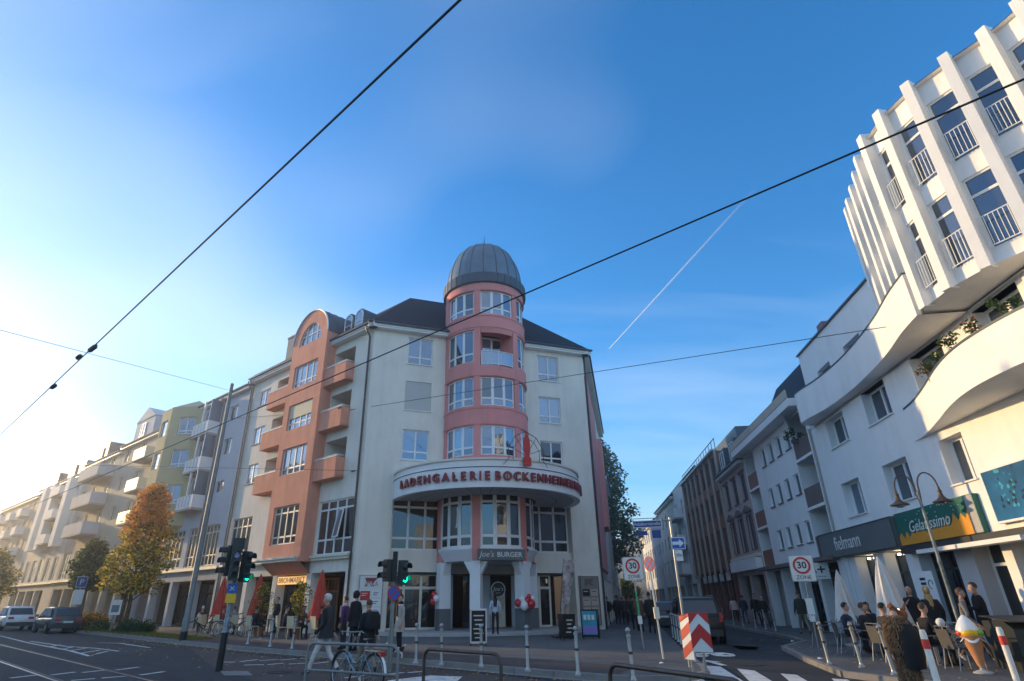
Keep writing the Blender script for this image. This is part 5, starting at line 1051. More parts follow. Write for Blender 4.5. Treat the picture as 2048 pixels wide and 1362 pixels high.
# ---- café chairs and tables
def chair(kind):
    t = thing('cafe_chair', '', 'chair', group='cream café chairs' if kind == 'c' else 'grey armchairs of the right café')
    if kind == 'c':
        MB().box(-.2, .2, -.2, .2, .44, .48).obj('seat', 'cream_seat', t); MB().loft([[(x, .19 + (z - .46) * .16, z), (x, .22 + (z - .46) * .16, z)] for x, z in ((-.19, .5), (-.2, .92))] , caps=False, closed=False)
        MB().box(-.2, .2, .2, .23, .52, .98).obj('backrest', 'cream_seat', t, (0, 0, 0), (R(-7), 0, 0))
        for x in (-.18, .18):
            for y in (-.18, .2): MB().tube([(x, y, .44), (x * 1.1, y * 1.15, 0)], .016, 6).obj('leg', 'cream_seat', t)
    else:
        MB().box(-.22, .22, -.22, .2, .42, .45).obj('seat', 'weave', t); MB().box(-.21, .21, .2, .225, .46, .86).obj('backrest', 'weave', t, (0, 0, 0), (R(-8), 0, 0))
        for x in (-.25, .25):
            MB().tube([(x, -.24, 0), (x, -.24, .6), (x, -.19, .66), (x, .2, .66), (x, .28, .6)], .014, 6).obj('armrest', 'steel', t); MB().tube([(x, .33, 0), (x, .22, .45), (x, .3, .88)], .014, 6).obj('leg', 'steel', t)
        MB().tube([(-.25, .3, .88), (.25, .3, .88)], .014, 6).obj('top_rail', 'steel', t)
    return t
def table(label, p, m='dark_steel', r=.36, grp=None):
    t = thing('cafe_table', label, 'table', p, 0, grp); MB().lathe([(0, .72), (r, .72), (r, .745), (0, .745)], 22).obj('table_top', m, t); MB().lathe([(.03, .04), (.03, .72)], 8).obj('stem', 'dark_steel', t); MB().lathe([(.24, 0), (.24, .02), (.03, .05)], 16).obj('base', 'dark_steel', t)
cc = chair('c'); cx_list = [(397, 2.9, 60), (411, 3.2, -70), (437, 3.0, 20), (463, 3.1, 70), (484, 2.6, 190), (504, 3.3, 10), (524, 2.4, 170), (564, 3.2, -20), (588, 3.3, 15), (600, 2.7, -100), (636, 3.1, 0)]
for i, (x, o_, a) in enumerate(cx_list):
    q = cc if i == 0 else dup(cc); q.location = LPX(x, o_, 1265); q.rotation_euler = (0, 0, math.pi / 2 - AZ_L + math.pi + R(a)); q['label'] = 'cream café chair, %s from the left along the arcade' % ORD[i]
for i, (x, o_) in enumerate(((420, 2.6), (470, 2.4), (535, 2.6), (612, 2.6))): table('dark round table, %s from the left at the arcade café' % ORD[i], LPX(x, o_, 1262), grp='arcade café tables')
gc = chair('g'); RCH = [(1652, 3.6, 200), (1700, 3.9, 170), (1735, 3.9, 175), (1776, 4.0, 190), (1757, 2.6, 30), (1712, 2.3, 0), (1858, 3.6, 185), (1880, 2.6, 90), (1921, 3.3, 185), (1905, 2.3, 20)]
for i, (x, o_, a) in enumerate(RCH):
    q = gc if i == 0 else dup(gc); q.location = RPX(x, o_, 1290); q.rotation_euler = (0, 0, math.pi / 2 - AZ_R + R(a)); q['label'] = 'grey woven armchair, %s from the left at the right-hand café' % ORD[[0, 1, 3, 5, 4, 2, 6, 7, 9, 8][i]]
for i, (x, o_) in enumerate(((1680, 3.0), (1742, 3.2), (1885, 3.1))): table('round metal table, %s from the left at the right-hand café' % ORD[i], RPX(x, o_, 1285), 'steel', .34, 'right café tables')
p = RPX(1918, 2.9, 1290); t = thing('table_lamp', 'small white ball lamp on the right café table', 'lamp', (RPX(1885, 3.1, 1285) + Vector((.1, 0, .745)))); MB().lathe([(.05, 0), (.05, .015), (.012, .03), (.012, .1)], 12).obj('stand', 'steel', t); MB().ball((0, 0, .18), .1, 14).obj('globe', 'plate', t, smooth=60)
# ---- A-frame boards, flag, balloons
mat('chalk_black', (.02, .022, .02), .8, .2, 3)
def aboard(label, p, turn, w_, h_, m, lines, lm, edge='plate'):
    t = thing('a_board', label, 'sign', p, to_cam(p) + turn)
    for s in (-1, 1):
        b = MB().box(-w_ / 2, w_ / 2, -.015, .015, .08, h_).obj('panel', edge, t, (0, s * .22, 0), (R(-s * 11), 0, 0)); MB().box(-w_ / 2 + .05, w_ / 2 - .05, -.021, -.0155, .16, h_ - .05).obj('face', m, b)
        if s < 0:
            for k in range(lines): MB().box(-w_ / 2 + .12 + .03 * (k % 3), w_ / 2 - .12 - .05 * (k % 2), -.027, -.022, h_ - .24 - k * .15, h_ - .2 - k * .15).obj('writing', lm, b)
        for x in (-w_ / 2 + .03, w_ / 2 - .03): MB().tube([(x, 0, 0), (x, 0, .1)], .02, 5).obj('leg', 'black', b)
    return t
aboard('black chalkboard stand with a white frame before the entrance column', kz(G(957, 1291)), R(0), .62, 1.25, 'chalk_black', 6, 'plate')
t = aboard('blue poster stand beside the taupe tenant board', kz(G(1183, 1277)), R(-5), .72, 1.15, 'sea_light', 0, 'plate', 'black')
for k in range(3): MB().box(-.24 + k * .17, -.12 + k * .17, -.03, -.022, .75, .95).obj('printed_cup', 'plate', t.children[0])
MB().box(-.3, .3, -.026, -.022, .2, .5).obj('pale_print', 'violet_lens', t.children[0])
aboard('small dark menu stand at the foot of the feather flag', kz(G(1135, 1281)), R(18), .5, 1.0, 'chalk_black', 4, 'plate', 'black')
p = kz(G(1118, 1276)); t = thing('feather_flag', 'tall printed feather flag leaning before the right shop window', 'flag', p, to_cam(p) + R(10)); t.rotation_euler.y = R(7)
mat('flag_print', (.36, .30, .29), .8, .9, 3.5); MB().lathe([(.02, 0), (.012, 3.3)], 6).obj('pole', 'dark_steel', t)
rings = []
for k in range(13):
    z = .75 + 2.5 * k / 12; wd = .34 + .22 * (k / 12) ** 1.5; rings.append([(.02, .012 * math.sin(k), z), (.02 + wd * .5, -.05 * math.sin(k * .8), z + .02), (.02 + wd, .05 * math.sin(k * .7), z + .08 * (k / 12))])
MB().loft(rings, caps=False, closed=False).loft([[(x, y + .006, z) for x, y, z in r] for r in rings], caps=False, closed=False).obj('cloth', 'flag_print', t, smooth=60); MB().lathe([(.35, 0), (.35, .04), (.03, .09)], 16).obj('base', 'black', t)
mat('balloon_white', (.80, .80, .80), .3, .02, 3, spec=.6); mat('balloon_red', (.55, .02, .03), .25, .03, 3, spec=.6)
def balloons(label, c, pts):
    t = thing('balloon_cluster', label, 'balloons', c)
    for x, y, z, m, r in pts:
        b = MB().ball((0, 0, 0), r, 16, sq=(1, 1, 1.15)).obj('balloon', m, t, (x, y, z), smooth=70); MB().lathe([(.0, -r * 1.1), (.02, -r * 1.22)], 6).obj('knot', m, b)
    MB().tube([(0, .05, -.3), (0, 0, .1)], .006, 4).obj('string', 'plate', t)
pt = tower_pt(-84, 3.0); balloons('red and white balloons tied to the left entrance column', (pt.x, pt.y, 1.75), [(0, 0, .2, 'balloon_red', .15), (-.05, -.1, -.12, 'balloon_red', .15), (.12, -.12, .02, 'balloon_white', .15)])
pt = tower_pt(24, 3.0); balloons('bunch of red and white balloons on the right entrance column', (pt.x, pt.y, 1.5), [(-.42, 0, .02, 'balloon_red', .17), (-.12, -.1, -.1, 'balloon_white', .2), (-.2, .0, .2, 'balloon_white', .17), (.05, -.02, .12, 'balloon_red', .17), (.14, 0, .32, 'balloon_red', .11), (.25, -.05, -.03, 'balloon_red', .2), (.32, .05, .22, 'balloon_white', .12)])
# ---- ice cream cone figure
p = kz(G(1968, 1347)); t = thing('ice_cream_figure', 'giant ice cream cone figure with white top and yellow scoop', 'figure', p, to_cam(p)); t.rotation_euler.y = R(-1); t.scale = (.7, .7, .68)
mat('wafer', (.62, .28, .13), .55, .1, 8, .4, 30); mat('scoop_yellow', (.80, .48, .01), .35, .1, 3); mat('scoop_green', (.22, .45, .05), .4, .1, 3); mat('scoop_red', (.62, .06, .03), .4, .1, 3)
MB().lathe([(.26, 0), (.26, .04), (.12, .09), (.07, .1), (.06, .16)], 20).obj('base', 'concrete', t, smooth=40); co = MB().lathe([(.05, .14), (.10, .25), (.27, 1.02), (.3, 1.06), (.28, 1.07)], 28).obj('cone', 'wafer', t, smooth=40)
for k in range(10):
    a = k * math.pi / 5; MB().tube([(.055 * math.cos(a), .055 * math.sin(a), .15), (.27 * math.cos(a + .9), .27 * math.sin(a + .9), 1.02)], .007, 4).obj('wafer_rib', 'wafer', co)
rings = [[((.31 - .05 * j + .0) * math.cos(a) * (1 + .1 * math.cos(4 * a)), (.31 - .05 * j) * math.sin(a) * (1 + .1 * math.cos(4 * a)), 1.0 - .14 * abs(math.cos(2 * a)) + j * .07) for a in [2 * math.pi * q / 32 for q in range(32)]] for j in range(2)]
MB().loft(rings, caps=False).obj('napkin', 'plate', t, smooth=50); MB().ball((-.02, -.1, 1.13), .23, 16, sq=(1, .85, .7)).obj('scoop', 'scoop_yellow', t, smooth=60); MB().ball((.2, -.02, 1.14), .15, 14, sq=(1, 1, .8)).obj('scoop', 'scoop_green', t, smooth=60); MB().ball((-.22, .0, 1.14), .15, 14, sq=(1, 1, .8)).obj('scoop', 'scoop_red', t, smooth=60)
MB().lathe([(.30, 1.16), (.31, 1.24), (.25, 1.38), (.13, 1.56), (.03, 1.66), (0, 1.67)], 24, (-.04, .06)).obj('cream_top', 'balloon_white', t, smooth=50)
# dark serving counter at the right edge
p = RPX(2050, 2.0, 1290); t = thing('dark_counter', 'dark sloping counter stand behind the ice cream figure', 'counter', p, math.pi / 2 - AZ_R + R(-8)); t.scale = (.9, .9, .8)
MB().extr([(-.75, 0), (.75, 0), (.75, 1.05), (.3, 1.28), (-.75, 1.22)], -.45, .45).obj('body', 'plastic_dark', t); MB().box(-.8, .8, -.5, .5, 1.29, 1.32).obj('top', 'dark_steel', t, (0, 0, -.01), (0, R(4), 0))
# ================================================================ trees and plants
def leafmat(name, col, var=.35):
    m = mat(name, col, .7, 0); t = m.node_tree; n = t.nodes; b = n['Principled BSDF']; o = n['Material Output']
    oi = n.new('ShaderNodeTexCoord'); no = n.new('ShaderNodeTexNoise'); no.inputs['Scale'].default_value = 3.5; t.links.new(oi.outputs['Object'], no.inputs['Vector'])
    mx_ = n.new('ShaderNodeMix'); mx_.data_type = 'RGBA'; mx_.inputs['A'].default_value = (*[c * (1 - var) for c in col], 1); mx_.inputs['B'].default_value = (*[min(1, c * (1 + var)) for c in col], 1); t.links.new(no.outputs['Fac'], mx_.inputs['Factor']); t.links.new(mx_.outputs['Result'], b.inputs['Base Color'])
    tr = n.new('ShaderNodeBsdfTranslucent'); t.links.new(mx_.outputs['Result'], tr.inputs['Color']); ms = n.new('ShaderNodeMixShader'); ms.inputs[0].default_value = .5
    t.links.new(b.outputs[0], ms.inputs[1]); t.links.new(tr.outputs[0], ms.inputs[2]); t.links.new(ms.outputs[0], o.inputs[0]); return m
leafmat('leaf_orange', (.68, .30, .05)); leafmat('leaf_yellow', (.78, .54, .06)); leafmat('leaf_olive', (.22, .21, .03)); leafmat('leaf_green', (.055, .10, .022)); leafmat('leaf_dark', (.03, .06, .02)); leafmat('leaf_grey', (.12, .17, .09)); leafmat('flower', (.55, .10, .05))
def leaves(mb, rnd, c, rad, n, size, pick):
    for _ in range(n):
        while True:
            d = Vector((rnd.uniform(-1, 1), rnd.uniform(-1, 1), rnd.uniform(-1, 1)))
            if d.length < 1: break
        p = Vector(c) + Vector((d.x * rad[0], d.y * rad[1], d.z * rad[2])); s = size * rnd.uniform(.6, 1.3)
        a = Vector((rnd.gauss(0, 1), rnd.gauss(0, 1), rnd.gauss(0, .7))).normalized(); b = a.cross(Vector((rnd.gauss(0, 1), rnd.gauss(0, 1), rnd.gauss(0, 1)))).normalized()
        o = len(mb.v); mb.v += [tuple(p - a * s), tuple(p + b * s * .55), tuple(p + a * s), tuple(p - b * s * .55)]; mb.f.append((o, o + 1, o + 2, o + 3)); mb.m.append(pick(p, rnd))
def tree(label, pos, h, z0, rx, clumps, per, size, mats, pick, seed=1, shape=lambda f: math.sin(math.pi * min(1, f * .86 + .16)) ** .7, cl=.62, name='street_tree', lean=(0, 0)):
    rnd = random.Random(seed); t = thing(name, label, 'tree', pos)
    tr = MB(); tr.tube([(0, 0, -.05), (.03, .02, z0 * .6), (-.04, .03, z0), (.02, -.03, (z0 + h) * .5), (0, 0, h * .92)], [.17, .13, .11, .07, .015], 10)
    cs = []
    for k in range(clumps):
        f = (k + .5) / clumps; z = z0 + (h - z0) * f; r = rx * shape(f) * math.sqrt(rnd.uniform(.12, 1)); a = k * 2.4 + rnd.uniform(-.5, .5)
        c = (r * math.cos(a) + lean[0] * f, r * math.sin(a) + lean[1] * f, z); cs.append(c)
        if k % 2 == 0: tr.tube([(0, 0, max(z0 * .7, z - r * .7)), (c[0] * .5, c[1] * .5, z - r * .25), c], [.05, .03, .008], 5)
    tr.obj('trunk', 'bark', t, smooth=60); cr_ = MB()
    for c in cs: s_ = cl * rnd.uniform(.7, 1.25); leaves(cr_, rnd, c, (s_, s_, s_ * .8), per, size, pick)
    o = cr_.obj('crown', mats, t); return t
p = G(243, 1272); p = LPX(243, 4.4, 1272)
tree('autumn tree with orange top and yellow-green skirts in the grass strip', p, 8.7, 2.3, 2.2, 130, 72, .115, ['leaf_orange', 'leaf_yellow', 'leaf_olive', 'leaf_green'],
     lambda q, r: (0 if r.random() < (q.z - 4.6) / 2.6 else (1 if r.random() < .45 else 2)) if r.random() < .9 else 3, 5, lambda f: (1.05 - f) ** .62 * min(1, .55 + f * 2.2), .6)
p = LPX(150, 4.6, 1262); tree('small dark green tree left of the autumn tree', p, 5.6, 2.6, 1.35, 50, 80, .12, ['leaf_green', 'leaf_dark', 'leaf_olive'], lambda q, r: r.choice((0, 0, 1, 2)), 8, cl=.6)
p = LPX(-45, 5.0, 1240); tree('hazy green tree at the left edge of the street', p, 6.6, 2.2, 2.3, 60, 70, .16, ['leaf_green', 'leaf_olive', 'leaf_yellow'], lambda q, r: r.choice((0, 1, 1, 2)), 11, cl=.9)
p = AT(1196, 1200, 74); tree('large plane tree rising behind the corner building', kz(p), 20.5, 5.5, 6.0, 150, 110, .24, ['leaf_grey', 'leaf_green', 'leaf_dark'], lambda q, r: r.choice((0, 0, 1, 2)), 13, lambda f: math.sin(math.pi * min(1, f * .8 + .2)) ** .6, 1.5, 'plane_tree')
for i, (x, D, h) in enumerate(((1230, 110, 5.0), (1252, 104, 4.2))):
    tree('dark round street tree, %s from the left down the side street' % ORD[i], kz(AT(x, 1200, D)), h, 1.8, 2.3, 60, 70, .17, ['leaf_dark', 'leaf_olive', 'leaf_green'], lambda q, r: r.choice((0, 0, 1, 2)), 20 + i, cl=.85)
def bush(name, label, pos, rx, ry, h, n, mats, size=.07, seed=3, az=0, cat='hedge'):
    rnd = random.Random(seed); t = thing(name, label, cat, pos, az); mb = MB(); cols = len(mats)
    for k in range(int(n / 45)):
        a = rnd.uniform(0, 2 * math.pi); r = math.sqrt(rnd.random()); c = (rx * r * math.cos(a), ry * r * math.sin(a), rnd.uniform(.2, .85) * h * math.sqrt(max(.15, 1 - r * r * .8)))
        leaves(mb, rnd, c, (.28, .28, .22), 45, size, lambda q, r_: r_.randrange(cols))
    mb.obj('foliage', mats, t); sm = MB()
    for k in range(6): sm.tube([(rx * .12 * (k - 2.5), .05 * k - .1, -.05), (rx * .3 * (k - 2.5) * .7, .1 * (k % 3 - 1), h * .6)], [.02, .008], 5)
    sm.obj('stems', 'bark', t)
bush('hedge', 'brownish clipped hedge behind the parked cars', LPX(178, 4.9, 1258), 1.7, 1.0, 1.15, 4200, ['leaf_olive', 'leaf_dark', 'leaf_orange'], .06, 3, R(-41))
bush('hedge', 'low dark green hedge at the end of the grass strip', LPX(268, 5.0, 1270), 1.7, .8, .8, 4200, ['leaf_dark', 'leaf_dark', 'leaf_green'], .055, 4, R(-41))
bush('hedge', 'small dark shrub between the two hedges', LPX(200, 5.4, 1266), .8, .6, .6, 1500, ['leaf_dark', 'leaf_olive'], .055, 6, R(-41))
# grass strip with fallen leaves
gs = [LP(-30, 5.3), LP(-16, 5.7), LP(-3.6, 6.4), LP(-3.2, 5.2), LP(-16, 4.2), LP(-30, 4.0)]
struct(slab('grass_strip', [(q.x, q.y) for q in gs], .14, 'soil'))
rnd = random.Random(2); mb = MB()
for _ in range(9000):
    u = rnd.uniform(-30, -3.3); f_ = (u + 30) / 26.7; o_ = rnd.uniform(4.05 + f_ * 1.1, 5.3 + f_ * 1.05); q = LP(u, o_, .14); a = rnd.uniform(0, 6.28); hgt = rnd.uniform(.05, .14); k = len(mb.v)
    mb.v += [(q.x - .012 * math.cos(a), q.y - .012 * math.sin(a), .14), (q.x + .012 * math.cos(a), q.y + .012 * math.sin(a), .14), (q.x + rnd.gauss(0, .03), q.y + rnd.gauss(0, .03), .14 + hgt)]; mb.f.append((k, k + 1, k + 2)); mb.m.append(0 if rnd.random() < .7 else 1)
o = mb.obj('grass', ['leaf_olive', 'leaf_green']); o['kind'] = 'stuff'; o['label'] = 'short grass in the strip along the kerb'; o['category'] = 'grass'
mb = MB()
def fallen(q, z):
    a = rnd.uniform(0, 6.28); s = rnd.uniform(.03, .06); k = len(mb.v); c, s2 = math.cos(a) * s, math.sin(a) * s
    mb.v += [(q.x - c, q.y - s2, z), (q.x + s2 * .6, q.y - c * .6, z + rnd.uniform(0, .02)), (q.x + c, q.y + s2, z + .01), (q.x - s2 * .6, q.y + c * .6, z + rnd.uniform(0, .02))]; mb.f.append((k, k + 1, k + 2, k + 3)); mb.m.append(rnd.randrange(3))
for _ in range(900): fallen(LP(rnd.uniform(-30, -3), rnd.uniform(4.2, 6.6)), .16)
for _ in range(420): fallen(LP(rnd.uniform(-8, 19), rnd.gauss(7.3, .45)), .014)
for _ in range(260): fallen(LP(rnd.uniform(-4, 18), rnd.uniform(7, 11)), .014)
for _ in range(160): fallen(RP(rnd.uniform(2, 16), rnd.uniform(2.5, 5.2)), .13)
o = mb.obj('fallen_leaves', ['leaf_yellow', 'leaf_orange', 'leaf_olive']); o['kind'] = 'stuff'; o['label'] = 'fallen yellow leaves on grass and gutter'; o['category'] = 'leaves'
# scraps of paper on the ground
for i, (x, y, lb) in enumerate(((1640, 1318, 'white paper scrap on the right pavement'), (1323, 1327, 'white paper scrap by the row of thin bollards'), (1585, 1283, 'white scrap near the right kerb of the side street'), (520, 1277, 'white scrap by the café chairs'))):
    q = kz(G(x, y), .125); tag(MB().add([(-.06, -.04, 0), (.05, -.05, .02), (.07, .04, .0), (0, .06, .04), (-.05, .04, .01)], [(0, 1, 3, 4), (1, 2, 3)]).obj('paper_scrap', 'plate', None, q), lb, 'litter')
# potted olive trees at the café
for i, x in enumerate((518, 595)):
    t = tree('potted olive tree, %s at the arcade café' % ('left one' if i == 0 else 'right one'), LPX(x, 2.9, 1260), 2.35, 1.05, .5, 22, 40, .05, ['leaf_grey', 'leaf_olive', 'leaf_yellow'], lambda q, r: r.choice((0, 1, 1, 2)), 30 + i, cl=.26, name='olive_tree')
    for c in t.children: 
        if c.name.startswith('trunk'): c.scale = (.35, .35, 1)
    MB().lathe([(.0, 0), (.18, 0), (.24, .38), (.26, .42), (.22, .42), (.2, .36), (0, .36)], 18).obj('pot', 'terracotta_pot', t, smooth=40)
# plants on the curved balcony
for i, (u, o_, kind) in enumerate(((12.2, .75, 'f'), (13.1, 1.0, 'g'), (14.1, 1.22, 'g'), (15.2, 1.28, 'f'), (16.3, 1.2, 'g'))):
    p = RP(u, o_, 7.58); t = thing('balcony_plant', '%s plant on the curved white balcony, %s from the left' % ('flowering' if kind == 'f' else 'leafy green', ORD[i]), 'plant', p, 0, 'balcony plants')
    MB().lathe([(0, -.1), (.1, -.1), (.13, .12), (.11, .12), (0, .1)], 12).obj('pot', 'plate' if i % 2 else 'terracotta_pot', t); mb = MB(); rnd2 = random.Random(40 + i)
    for k in range(5): leaves(mb, rnd2, (rnd2.gauss(0, .14), rnd2.gauss(0, .1), .28 + rnd2.random() * .3), (.15, .15, .14), 34, .05, lambda q, r: (1 if r.random() < .25 else 0) if kind == 'f' else 0)
    mb.obj('foliage', ['leaf_green', 'flower'], t)
p = RP(-1.0, -.1, 8.9 + .0); t = thing('balcony_plant', 'bushy dark plant hanging from the top loggia under the dish', 'plant', p); mb = MB(); rnd2 = random.Random(77)
for k in range(12): leaves(mb, rnd2, (rnd2.gauss(0, .35), rnd2.gauss(0, .1), .45 + rnd2.gauss(0, .2)), (.2, .15, .16), 30, .06, lambda q, r: r.randrange(2))
mb.obj('foliage', ['leaf_dark', 'leaf_green'], t); MB().box(-.4, .4, -.1, .1, .08, .26).obj('planter', 'dark_stone', t)
# ================================================================ overhead wires
def wire(name, label, pts, r, cat='wire'):
    o = MB().tube(pts, r, 6).obj(name, 'black'); return tag(o, label, cat)
a, b = G(920, 0, 6), G(185, 695, 6); d = (b - a).normalized(); wire('contact_wire', 'thick tram wire running from top centre down to the left edge', [a - d * 14, b, b + d * 60], .0125)
a2, b2_ = G(1900, 222, 6), G(700, 738, 6); d = (b2_ - a2).normalized(); wire('contact_wire', 'tram wire crossing from the right building over the tower to the left row', [a2 - d * 14, a2 + d * 38], .0115)
sp_a, sp_b = AT(0, 660, 23), LP(-16.4, 0, 16.6); wire('span_wire', 'thin span wire from the left edge to the roof of the grey-blue house', [sp_a + (sp_a - sp_b) * .4, sp_b], .012)
wa, wb_ = LP(-1.8, .05, 12.1), RP(11.2, .95, 9.9); wire('span_wire', 'thin span wire from the terracotta balconies past the tower to the white building', [wa, wb_], .013)
wc, wd_ = LP(-.35, .15, 8.25), AT(0, 927, 60); wire('span_wire', 'very thin span wire from the downpipe to the left edge', [wc, wd_ + (wd_ - wc) * .2], .011)
we = LP(-16.4, .1, 14.6); wire('span_wire', 'thin wire from the terracotta balcony back to the grey-blue house', [wa, we], .011)
def insul(label, p, az, L_):
    t = thing('wire_insulator', label, 'insulator', p, az); MB().tube([(-L_ / 2, 0, 0), (L_ / 2, 0, 0)], .02, 6).obj('rod', 'dark_steel', t)
    for k in range(3): MB().lathe([(.02, -.03), (.05, 0), (.02, .03)], 10).obj('disc', 'dark_steel', t, (-L_ / 4 + k * L_ / 4, 0, 0), (0, R(90), 0))
insul('small insulator where the tram wire meets the span wire', G(185, 697, 6.05), R(-40), .45); insul('insulator hanging below the span wire at the left', AT(158, 714, 14.2), R(-40), .3); insul('clamp on the tram wire near the left edge', G(107, 773, 6), R(-40), .35)
insul('wall insulator on the terracotta balcony corner', LP(-1.75, .75, 12.05), R(-41), .4); insul('wall insulator by the downpipe below the balconies', LP(-.6, .2, 8.25), R(-41), .45)
# ================================================================ contrail
c0_, c1_ = G(1218, 698, 6000), G(1515, 372, 6000); n_ = 40; pth = [c0_ + (c1_ - c0_) * (k / n_) for k in range(n_ + 1)]
m = bpy.data.materials.new('contrail'); m.use_nodes = True; MATS['contrail'] = m; t_ = m.node_tree; n2 = t_.nodes; bs = n2['Principled BSDF']; bs.inputs['Base Color'].default_value = (.95, .95, .95, 1); bs.inputs['Roughness'].default_value = 1
tcn = n2.new('ShaderNodeTexCoord'); sx_ = n2.new('ShaderNodeSeparateXYZ'); t_.links.new(tcn.outputs['Generated'], sx_.inputs[0]); no_ = n2.new('ShaderNodeTexNoise'); no_.inputs['Scale'].default_value = 6; t_.links.new(tcn.outputs['Generated'], no_.inputs['Vector'])
inv_ = n2.new('ShaderNodeMapRange'); inv_.inputs['From Min'].default_value = 0; inv_.inputs['From Max'].default_value = 1; inv_.inputs['To Min'].default_value = .5; inv_.inputs['To Max'].default_value = .0; t_.links.new(sx_.outputs['X'], inv_.inputs['Value'])
ml = n2.new('ShaderNodeMath'); ml.operation = 'MULTIPLY'; t_.links.new(inv_.outputs[0], ml.inputs[0]); mr2 = n2.new('ShaderNodeMapRange'); mr2.inputs['To Min'].default_value = .55; mr2.inputs['To Max'].default_value = 1.1; t_.links.new(no_.outputs['Fac'], mr2.inputs['Value']); t_.links.new(mr2.outputs[0], ml.inputs[1]); t_.links.new(ml.outputs[0], bs.inputs['Alpha'])
o = MB().tube(pth, [10 + 10 * (k / n_) for k in range(n_ + 1)], 6).obj('contrail', 'contrail'); tag(o, 'white aircraft contrail slanting up the blue sky', 'contrail')
# ================================================================ vehicles
def car(name, label, p, az, L_, W_, H_, paint, kind='hatch', plate=None, tail=True):
    t = thing(name, label, 'car', p, facing(az + math.pi))      # local +y = driving direction, rear towards -y
    hl, hw = L_ / 2, W_ / 2; zb, zs = .28, H_ * .60
    def sec(y, w_, z0, z1, rd=.12):
        return [(-w_ + rd * .4, y, z0), (w_ - rd * .4, y, z0), (w_, y, z0 + rd), (w_, y, z1 - rd), (w_ - rd, y, z1), (-w_ + rd, y, z1), (-w_, y, z1 - rd), (-w_, y, z0 + rd)]
    rear = .97 if kind == 'suv' else .9
    bd_ = MB().loft([sec(-hl, hw * .86, zb + .12, zs * .93), sec(-hl + .08, hw * .95, zb + .04, zs * .98), sec(-hl + .5, hw, zb, zs), sec(0, hw, zb - .04, zs), sec(hl - 1.3, hw, zb, zs * .98), sec(hl - .5, hw * .96, zb, zs * .9), sec(hl - .06, hw * .85, zb + .05, zs * .75)]).obj('body', paint, t, smooth=45)
    y0 = -hl + (.12 if kind == 'suv' else .25); ct = hw * .80
    cab = [(y0, hw * .90, zs - .02), (y0 + (.18 if kind == 'suv' else .55), ct, H_ - .06), (y0 + .8, ct, H_), (.55, ct, H_ - .02), (1.35 * L_ / 4.4, hw * .9, zs)]
    MB().loft([sec(y, w_, zs - .1, max(z, zs + .01), .07) for y, w_, z in cab]).obj('cabin', paint, bd_, smooth=40)
    y1 = cab[1][0]; gy = .012; n3 = Vector((0, -(H_ - .06 - zs), y1 - y0)).normalized() * .015
    def gq(nm, q, m='car_glass'): MB().add(q, [(0, 1, 2, 3)]).obj(nm, m, bd_)
    f1, f2_ = .12, .86
    gq('rear_window', [(x * (hw * .9 * (1 - f) + ct * f - .14), y0 + (y1 - y0) * f - .02, zs + (H_ - .06 - zs) * f + n3.z) for x, f in ((-1, f1), (1, f1), (1, f2_), (-1, f2_))])
    for s in (-1, 1):
        gq('side_window', [(s * (hw * .9 - .02 + .022), y0 + .55, zs + .06), (s * (hw * .9 - .02 + .022), .95, zs + .06), (s * (ct + .035), .45, H_ - .14), (s * (ct + .035), y0 + .9, H_ - .14)])
        for y in (-hl + .85, hl - .95):
            wl = MB().lathe([(.0, -.11), (.19, -.12), (.3, -.11), (.32, -.08), (.32, .08), (.3, .11), (0, .11)], 22).obj('wheel', 'rubber', t, (s * (hw - .1), y, .32), (0, R(90), 0), smooth=40); MB().lathe([(0, .115), (.17, .12), (.2, .112)], 18).obj('rim', 'steel', wl); MB().lathe([(0, -.125), (.17, -.125), (.2, -.122)], 18).obj('rim', 'steel', wl)
        tz = zs * .78; tw_, th_ = (.06, .32) if kind == 'suv' else (.16, .15); tx_ = s * hw * (.84 if kind == 'suv' else .62); MB().box(tx_ - tw_, tx_ + tw_, -hl - .005, -hl + .12, tz, tz + th_).obj('tail_light', 'tail_red', bd_)
        MB().box(s * (hw + .1) - .08, s * (hw + .1) + .08, .75, .85, zs + .02, zs + .16).obj('mirror', paint, bd_)
    MB().box(-hw * .84, hw * .84, -hl - .03, -hl + .1, zb + .02, zb + .26).obj('bumper', 'plastic_dark', bd_); MB().box(-.26, .26, -hl - .04, -hl - .03, zb + .3, zb + .41).obj('number_plate', 'plate', bd_)
    if kind == 'suv':
        for s in (-1, 1): MB().tube([(s * ct * .9, y0 + .6, H_ + .04), (s * ct * .9, .5, H_ + .03)], .02, 6).obj('roof_rail', 'steel', bd_)
    return t
mat('tail_red', (.45, .015, .015), .25, 0, spec=.6)
mat('paint_white', (.66, .68, .70), .22, .03, 2, spec=.6); mat('paint_dark', (.012, .013, .015), .35, .1, 2, spec=.3); mat('paint_grey', (.06, .065, .07), .22, .05, 2, spec=.6)
car('parked_car', 'white hatchback driving away at the left edge', kz(G(22, 1260), 0), AZ_L + math.pi + R(2), 4.3, 1.85, 1.55, 'paint_white')
car('parked_car', 'dark car with bright reflections beside the hedge', kz(LPX(112, 6.7, 1255), 0), AZ_L + math.pi, 4.4, 1.82, 1.5, 'paint_grey')
car('parked_van', 'dark high van parked behind the striped marker boards', kz(AT(1384, 1200, 28.5), 0), R(12.5), 4.5, 1.85, 1.72, 'paint_dark', 'suv')
car('parked_car', 'pale car further up the side street behind the dark van', kz(AT(1322, 1200, 44), .0), R(13), 4.2, 1.75, 1.5, 'paint_grey')
car('parked_car', 'silver car far up the side street', kz(AT(1300, 1200, 58), .0), R(13), 4.2, 1.75, 1.5, 'paint_white')
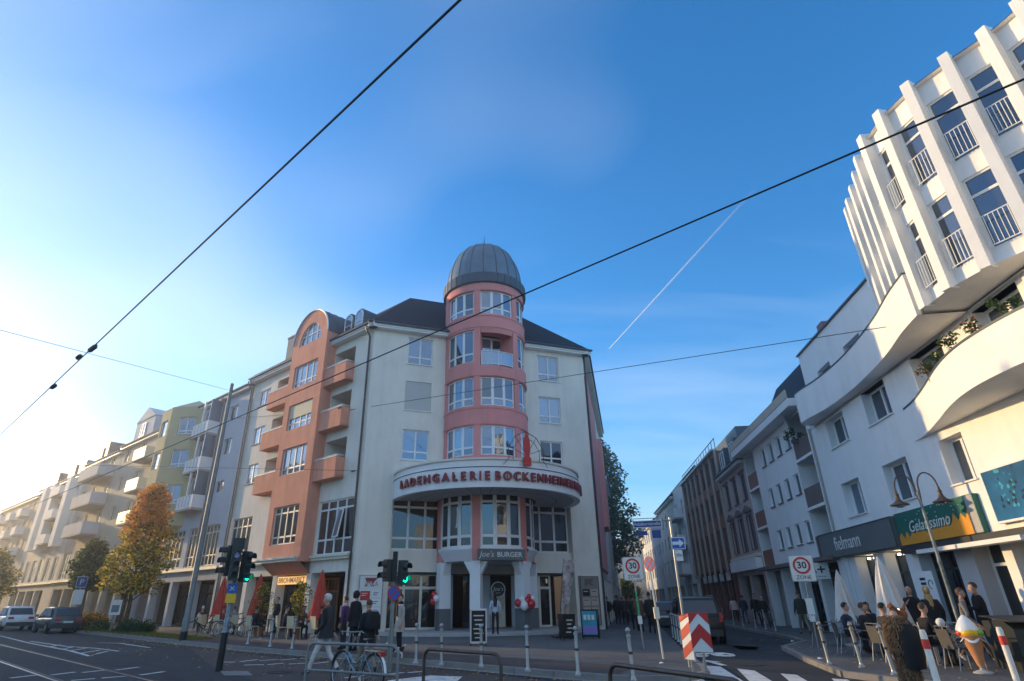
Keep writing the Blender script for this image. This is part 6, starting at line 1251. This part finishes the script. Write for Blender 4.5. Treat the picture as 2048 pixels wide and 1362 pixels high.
# ---- bicycles
def bicycle(label, rear, front, frame_m, lean=0, guards=True):
    rear, front = Vector(rear), Vector(front); d = front - rear; wb_ = 1.08
    t = thing('bicycle', label, 'bicycle', (rear.x, rear.y, rear.z), math.atan2(d.y, d.x)); t.rotation_euler.x = R(lean); r_ = .345
    for x in (0, wb_):
        wl = MB().tube([(x + r_ * math.cos(k * math.pi / 18), 0, r_ + r_ * math.sin(k * math.pi / 18)) for k in range(36)], .019, 6, closed=True).obj('wheel', 'rubber', t); MB().tube([(x + (r_ - .03) * math.cos(k * math.pi / 18), 0, r_ + (r_ - .03) * math.sin(k * math.pi / 18)) for k in range(36)], .012, 5, closed=True).obj('rim', 'steel', wl)
        sp_ = MB()
        for k in range(18): a = k * math.pi / 9; sp_.tube([(x, .02 * (-1) ** k, r_), (x + (r_ - .03) * math.cos(a), 0, r_ + (r_ - .03) * math.sin(a))], .0022, 3, caps=False)
        sp_.obj('spokes', 'steel', wl); MB().lathe([(.025, -.04), (.025, .04)], 8).obj('hub', 'steel', wl, (x, 0, r_), (R(90), 0, 0))
        if guards: MB().loft([[(x + (r_ + .035) * math.cos(a), s * .03, r_ + (r_ + .035) * math.sin(a)) for s in (-1, 1)] for a in [R(20 + k * 10) + (R(20) if x == 0 else R(-5)) for k in range(15)]], caps=False, closed=False).obj('mudguard', 'white_paint' if x == 0 else 'steel', t)
    bb_, st, hd, hb = (.46, 0, .29), (.31, 0, .83), (.93, 0, .86), (.96, 0, .66)
    f_ = MB().tube([bb_, (.34, 0, .70)], .02, 8).tube([(.36, 0, .66), (.6, 0, .5), hb], .018, 8).tube([bb_, (.62, 0, .36), (.955, 0, .62)], .024, 8).tube([(.965, 0, .62), (.93, 0, .9)], .022, 8)
    for s in (-.05, .05): f_.tube([bb_, (0, s, r_)], .01, 6).tube([(.34, 0, .68), (0, s, r_)], .01, 6).tube([(.965, 0, .64), (1.0, s * .9, .5), (wb_, s, r_)], .012, 6)
    f_.obj('frame', frame_m, t, smooth=50); MB().tube([(.335, 0, .68), (.29, 0, .9)], .013, 8).obj('seat_post', 'steel', t)
    MB().loft([[(x, w_ * c_, .92 + .02 * s_) for c_, s_ in ((-1, 0), (-.6, 1.6), (.6, 1.6), (1, 0), (.6, -.8), (-.6, -.8))] for x, w_ in ((.14, .03), (.17, .1), (.26, .09), (.34, .035), (.42, .02))]).obj('saddle', 'black', t, smooth=50)
    MB().tube([(.93, 0, .9), (.91, 0, 1.04)], .014, 8).tube([(.74, -.29, 1.0), (.86, -.24, 1.06), (.92, -.08, 1.05), (.92, .08, 1.05), (.86, .24, 1.06), (.74, .29, 1.0)], .012, 8).obj('handlebar', 'steel', t, smooth=50)
    for s in (-1, 1): MB().tube([(.72, s * .29, .995), (.82, s * .265, 1.035)], .018, 8).obj('grip', 'black', t)
    cr_ = MB().lathe([(.0, 0), (.09, 0), (.095, .01), (0, .012)], 18).obj('crank', 'steel', t, (.46, -.05, .29), (R(90), 0, 0)); MB().tube([(.46, -.07, .29), (.54, -.07, .14)], .009, 5).box(.5, .58, -.16, -.08, .125, .145).tube([(.46, .07, .29), (.38, .07, .44)], .009, 5).box(.34, .42, .08, .16, .435, .455).obj('pedals', 'dark_steel', t)
    MB().tube([(.46, -.05, .38), (0, -.05, r_ + .04)], .006, 4).tube([(.46, -.05, .2), (0, -.05, r_ - .04)], .006, 4).obj('chain', 'dark_steel', t)
    rk = MB().box(-.2, .26, -.07, .07, .735, .75); 
    for s in (-.07, .07): rk.tube([(-.12, s, .735), (0, s * .8, r_)], .007, 5)
    rk.obj('luggage_rack', 'steel', t); MB().box(-.25, -.205, -.05, .05, .66, .73).obj('rear_light', 'tail_red', t); MB().ball((1.0, 0, .83), .045, 10).obj('headlight', 'steel', t); MB().tube([(.3, .08, .3), (.2, .16, .0)], .01, 5).obj('kickstand', 'steel', t)
    return t
mat('frame_teal', (.16, .26, .29), .3, .08, 4, metal=.3)
bicycle('grey-blue city bicycle leaning at the tube barrier in the foreground', AT(754, 1205, 12.7).xy.to_3d(), AT(692, 1205, 13.6).xy.to_3d(), 'frame_teal', 3)
bicycle('dark bicycle parked in front of the arcade café tables', LPX(430, 4.2, 1270), LPX(410, 4.6, 1270), 'black', 3)
bicycle('second dark bicycle parked beside the bollards at the café', LPX(440, 4.5, 1270), LPX(455, 4.2, 1270), 'dark_steel', -3)
# ================================================================ people
CLOTH = {}
def cl(name, col, rough=.9): return mat('cloth_' + name, col, rough, .18, 6, .15, 90)
cl('black', (.014, .014, .016)); cl('navy', (.02, .028, .06)); cl('charcoal', (.035, .036, .04)); cl('white', (.56, .54, .52)); cl('beige', (.42, .36, .32)); cl('purple', (.10, .04, .12)); cl('pink', (.62, .45, .43)); cl('jeans', (.06, .09, .17)); cl('khaki', (.22, .20, .15)); cl('green', (.025, .035, .03)); cl('lightblue', (.40, .48, .58)); cl('grey', (.20, .19, .19)); cl('brown', (.13, .075, .045)); cl('rust', (.25, .07, .04)); cl('shoe', (.03, .05, .055)); cl('fur', (.30, .18, .09))
mat('skin', (.50, .30, .22), .6, .08, 6); mat('hair_black', (.012, .010, .010), .6, .3, 20); mat('hair_brown', (.07, .04, .022), .6, .3, 20); mat('hair_white', (.55, .53, .50), .7, .2, 20); mat('hair_blond', (.36, .24, .09), .6, .3, 20); mat('eye_dark', (.02, .015, .012), .3, 0); mat('lips', (.32, .10, .09), .5, 0)
HEADR = [(0, .030, .058, .012), (.09, .052, .076, .040), (.2, .064, .082, .062), (.33, .071, .086, .085), (.46, .075, .088, .098), (.6, .077, .088, .102), (.74, .073, .082, .098), (.87, .056, .062, .078), (.96, .032, .034, .045), (1.0, .008, .01, .012)]
def head_rings(c, s, grow=1.0, nose=True, n=16):
    rings = []
    for t, wx, fd, bk in HEADR:
        rg = []
        for k in range(n):
            a = 2 * math.pi * k / n; x = math.sin(a) * wx; y = -math.cos(a) * (fd if math.cos(a) > 0 else bk)
            if nose and k == 0 and .3 < t < .5: y -= .02
            if nose and k == 0 and .18 < t < .25: y -= .004
            rg.append((c[0] + x * s * grow, c[1] + y * s * grow, c[2] + (t * .235 - .0) * s * (grow if t > .5 else 1)))
        rings.append(rg)
    return rings
PEOPLE = []
def person(label, pos, az, h=1.75, pose='stand', top='black', pants='black', shoe='black', hair='hair_brown', style='short', coat=None, arms=None, hands=False, bulk=1.0, scarf=None, bag=None, turn=0, z=None, group=None):
    PEOPLE.append(dict(label=label, pos=Vector(pos), az=az, h=h, pose=pose, top='cloth_' + top, pants='cloth_' + pants, shoe='cloth_' + shoe, hair=hair, style=style, coat=coat, arms=arms, hands=hands, bulk=bulk, scarf=scarf, bag=bag, turn=turn, group=group))
def skel(P):
    s = P['h'] / 1.75; sit = P['pose'] == 'sit'; b = P['bulk']; dz = -.40 if sit else 0
    V = []; E = []; T = []; Rr = []
    def v(p, r, tag_, par=None):
        V.append((p[0] * s, p[1] * s, p[2] * s)); Rr.append((r[0] * s, r[1] * s) if isinstance(r, tuple) else (r * s, r * s)); 
        if par is not None: E.append((par, len(V) - 1)); T.append(tag_)
        return len(V) - 1
    lean = -.05 if sit else (-.03 if P['pose'] == 'walk' else 0)
    pe = v((0, 0, .93 + dz), (.145 * b, .115 * b), 'pants'); wa = v((0, .01 + lean * .3, 1.08 + dz), (.13 * b, .105 * b), 'top', pe); ch = v((0, lean, 1.29 + dz), (.165 * b, .12 * b), 'top', wa); nb = v((0, lean * 1.2, 1.44 + dz), (.075, .07), 'top', ch); nk = v((0, lean * 1.4 - .005, 1.53 + dz), .052, 'skin', nb); hd = v((0, lean * 1.5 - .01, 1.6 + dz), .05, 'skin', nk)
    for sd_ in (-1, 1):
        ar = (P['arms'] or {}).get(sd_)
        if ar is None: ar = ((.255, -.10, 1.10), (.235, -.36, 1.10)) if sit else (((.25, .06 * sd_, 1.13), (.245, -.14 * sd_ - .03, .90)) if P['pose'] == 'walk' else ((.245, .03, 1.13), (.235, -.05, .87)))
        sh = v((sd_ * .175 * (.5 + b * .5), lean, 1.40 + dz), .072 * b, 'top', ch); el = v((sd_ * ar[0][0], ar[0][1] + lean, ar[0][2] + dz), .052 * b, 'top', sh); wr = v((sd_ * ar[1][0], ar[1][1] + lean, ar[1][2] + dz), .036, 'top', el)
        d = Vector((sd_ * (ar[1][0] - ar[0][0]), ar[1][1] - ar[0][1], ar[1][2] - ar[0][2])).normalized(); w_ = Vector((sd_ * ar[1][0], ar[1][1] + lean, ar[1][2] + dz)); pm = v(w_ + d * .085, (.036, .022), 'skin', wr)
        if P['hands']:
            sidev = d.cross(Vector((sd_, 0, 0))).normalized()
            for k, (off, ln) in enumerate(((-.028, .062), (-.01, .075), (.01, .07), (.028, .055))):
                f1 = v(w_ + d * .12 + sidev * off, .0095, 'skin', pm); f2 = v(w_ + d * (.12 + ln) + sidev * off * 1.1 + Vector((-sd_ * .015, 0, 0)), .0075, 'skin', f1)
            t1 = v(w_ + d * .06 - sidev * .05, .011, 'skin', pm); v(w_ + d * .1 - sidev * .068 + Vector((-sd_ * .01, 0, 0)), .009, 'skin', t1)
        else: v(w_ + d * .16 + Vector((-sd_ * .01, -.01, 0)), (.03, .014), 'skin', pm)
        if sit: kn, an, to = (.12, -.43, .50), (.12, -.40, .10), (.13, -.56, .045)
        elif P['pose'] == 'walk': kn, an, to = ((.1, -.20, .51), (.1, -.34, .11), (.11, -.49, .07)) if sd_ > 0 else ((.1, .05, .49), (.1, .33, .17), (.11, .24, .04))
        else: kn, an, to = (.105, -.015, .49), (.11, .03, .09), (.13, -.14, .045)
        hp = v((sd_ * .09, 0 if not sit else -.03, .90 + dz), .095 * b, 'pants', pe); k_ = v((sd_ * kn[0], kn[1], kn[2]), .066 * b, 'pants', hp); a_ = v((sd_ * an[0], an[1], an[2]), .046, 'pants', k_); h2 = v((sd_ * an[0], an[1] + .03, max(.05, an[2] - .05)), .042, 'shoe', a_); v((sd_ * to[0], to[1], to[2]), (.042, .036), 'shoe', a_)
    return V, E, T, Rr, (0, lean * 1.5 - .02, 1.535 + dz), s
def make_people():
    tmp = []
    for P in PEOPLE:
        V, E, T, Rr, hc, s = skel(P); me = bpy.data.meshes.new('sk'); me.from_pydata(V, E, []); o = bpy.data.objects.new('sk', me); COL.objects.link(o); o.modifiers.new('Skin', 'SKIN')
        for i, r in enumerate(Rr): me.skin_vertices[0].data[i].radius = r
        me.skin_vertices[0].data[0].use_root = True
        sb = o.modifiers.new('Sub', 'SUBSURF'); sb.levels = 1; tmp.append((P, o, V, E, T, hc, s))
    bpy.context.view_layer.update(); dg = bpy.context.evaluated_depsgraph_get(); done = []
    for P, o, V, E, T, hc, s in tmp: done.append((P, bpy.data.meshes.new_from_object(o.evaluated_get(dg)), V, E, T, hc, s))
    for x in tmp: bpy.data.objects.remove(x[1])
    for P, me, V, E, T, hc, s in done:
        mb = MB(); verts = [tuple(q.co) for q in me.vertices]; idx = {'skin': 0, 'top': 1, 'pants': 2, 'shoe': 3}; segs = [(Vector(V[a]), Vector(V[b]), idx[t]) for (a, b), t in zip(E, T)]
        mb.v = verts
        for pg in me.polygons:
            c = sum((me.vertices[i].co for i in pg.vertices), Vector()) / len(pg.vertices); best = (9, 1)
            for a, b, t in segs:
                ab = b - a; f = max(0, min(1, (c - a).dot(ab) / max(1e-9, ab.dot(ab)))); d = (c - a - ab * f).length
                if d < best[0]: best = (d, t)
            mb.f.append(tuple(pg.vertices)); mb.m.append(best[1])
        hcs = Vector(hc) * s; hr = head_rings((0, 0, 0), s); Mh = Matrix.Translation(hcs) @ Matrix.Rotation(R(P['turn']), 4, 'Z'); mb.loft(hr, 0, Mh)
        for sx in (-1, 1): mb.ball((sx * .076 * s, .012 * s, .115 * s), .026 * s, 6, 0, Mh, (.45, .8, 1.2)); mb.ball((sx * .031 * s, -.080 * s, .122 * s), .012 * s, 6, 4, Mh, (1.2, .6, .7))
        mb.box(-.024 * s, .024 * s, -.087 * s, -.07 * s, .045 * s, .055 * s, 5, Mh)
        o = mb.obj('person', ['skin', P['top'], P['pants'], P['shoe'], 'eye_dark', 'lips'], None, P['pos'], facing(P['az']), smooth=60); tag(o, P['label'], 'person', P['group'])
        # hair
        st = P['style']
        if st != 'bald':
            hm = MB(); R1 = head_rings((0, 0, 0), s, 1.10, False)
            top_ = [r for r, q in zip(R1, HEADR) if q[0] > .68]; hm.loft(top_)
            low = .0 if st in ('long', 'hood') else (.25 if st in ('bob',) else .40)
            back = [[p for k, p in enumerate(r) if 4 <= k <= 12] for r, q in zip(R1, HEADR) if low <= q[0] <= .8]
            if st == 'long': back = [[(math.sin(a) * wx * s, -math.cos(a) * wy * s, z * s) for a in [2 * math.pi * k / 16 for k in range(4, 13)]] for z, wx, wy in ((-.34, .11, .165), (-.2, .12, .165), (-.08, .11, .14), (.02, .095, .115))] + back[2:]
            hm.loft(back, caps=False, closed=False); hm.loft([[(p[0] * .93, p[1] * .93, p[2]) for p in r] for r in back], caps=False, closed=False)
            if st == 'cap': hm.box(-.07 * s, .07 * s, -.19 * s, -.05 * s, .165 * s, .178 * s)
            if st == 'hood': hm.loft([[(x * 1.25, y * 1.2 + .01 * s, z) for x, y, z in r] for r in R1[1:]], caps=True)
            ho = hm.obj('hood' if st == 'hood' else ('cap' if st == 'cap' else 'hair'), P['top'] if st == 'hood' else P['hair'], o, smooth=60); ho.matrix_basis = Mh
        if P['coat']:
            hem, cm = P['coat']; rg = []; sit = P['pose'] == 'sit'; dz = -.40 if sit else 0
            for z, wx, wy in ((1.475, .075, .075), (1.44, .15, .10), (1.38, .215, .125), (1.25, .215, .145), (1.08, .20, .14), (.92, .215, .155), (hem, .235 + .02 * (1 - hem), .175)):
                if z < hem: continue
                rg.append([(math.sin(a) * wx * s * (1 + .03 * math.cos(5 * a + z * 9)), (-math.cos(a) * wy + (-.015 if P['pose'] == 'walk' else 0)) * s, (z + dz) * s) for a in [2 * math.pi * k / 20 for k in range(20)]])
            MB().loft(rg, caps=False).obj('jacket', 'cloth_' + cm, o, smooth=60)
        if P['scarf']: MB().lathe([(.06, 1.44), (.095, 1.47), (.09, 1.53), (.06, 1.55)], 14).box(.0, .09, -.17, -.13, 1.1, 1.46).obj('scarf', 'cloth_' + P['scarf'], o, (0, 0, (s - 1) * 1.45), smooth=50)
        if P['bag']: MB().loft([[(x * w_, y * d_ + .2, z) for x, y in ((-1, -1), (1, -1), (1, 1), (-1, 1))] for z, w_, d_ in ((.98, .13, .07), (1.02, .16, .1), (1.3, .15, .09), (1.4, .1, .05))]).obj('backpack', 'cloth_' + P['bag'], o, (0, 0, 0), smooth=50)
def awz(p): return math.atan2(p[0], p[1])
def zp(p, z=.12): return kz(Vector(p), z)
Wl = R(-90)
person('white-haired man in dark jacket and pale trousers walking left past the barrier', zp(G(645, 1353), 0), R(-82), 1.78, 'walk', 'black', 'white', 'shoe', 'hair_white', 'short', (.80, 'charcoal'), hands=True)
person('figure in a black hooded jacket standing behind the bicycle', zp(G(704, 1304)), R(-60), 1.82, 'stand', 'black', 'black', 'black', 'hair_black', 'hood', (.72, 'black'))
person('person with a purple top half hidden behind the hooded figure', zp(G(684, 1300)), R(-75), 1.66, 'stand', 'purple', 'charcoal', 'black', 'hair_brown', 'short', None, scarf='pink')
person('man in a dark jacket with a bag behind the bicycle handlebar', zp(AT(741, 1205, 16.2), 0), R(-40), 1.64, 'walk', 'black', 'khaki', 'black', 'hair_brown', 'short', (.72, 'black'), hands=True, bag='black')
person('woman in a pale grey coat and black scarf by the traffic light', zp(G(797, 1305)), R(-118), 1.70, 'stand', 'beige', 'black', 'black', 'hair_black', 'short', (.62, 'beige'), hands=True, scarf='black', turn=20)
person('woman with long dark hair and white top facing the burger entrance', zp(G(991, 1270), .27), R(0), 1.64, 'stand', 'lightblue', 'black', 'black', 'hair_black', 'long', None)
for i, (x, y, a, h, tp, pn, st) in enumerate(((1213, 1250, 5, 1.72, 'black', 'grey', 'bob'), (1233, 1251, 10, 1.78, 'black', 'navy', 'short'), (1203, 1247, 8, 1.7, 'charcoal', 'black', 'short'), (1247, 1252, 190, 1.75, 'charcoal', 'black', 'short'), (1266, 1263, 12, 1.74, 'black', 'black', 'bob'), (1276, 1266, 12, 1.76, 'brown', 'black', 'short'), (1298, 1270, 14, 1.8, 'black', 'black', 'short'), (1256, 1248, 185, 1.7, 'navy', 'black', 'long'))):
    person('dark-clothed walker on the left pavement of the side street, %s from the left' % ORD[[1, 2, 0, 3, 5, 6, 7, 4][i]], zp(AT(x, 1200, min(62, 1.6 * 1370 / (y - 1199.5)))), R(a), h, 'walk', tp, pn, 'black', 'hair_black', st, (.8, tp))
for i in range(8):
    rr_ = random.Random(50 + i); x = 1208 + i * 9; person('dark figure in the distant crowd of the side street, %s from the left' % ORD[i], zp(AT(x, 1200, 48 + 9 * rr_.random())), R(rr_.choice((8, 190))), 1.66 + .14 * rr_.random(), 'walk', rr_.choice(('black', 'charcoal', 'navy', 'brown')), 'black', 'black', 'hair_black', 'short', (.8, 'charcoal'))
for x, o_, a, h, tp, pn, st, hr, lb in ((1470, 1.2, 8, 1.68, 'pink', 'black', 'long', 'hair_black', 'woman in a pale pink jumper walking away under the brown building'), (1489, 1.1, 12, 1.7, 'navy', 'jeans', 'short', 'hair_black', 'person in navy top and jeans beside the pink jumper'), (1513, 1.2, 190, 1.78, 'black', 'black', 'short', 'hair_black', 'tall black-clothed walker before the dark shop front'), (1528, 1.4, 185, 1.7, 'black', 'charcoal', 'short', 'hair_black', 'dark-clothed walker right of the tall one by the shop front'), (1604, 1.9, 10, 1.78, 'green', 'khaki', 'short', 'hair_brown', 'man in dark green jacket and khaki trousers under the zone sign')):
    person(lb, RPX(x, o_, 1225), R(a), h, 'walk', tp, pn, 'black', hr, st, (.85, tp))
rz_ = lambda a: AZ_R + math.pi / 2 + R(a)
def on_chair(i, lst, fn): x, o_, a = lst[i]; return fn(x, o_, 1265 if fn is LPX else 1290)
def csit(label, i, lst, fn, base, tp, pn='black', hr='hair_black', st='short', h=1.74, coat=None, arms=None):
    x, o_, a = lst[i]; p = fn(x, o_, 1265 if fn is LPX else 1290); ang = base + R(a); az_ = math.pi - ang    # chair faces its local -y
    person(label, p + Vector((0, 0, .0)) + Vector((math.sin(az_), math.cos(az_), 0)) * .02, az_, h, 'sit', tp, pn, 'black', hr, st, coat, arms)
BL, BR = math.pi / 2 - AZ_L + math.pi, math.pi / 2 - AZ_R
for i, tp, hr, st, lb in ((0, 'black', 'hair_white', 'short', 'white-haired guest seated at the left end of the arcade café'), (2, 'rust', 'hair_brown', 'short', 'guest in a rust top seated under the left red parasol'), (3, 'grey', 'hair_brown', 'short', 'guest in grey seated between two red parasols'), (5, 'black', 'hair_black', 'bob', 'guest in black seated left of the potted olive tree'), (7, 'charcoal', 'hair_black', 'short', 'guest leaning forward beside the right olive tree'), (9, 'brown', 'hair_brown', 'long', 'long-haired guest seated by the café doorway'), (10, 'black', 'hair_black', 'short', 'dark guest seated under the right red parasol')): csit(lb, i, cx_list, LPX, BL, tp, hr=hr, st=st)
person('waiter in black standing in the café doorway', LPX(549, 1.0, 1255), AZ_L + math.pi / 2, 1.76, 'stand', 'black', 'black', hair='hair_black')
for i, tp, hr, st, lb in ((1, 'navy', 'hair_black', 'short', 'man in a navy jacket seated below the left white parasol'), (2, 'black', 'hair_brown', 'short', 'guest in black seated second at the right café'), (4, 'black', 'hair_black', 'long', 'dark-haired woman seated facing the street at the right café'), (3, 'charcoal', 'hair_black', 'short', 'guest in charcoal seated beside the furry costume'), (6, 'black', 'hair_brown', 'short', 'man in black seated with his back to the street')): csit(lb, i, RCH, RPX, BR, tp, hr=hr, st=st)
person('man in cap and black jacket standing behind the café guests', RPX(1812, 1.7, 1280), R(-115), 1.74, 'stand', 'black', 'charcoal', 'black', 'cloth_black', 'cap', (.78, 'black'), hands=True)
person('bald man in dark jacket standing before the shop window', RPX(1846, 1.6, 1280), R(-125), 1.80, 'stand', 'charcoal', 'black', 'black', 'hair_brown', 'bald', (.78, 'black'), hands=True, arms={-1: ((.24, -.08, 1.12), (.08, -.2, 1.28))})
person('blond woman in a black coat seen from behind', RPX(1884, 2.1, 1285), R(20), 1.74, 'stand', 'black', 'jeans', 'black', 'hair_blond', 'long', (.60, 'black'))
person('woman in a light grey top behind the ice cream figure', RPX(1947, 2.1, 1285), R(130), 1.68, 'walk', 'grey', 'brown', 'white', 'hair_brown', 'bob', None, hands=True)
person('heavy man in black leaning at the shop door on the right', RPX(1982, .9, 1280), R(-60), 1.84, 'stand', 'black', 'black', 'black', 'hair_brown', 'short', (.7, 'black'), bulk=1.15, arms={1: ((.26, -.1, 1.12), (.12, -.32, 1.2))})
cp = zp(G(1832, 1392)); person('person in a brown furry costume with a snarling beast mask', cp, R(205), 1.72, 'stand', 'fur', 'fur', 'fur', 'hair_brown', 'bald', None, bulk=1.45)
make_people()
# beast mask, mane and black vest of the costume
cos = [o for o in COL.objects if o.get('label', '').startswith('person in a brown furry')][0]; cos.scale = (.8, .8, .74)
mat('tongue', (.60, .16, .14), .4, .1, 5); mat('teeth', (.80, .76, .66), .4, 0); mat('fur_dark', (.10, .055, .03), .9, .3, 10); mat('fur_rust', (.24, .075, .025), .9, .3, 10); mat('eye_glow', (.95, .80, .55), .2, 0, emit=1.2)
mk = MB().ball((0, .0, 1.66), .16, 14, 0, None, (1, 1.05, .95)); mk.loft([[(x * w_, y, z + dz) for x, dz in ((-1, -.02), (-.6, .05), (.6, .05), (1, -.02), (.5, -.04), (-.5, -.04))] for y, z, w_ in ((-.08, 1.70, .11), (-.2, 1.76, .09), (-.30, 1.80, .065), (-.34, 1.80, .04))], 0); mk.loft([[(x * w_, y, z + dz) for x, dz in ((-1, .02), (1, .02), (.6, -.04), (-.6, -.04))] for y, z, w_ in ((-.06, 1.56, .1), (-.18, 1.54, .085), (-.27, 1.55, .05))], 0)
mo = mk.obj('beast_mask', 'fur_rust', cos, smooth=60); mo.rotation_euler = (R(-8), 0, R(-35))
MB().loft([[(x * w_, y, z) for x in (-1, 0, 1)] for y, z, w_ in ((-.05, 1.60, .07), (-.17, 1.60, .06), (-.25, 1.61, .035))], caps=False, closed=False).box(-.08, .08, -.1, -.05, 1.6, 1.72).obj('tongue', 'tongue', mo)
th = MB()
for k in range(5):
    for sx in (-1, 1): th.lathe([(.012, 0), (.0, -.045)], 6, (sx * (.085 - k * .012), -.12 - k * .045), M=Matrix.Translation((0, 0, 1.735 + k * .01))); th.lathe([(.011, 0), (.0, .04)], 6, (sx * (.085 - k * .012), -.1 - k * .035), M=Matrix.Translation((0, 0, 1.575)))
th.obj('teeth', 'teeth', mo)['kind'] = 'stuff'
for sx in (-1, 1):
    MB().ball((sx * .075, -.13, 1.76), .022, 8).obj('eye', 'eye_glow', mo); MB().loft([[(sx * (.1 + a), .0 + b, 1.76) for a, b in ((-.04, -.02), (.04, -.02), (.04, .03), (-.04, .03))], [(sx * .15 + a * .1, .02 + b * .1, 1.93) for a, b in ((-.04, -.02), (.04, -.02), (.04, .03), (-.04, .03))]]).obj('ear', 'fur_dark', mo)
mb = MB(); rnd = random.Random(9)
for _ in range(5200):
    z = rnd.uniform(.25, 1.62); a = rnd.uniform(0, 6.28); wx, wy = (.27, .21) if z > .85 else (.21, .16); f_ = .8 if z > 1.42 else 1; q = Vector((math.sin(a) * wx * f_, math.cos(a) * wy * f_, z)); d = Vector((math.sin(a), math.cos(a), -.9 + rnd.gauss(0, .3))).normalized(); sd = Vector((math.cos(a), -math.sin(a), 0)) * .012; k = len(mb.v); l_ = rnd.uniform(.03, .07)
    mb.v += [tuple(q - sd - d * .02), tuple(q + sd - d * .02), tuple(q + d * l_)]; mb.f.append((k, k + 1, k + 2)); mb.m.append(rnd.choice((0, 0, 1, 2)))
fo = mb.obj('fur', ['cloth_fur', 'cloth_brown', 'fur_dark'], cos); fo['kind'] = 'stuff'
MB().loft([[(.12 + math.sin(a) * wx, -.02 - math.cos(a) * wy, z) for a in [2 * math.pi * k / 16 for k in range(16)]] for z, wx, wy in ((.55, .22, .25), (.95, .25, .27), (1.25, .25, .25), (1.45, .16, .16))]).obj('black_vest', 'cloth_black', cos, smooth=60)
# ---- small dog
dp = zp(G(792, 1318)); sk = bpy.data.meshes.new('sk')
DV = [((0, .14, .24), .07), ((0, 0, .23), .068), ((0, -.13, .25), .08), ((0, -.2, .33), .05), ((0, -.24, .39), .055), ((0, -.31, .375), .028), ((0, -.35, .37), .02), ((.05, -.13, .17), .03), ((.05, -.12, .09), .018), ((.05, -.14, .02), .02), ((-.05, -.13, .17), .03), ((-.05, -.16, .09), .018), ((-.05, -.18, .02), .02), ((.05, .13, .17), .045), ((.05, .18, .1), .02), ((.05, .16, .02), .02), ((-.05, .13, .17), .045), ((-.05, .16, .1), .02), ((-.05, .14, .02), .02), ((0, .22, .3), .02), ((0, .26, .38), .014), ((.05, -.225, .43), .02), ((.075, -.23, .39), .012), ((-.05, -.225, .43), .02), ((-.075, -.23, .39), .012)]
DE = [(0, 1), (1, 2), (2, 3), (3, 4), (4, 5), (5, 6), (2, 7), (7, 8), (8, 9), (2, 10), (10, 11), (11, 12), (0, 13), (13, 14), (14, 15), (0, 16), (16, 17), (17, 18), (0, 19), (19, 20), (4, 21), (21, 22), (4, 23), (23, 24)]
sk.from_pydata([p for p, r in DV], DE, []); o = bpy.data.objects.new('sk', sk); COL.objects.link(o); o.modifiers.new('Skin', 'SKIN')
for i, (p, r) in enumerate(DV): sk.skin_vertices[0].data[i].radius = (r, r)
sk.skin_vertices[0].data[1].use_root = True; o.modifiers.new('Sub', 'SUBSURF').levels = 2; bpy.context.view_layer.update(); me = bpy.data.meshes.new_from_object(o.evaluated_get(bpy.context.evaluated_depsgraph_get())); bpy.data.objects.remove(o)
me.materials.clear(); me.materials.append(MATS['white_cloth']); me.materials.append(MATS['cloth_black'])
for pg in me.polygons:
    c = pg.center; pg.use_smooth = True; pg.material_index = 1 if ((c - Vector((.05, -.1, .28))).length < .1 or (c - Vector((.04, .16, .26))).length < .085 or (abs(c.x) > .035 and c.z > .37) or (c - Vector((0, -.36, .38))).length < .02) else 0
dog = tag(link('dog', me, None, dp, facing(R(-95))), 'small white dog with black patches at the woman\'s feet', 'dog')
# ================================================================ haze in the low sun
hz = MB().box(-950, 950, -950, 950, -1.0, 27.5).obj('haze', 'white_paint'); hz.data.materials.clear(); hz['kind'] = 'stuff'; hz['label'] = 'thin sunlit haze over the streets'; hz['category'] = 'haze'
m = bpy.data.materials.new('haze'); m.use_nodes = True; t_ = m.node_tree; t_.nodes.clear(); oo = t_.nodes.new('ShaderNodeOutputMaterial'); pv = t_.nodes.new('ShaderNodeVolumePrincipled'); pv.inputs['Color'].default_value = (1, .97, .93, 1); pv.inputs['Density'].default_value = .0023; pv.inputs['Anisotropy'].default_value = .8; t_.links.new(pv.outputs[0], oo.inputs['Volume']); hz.data.materials.append(m)
print('OBJECT COUNT', len(bpy.data.objects))
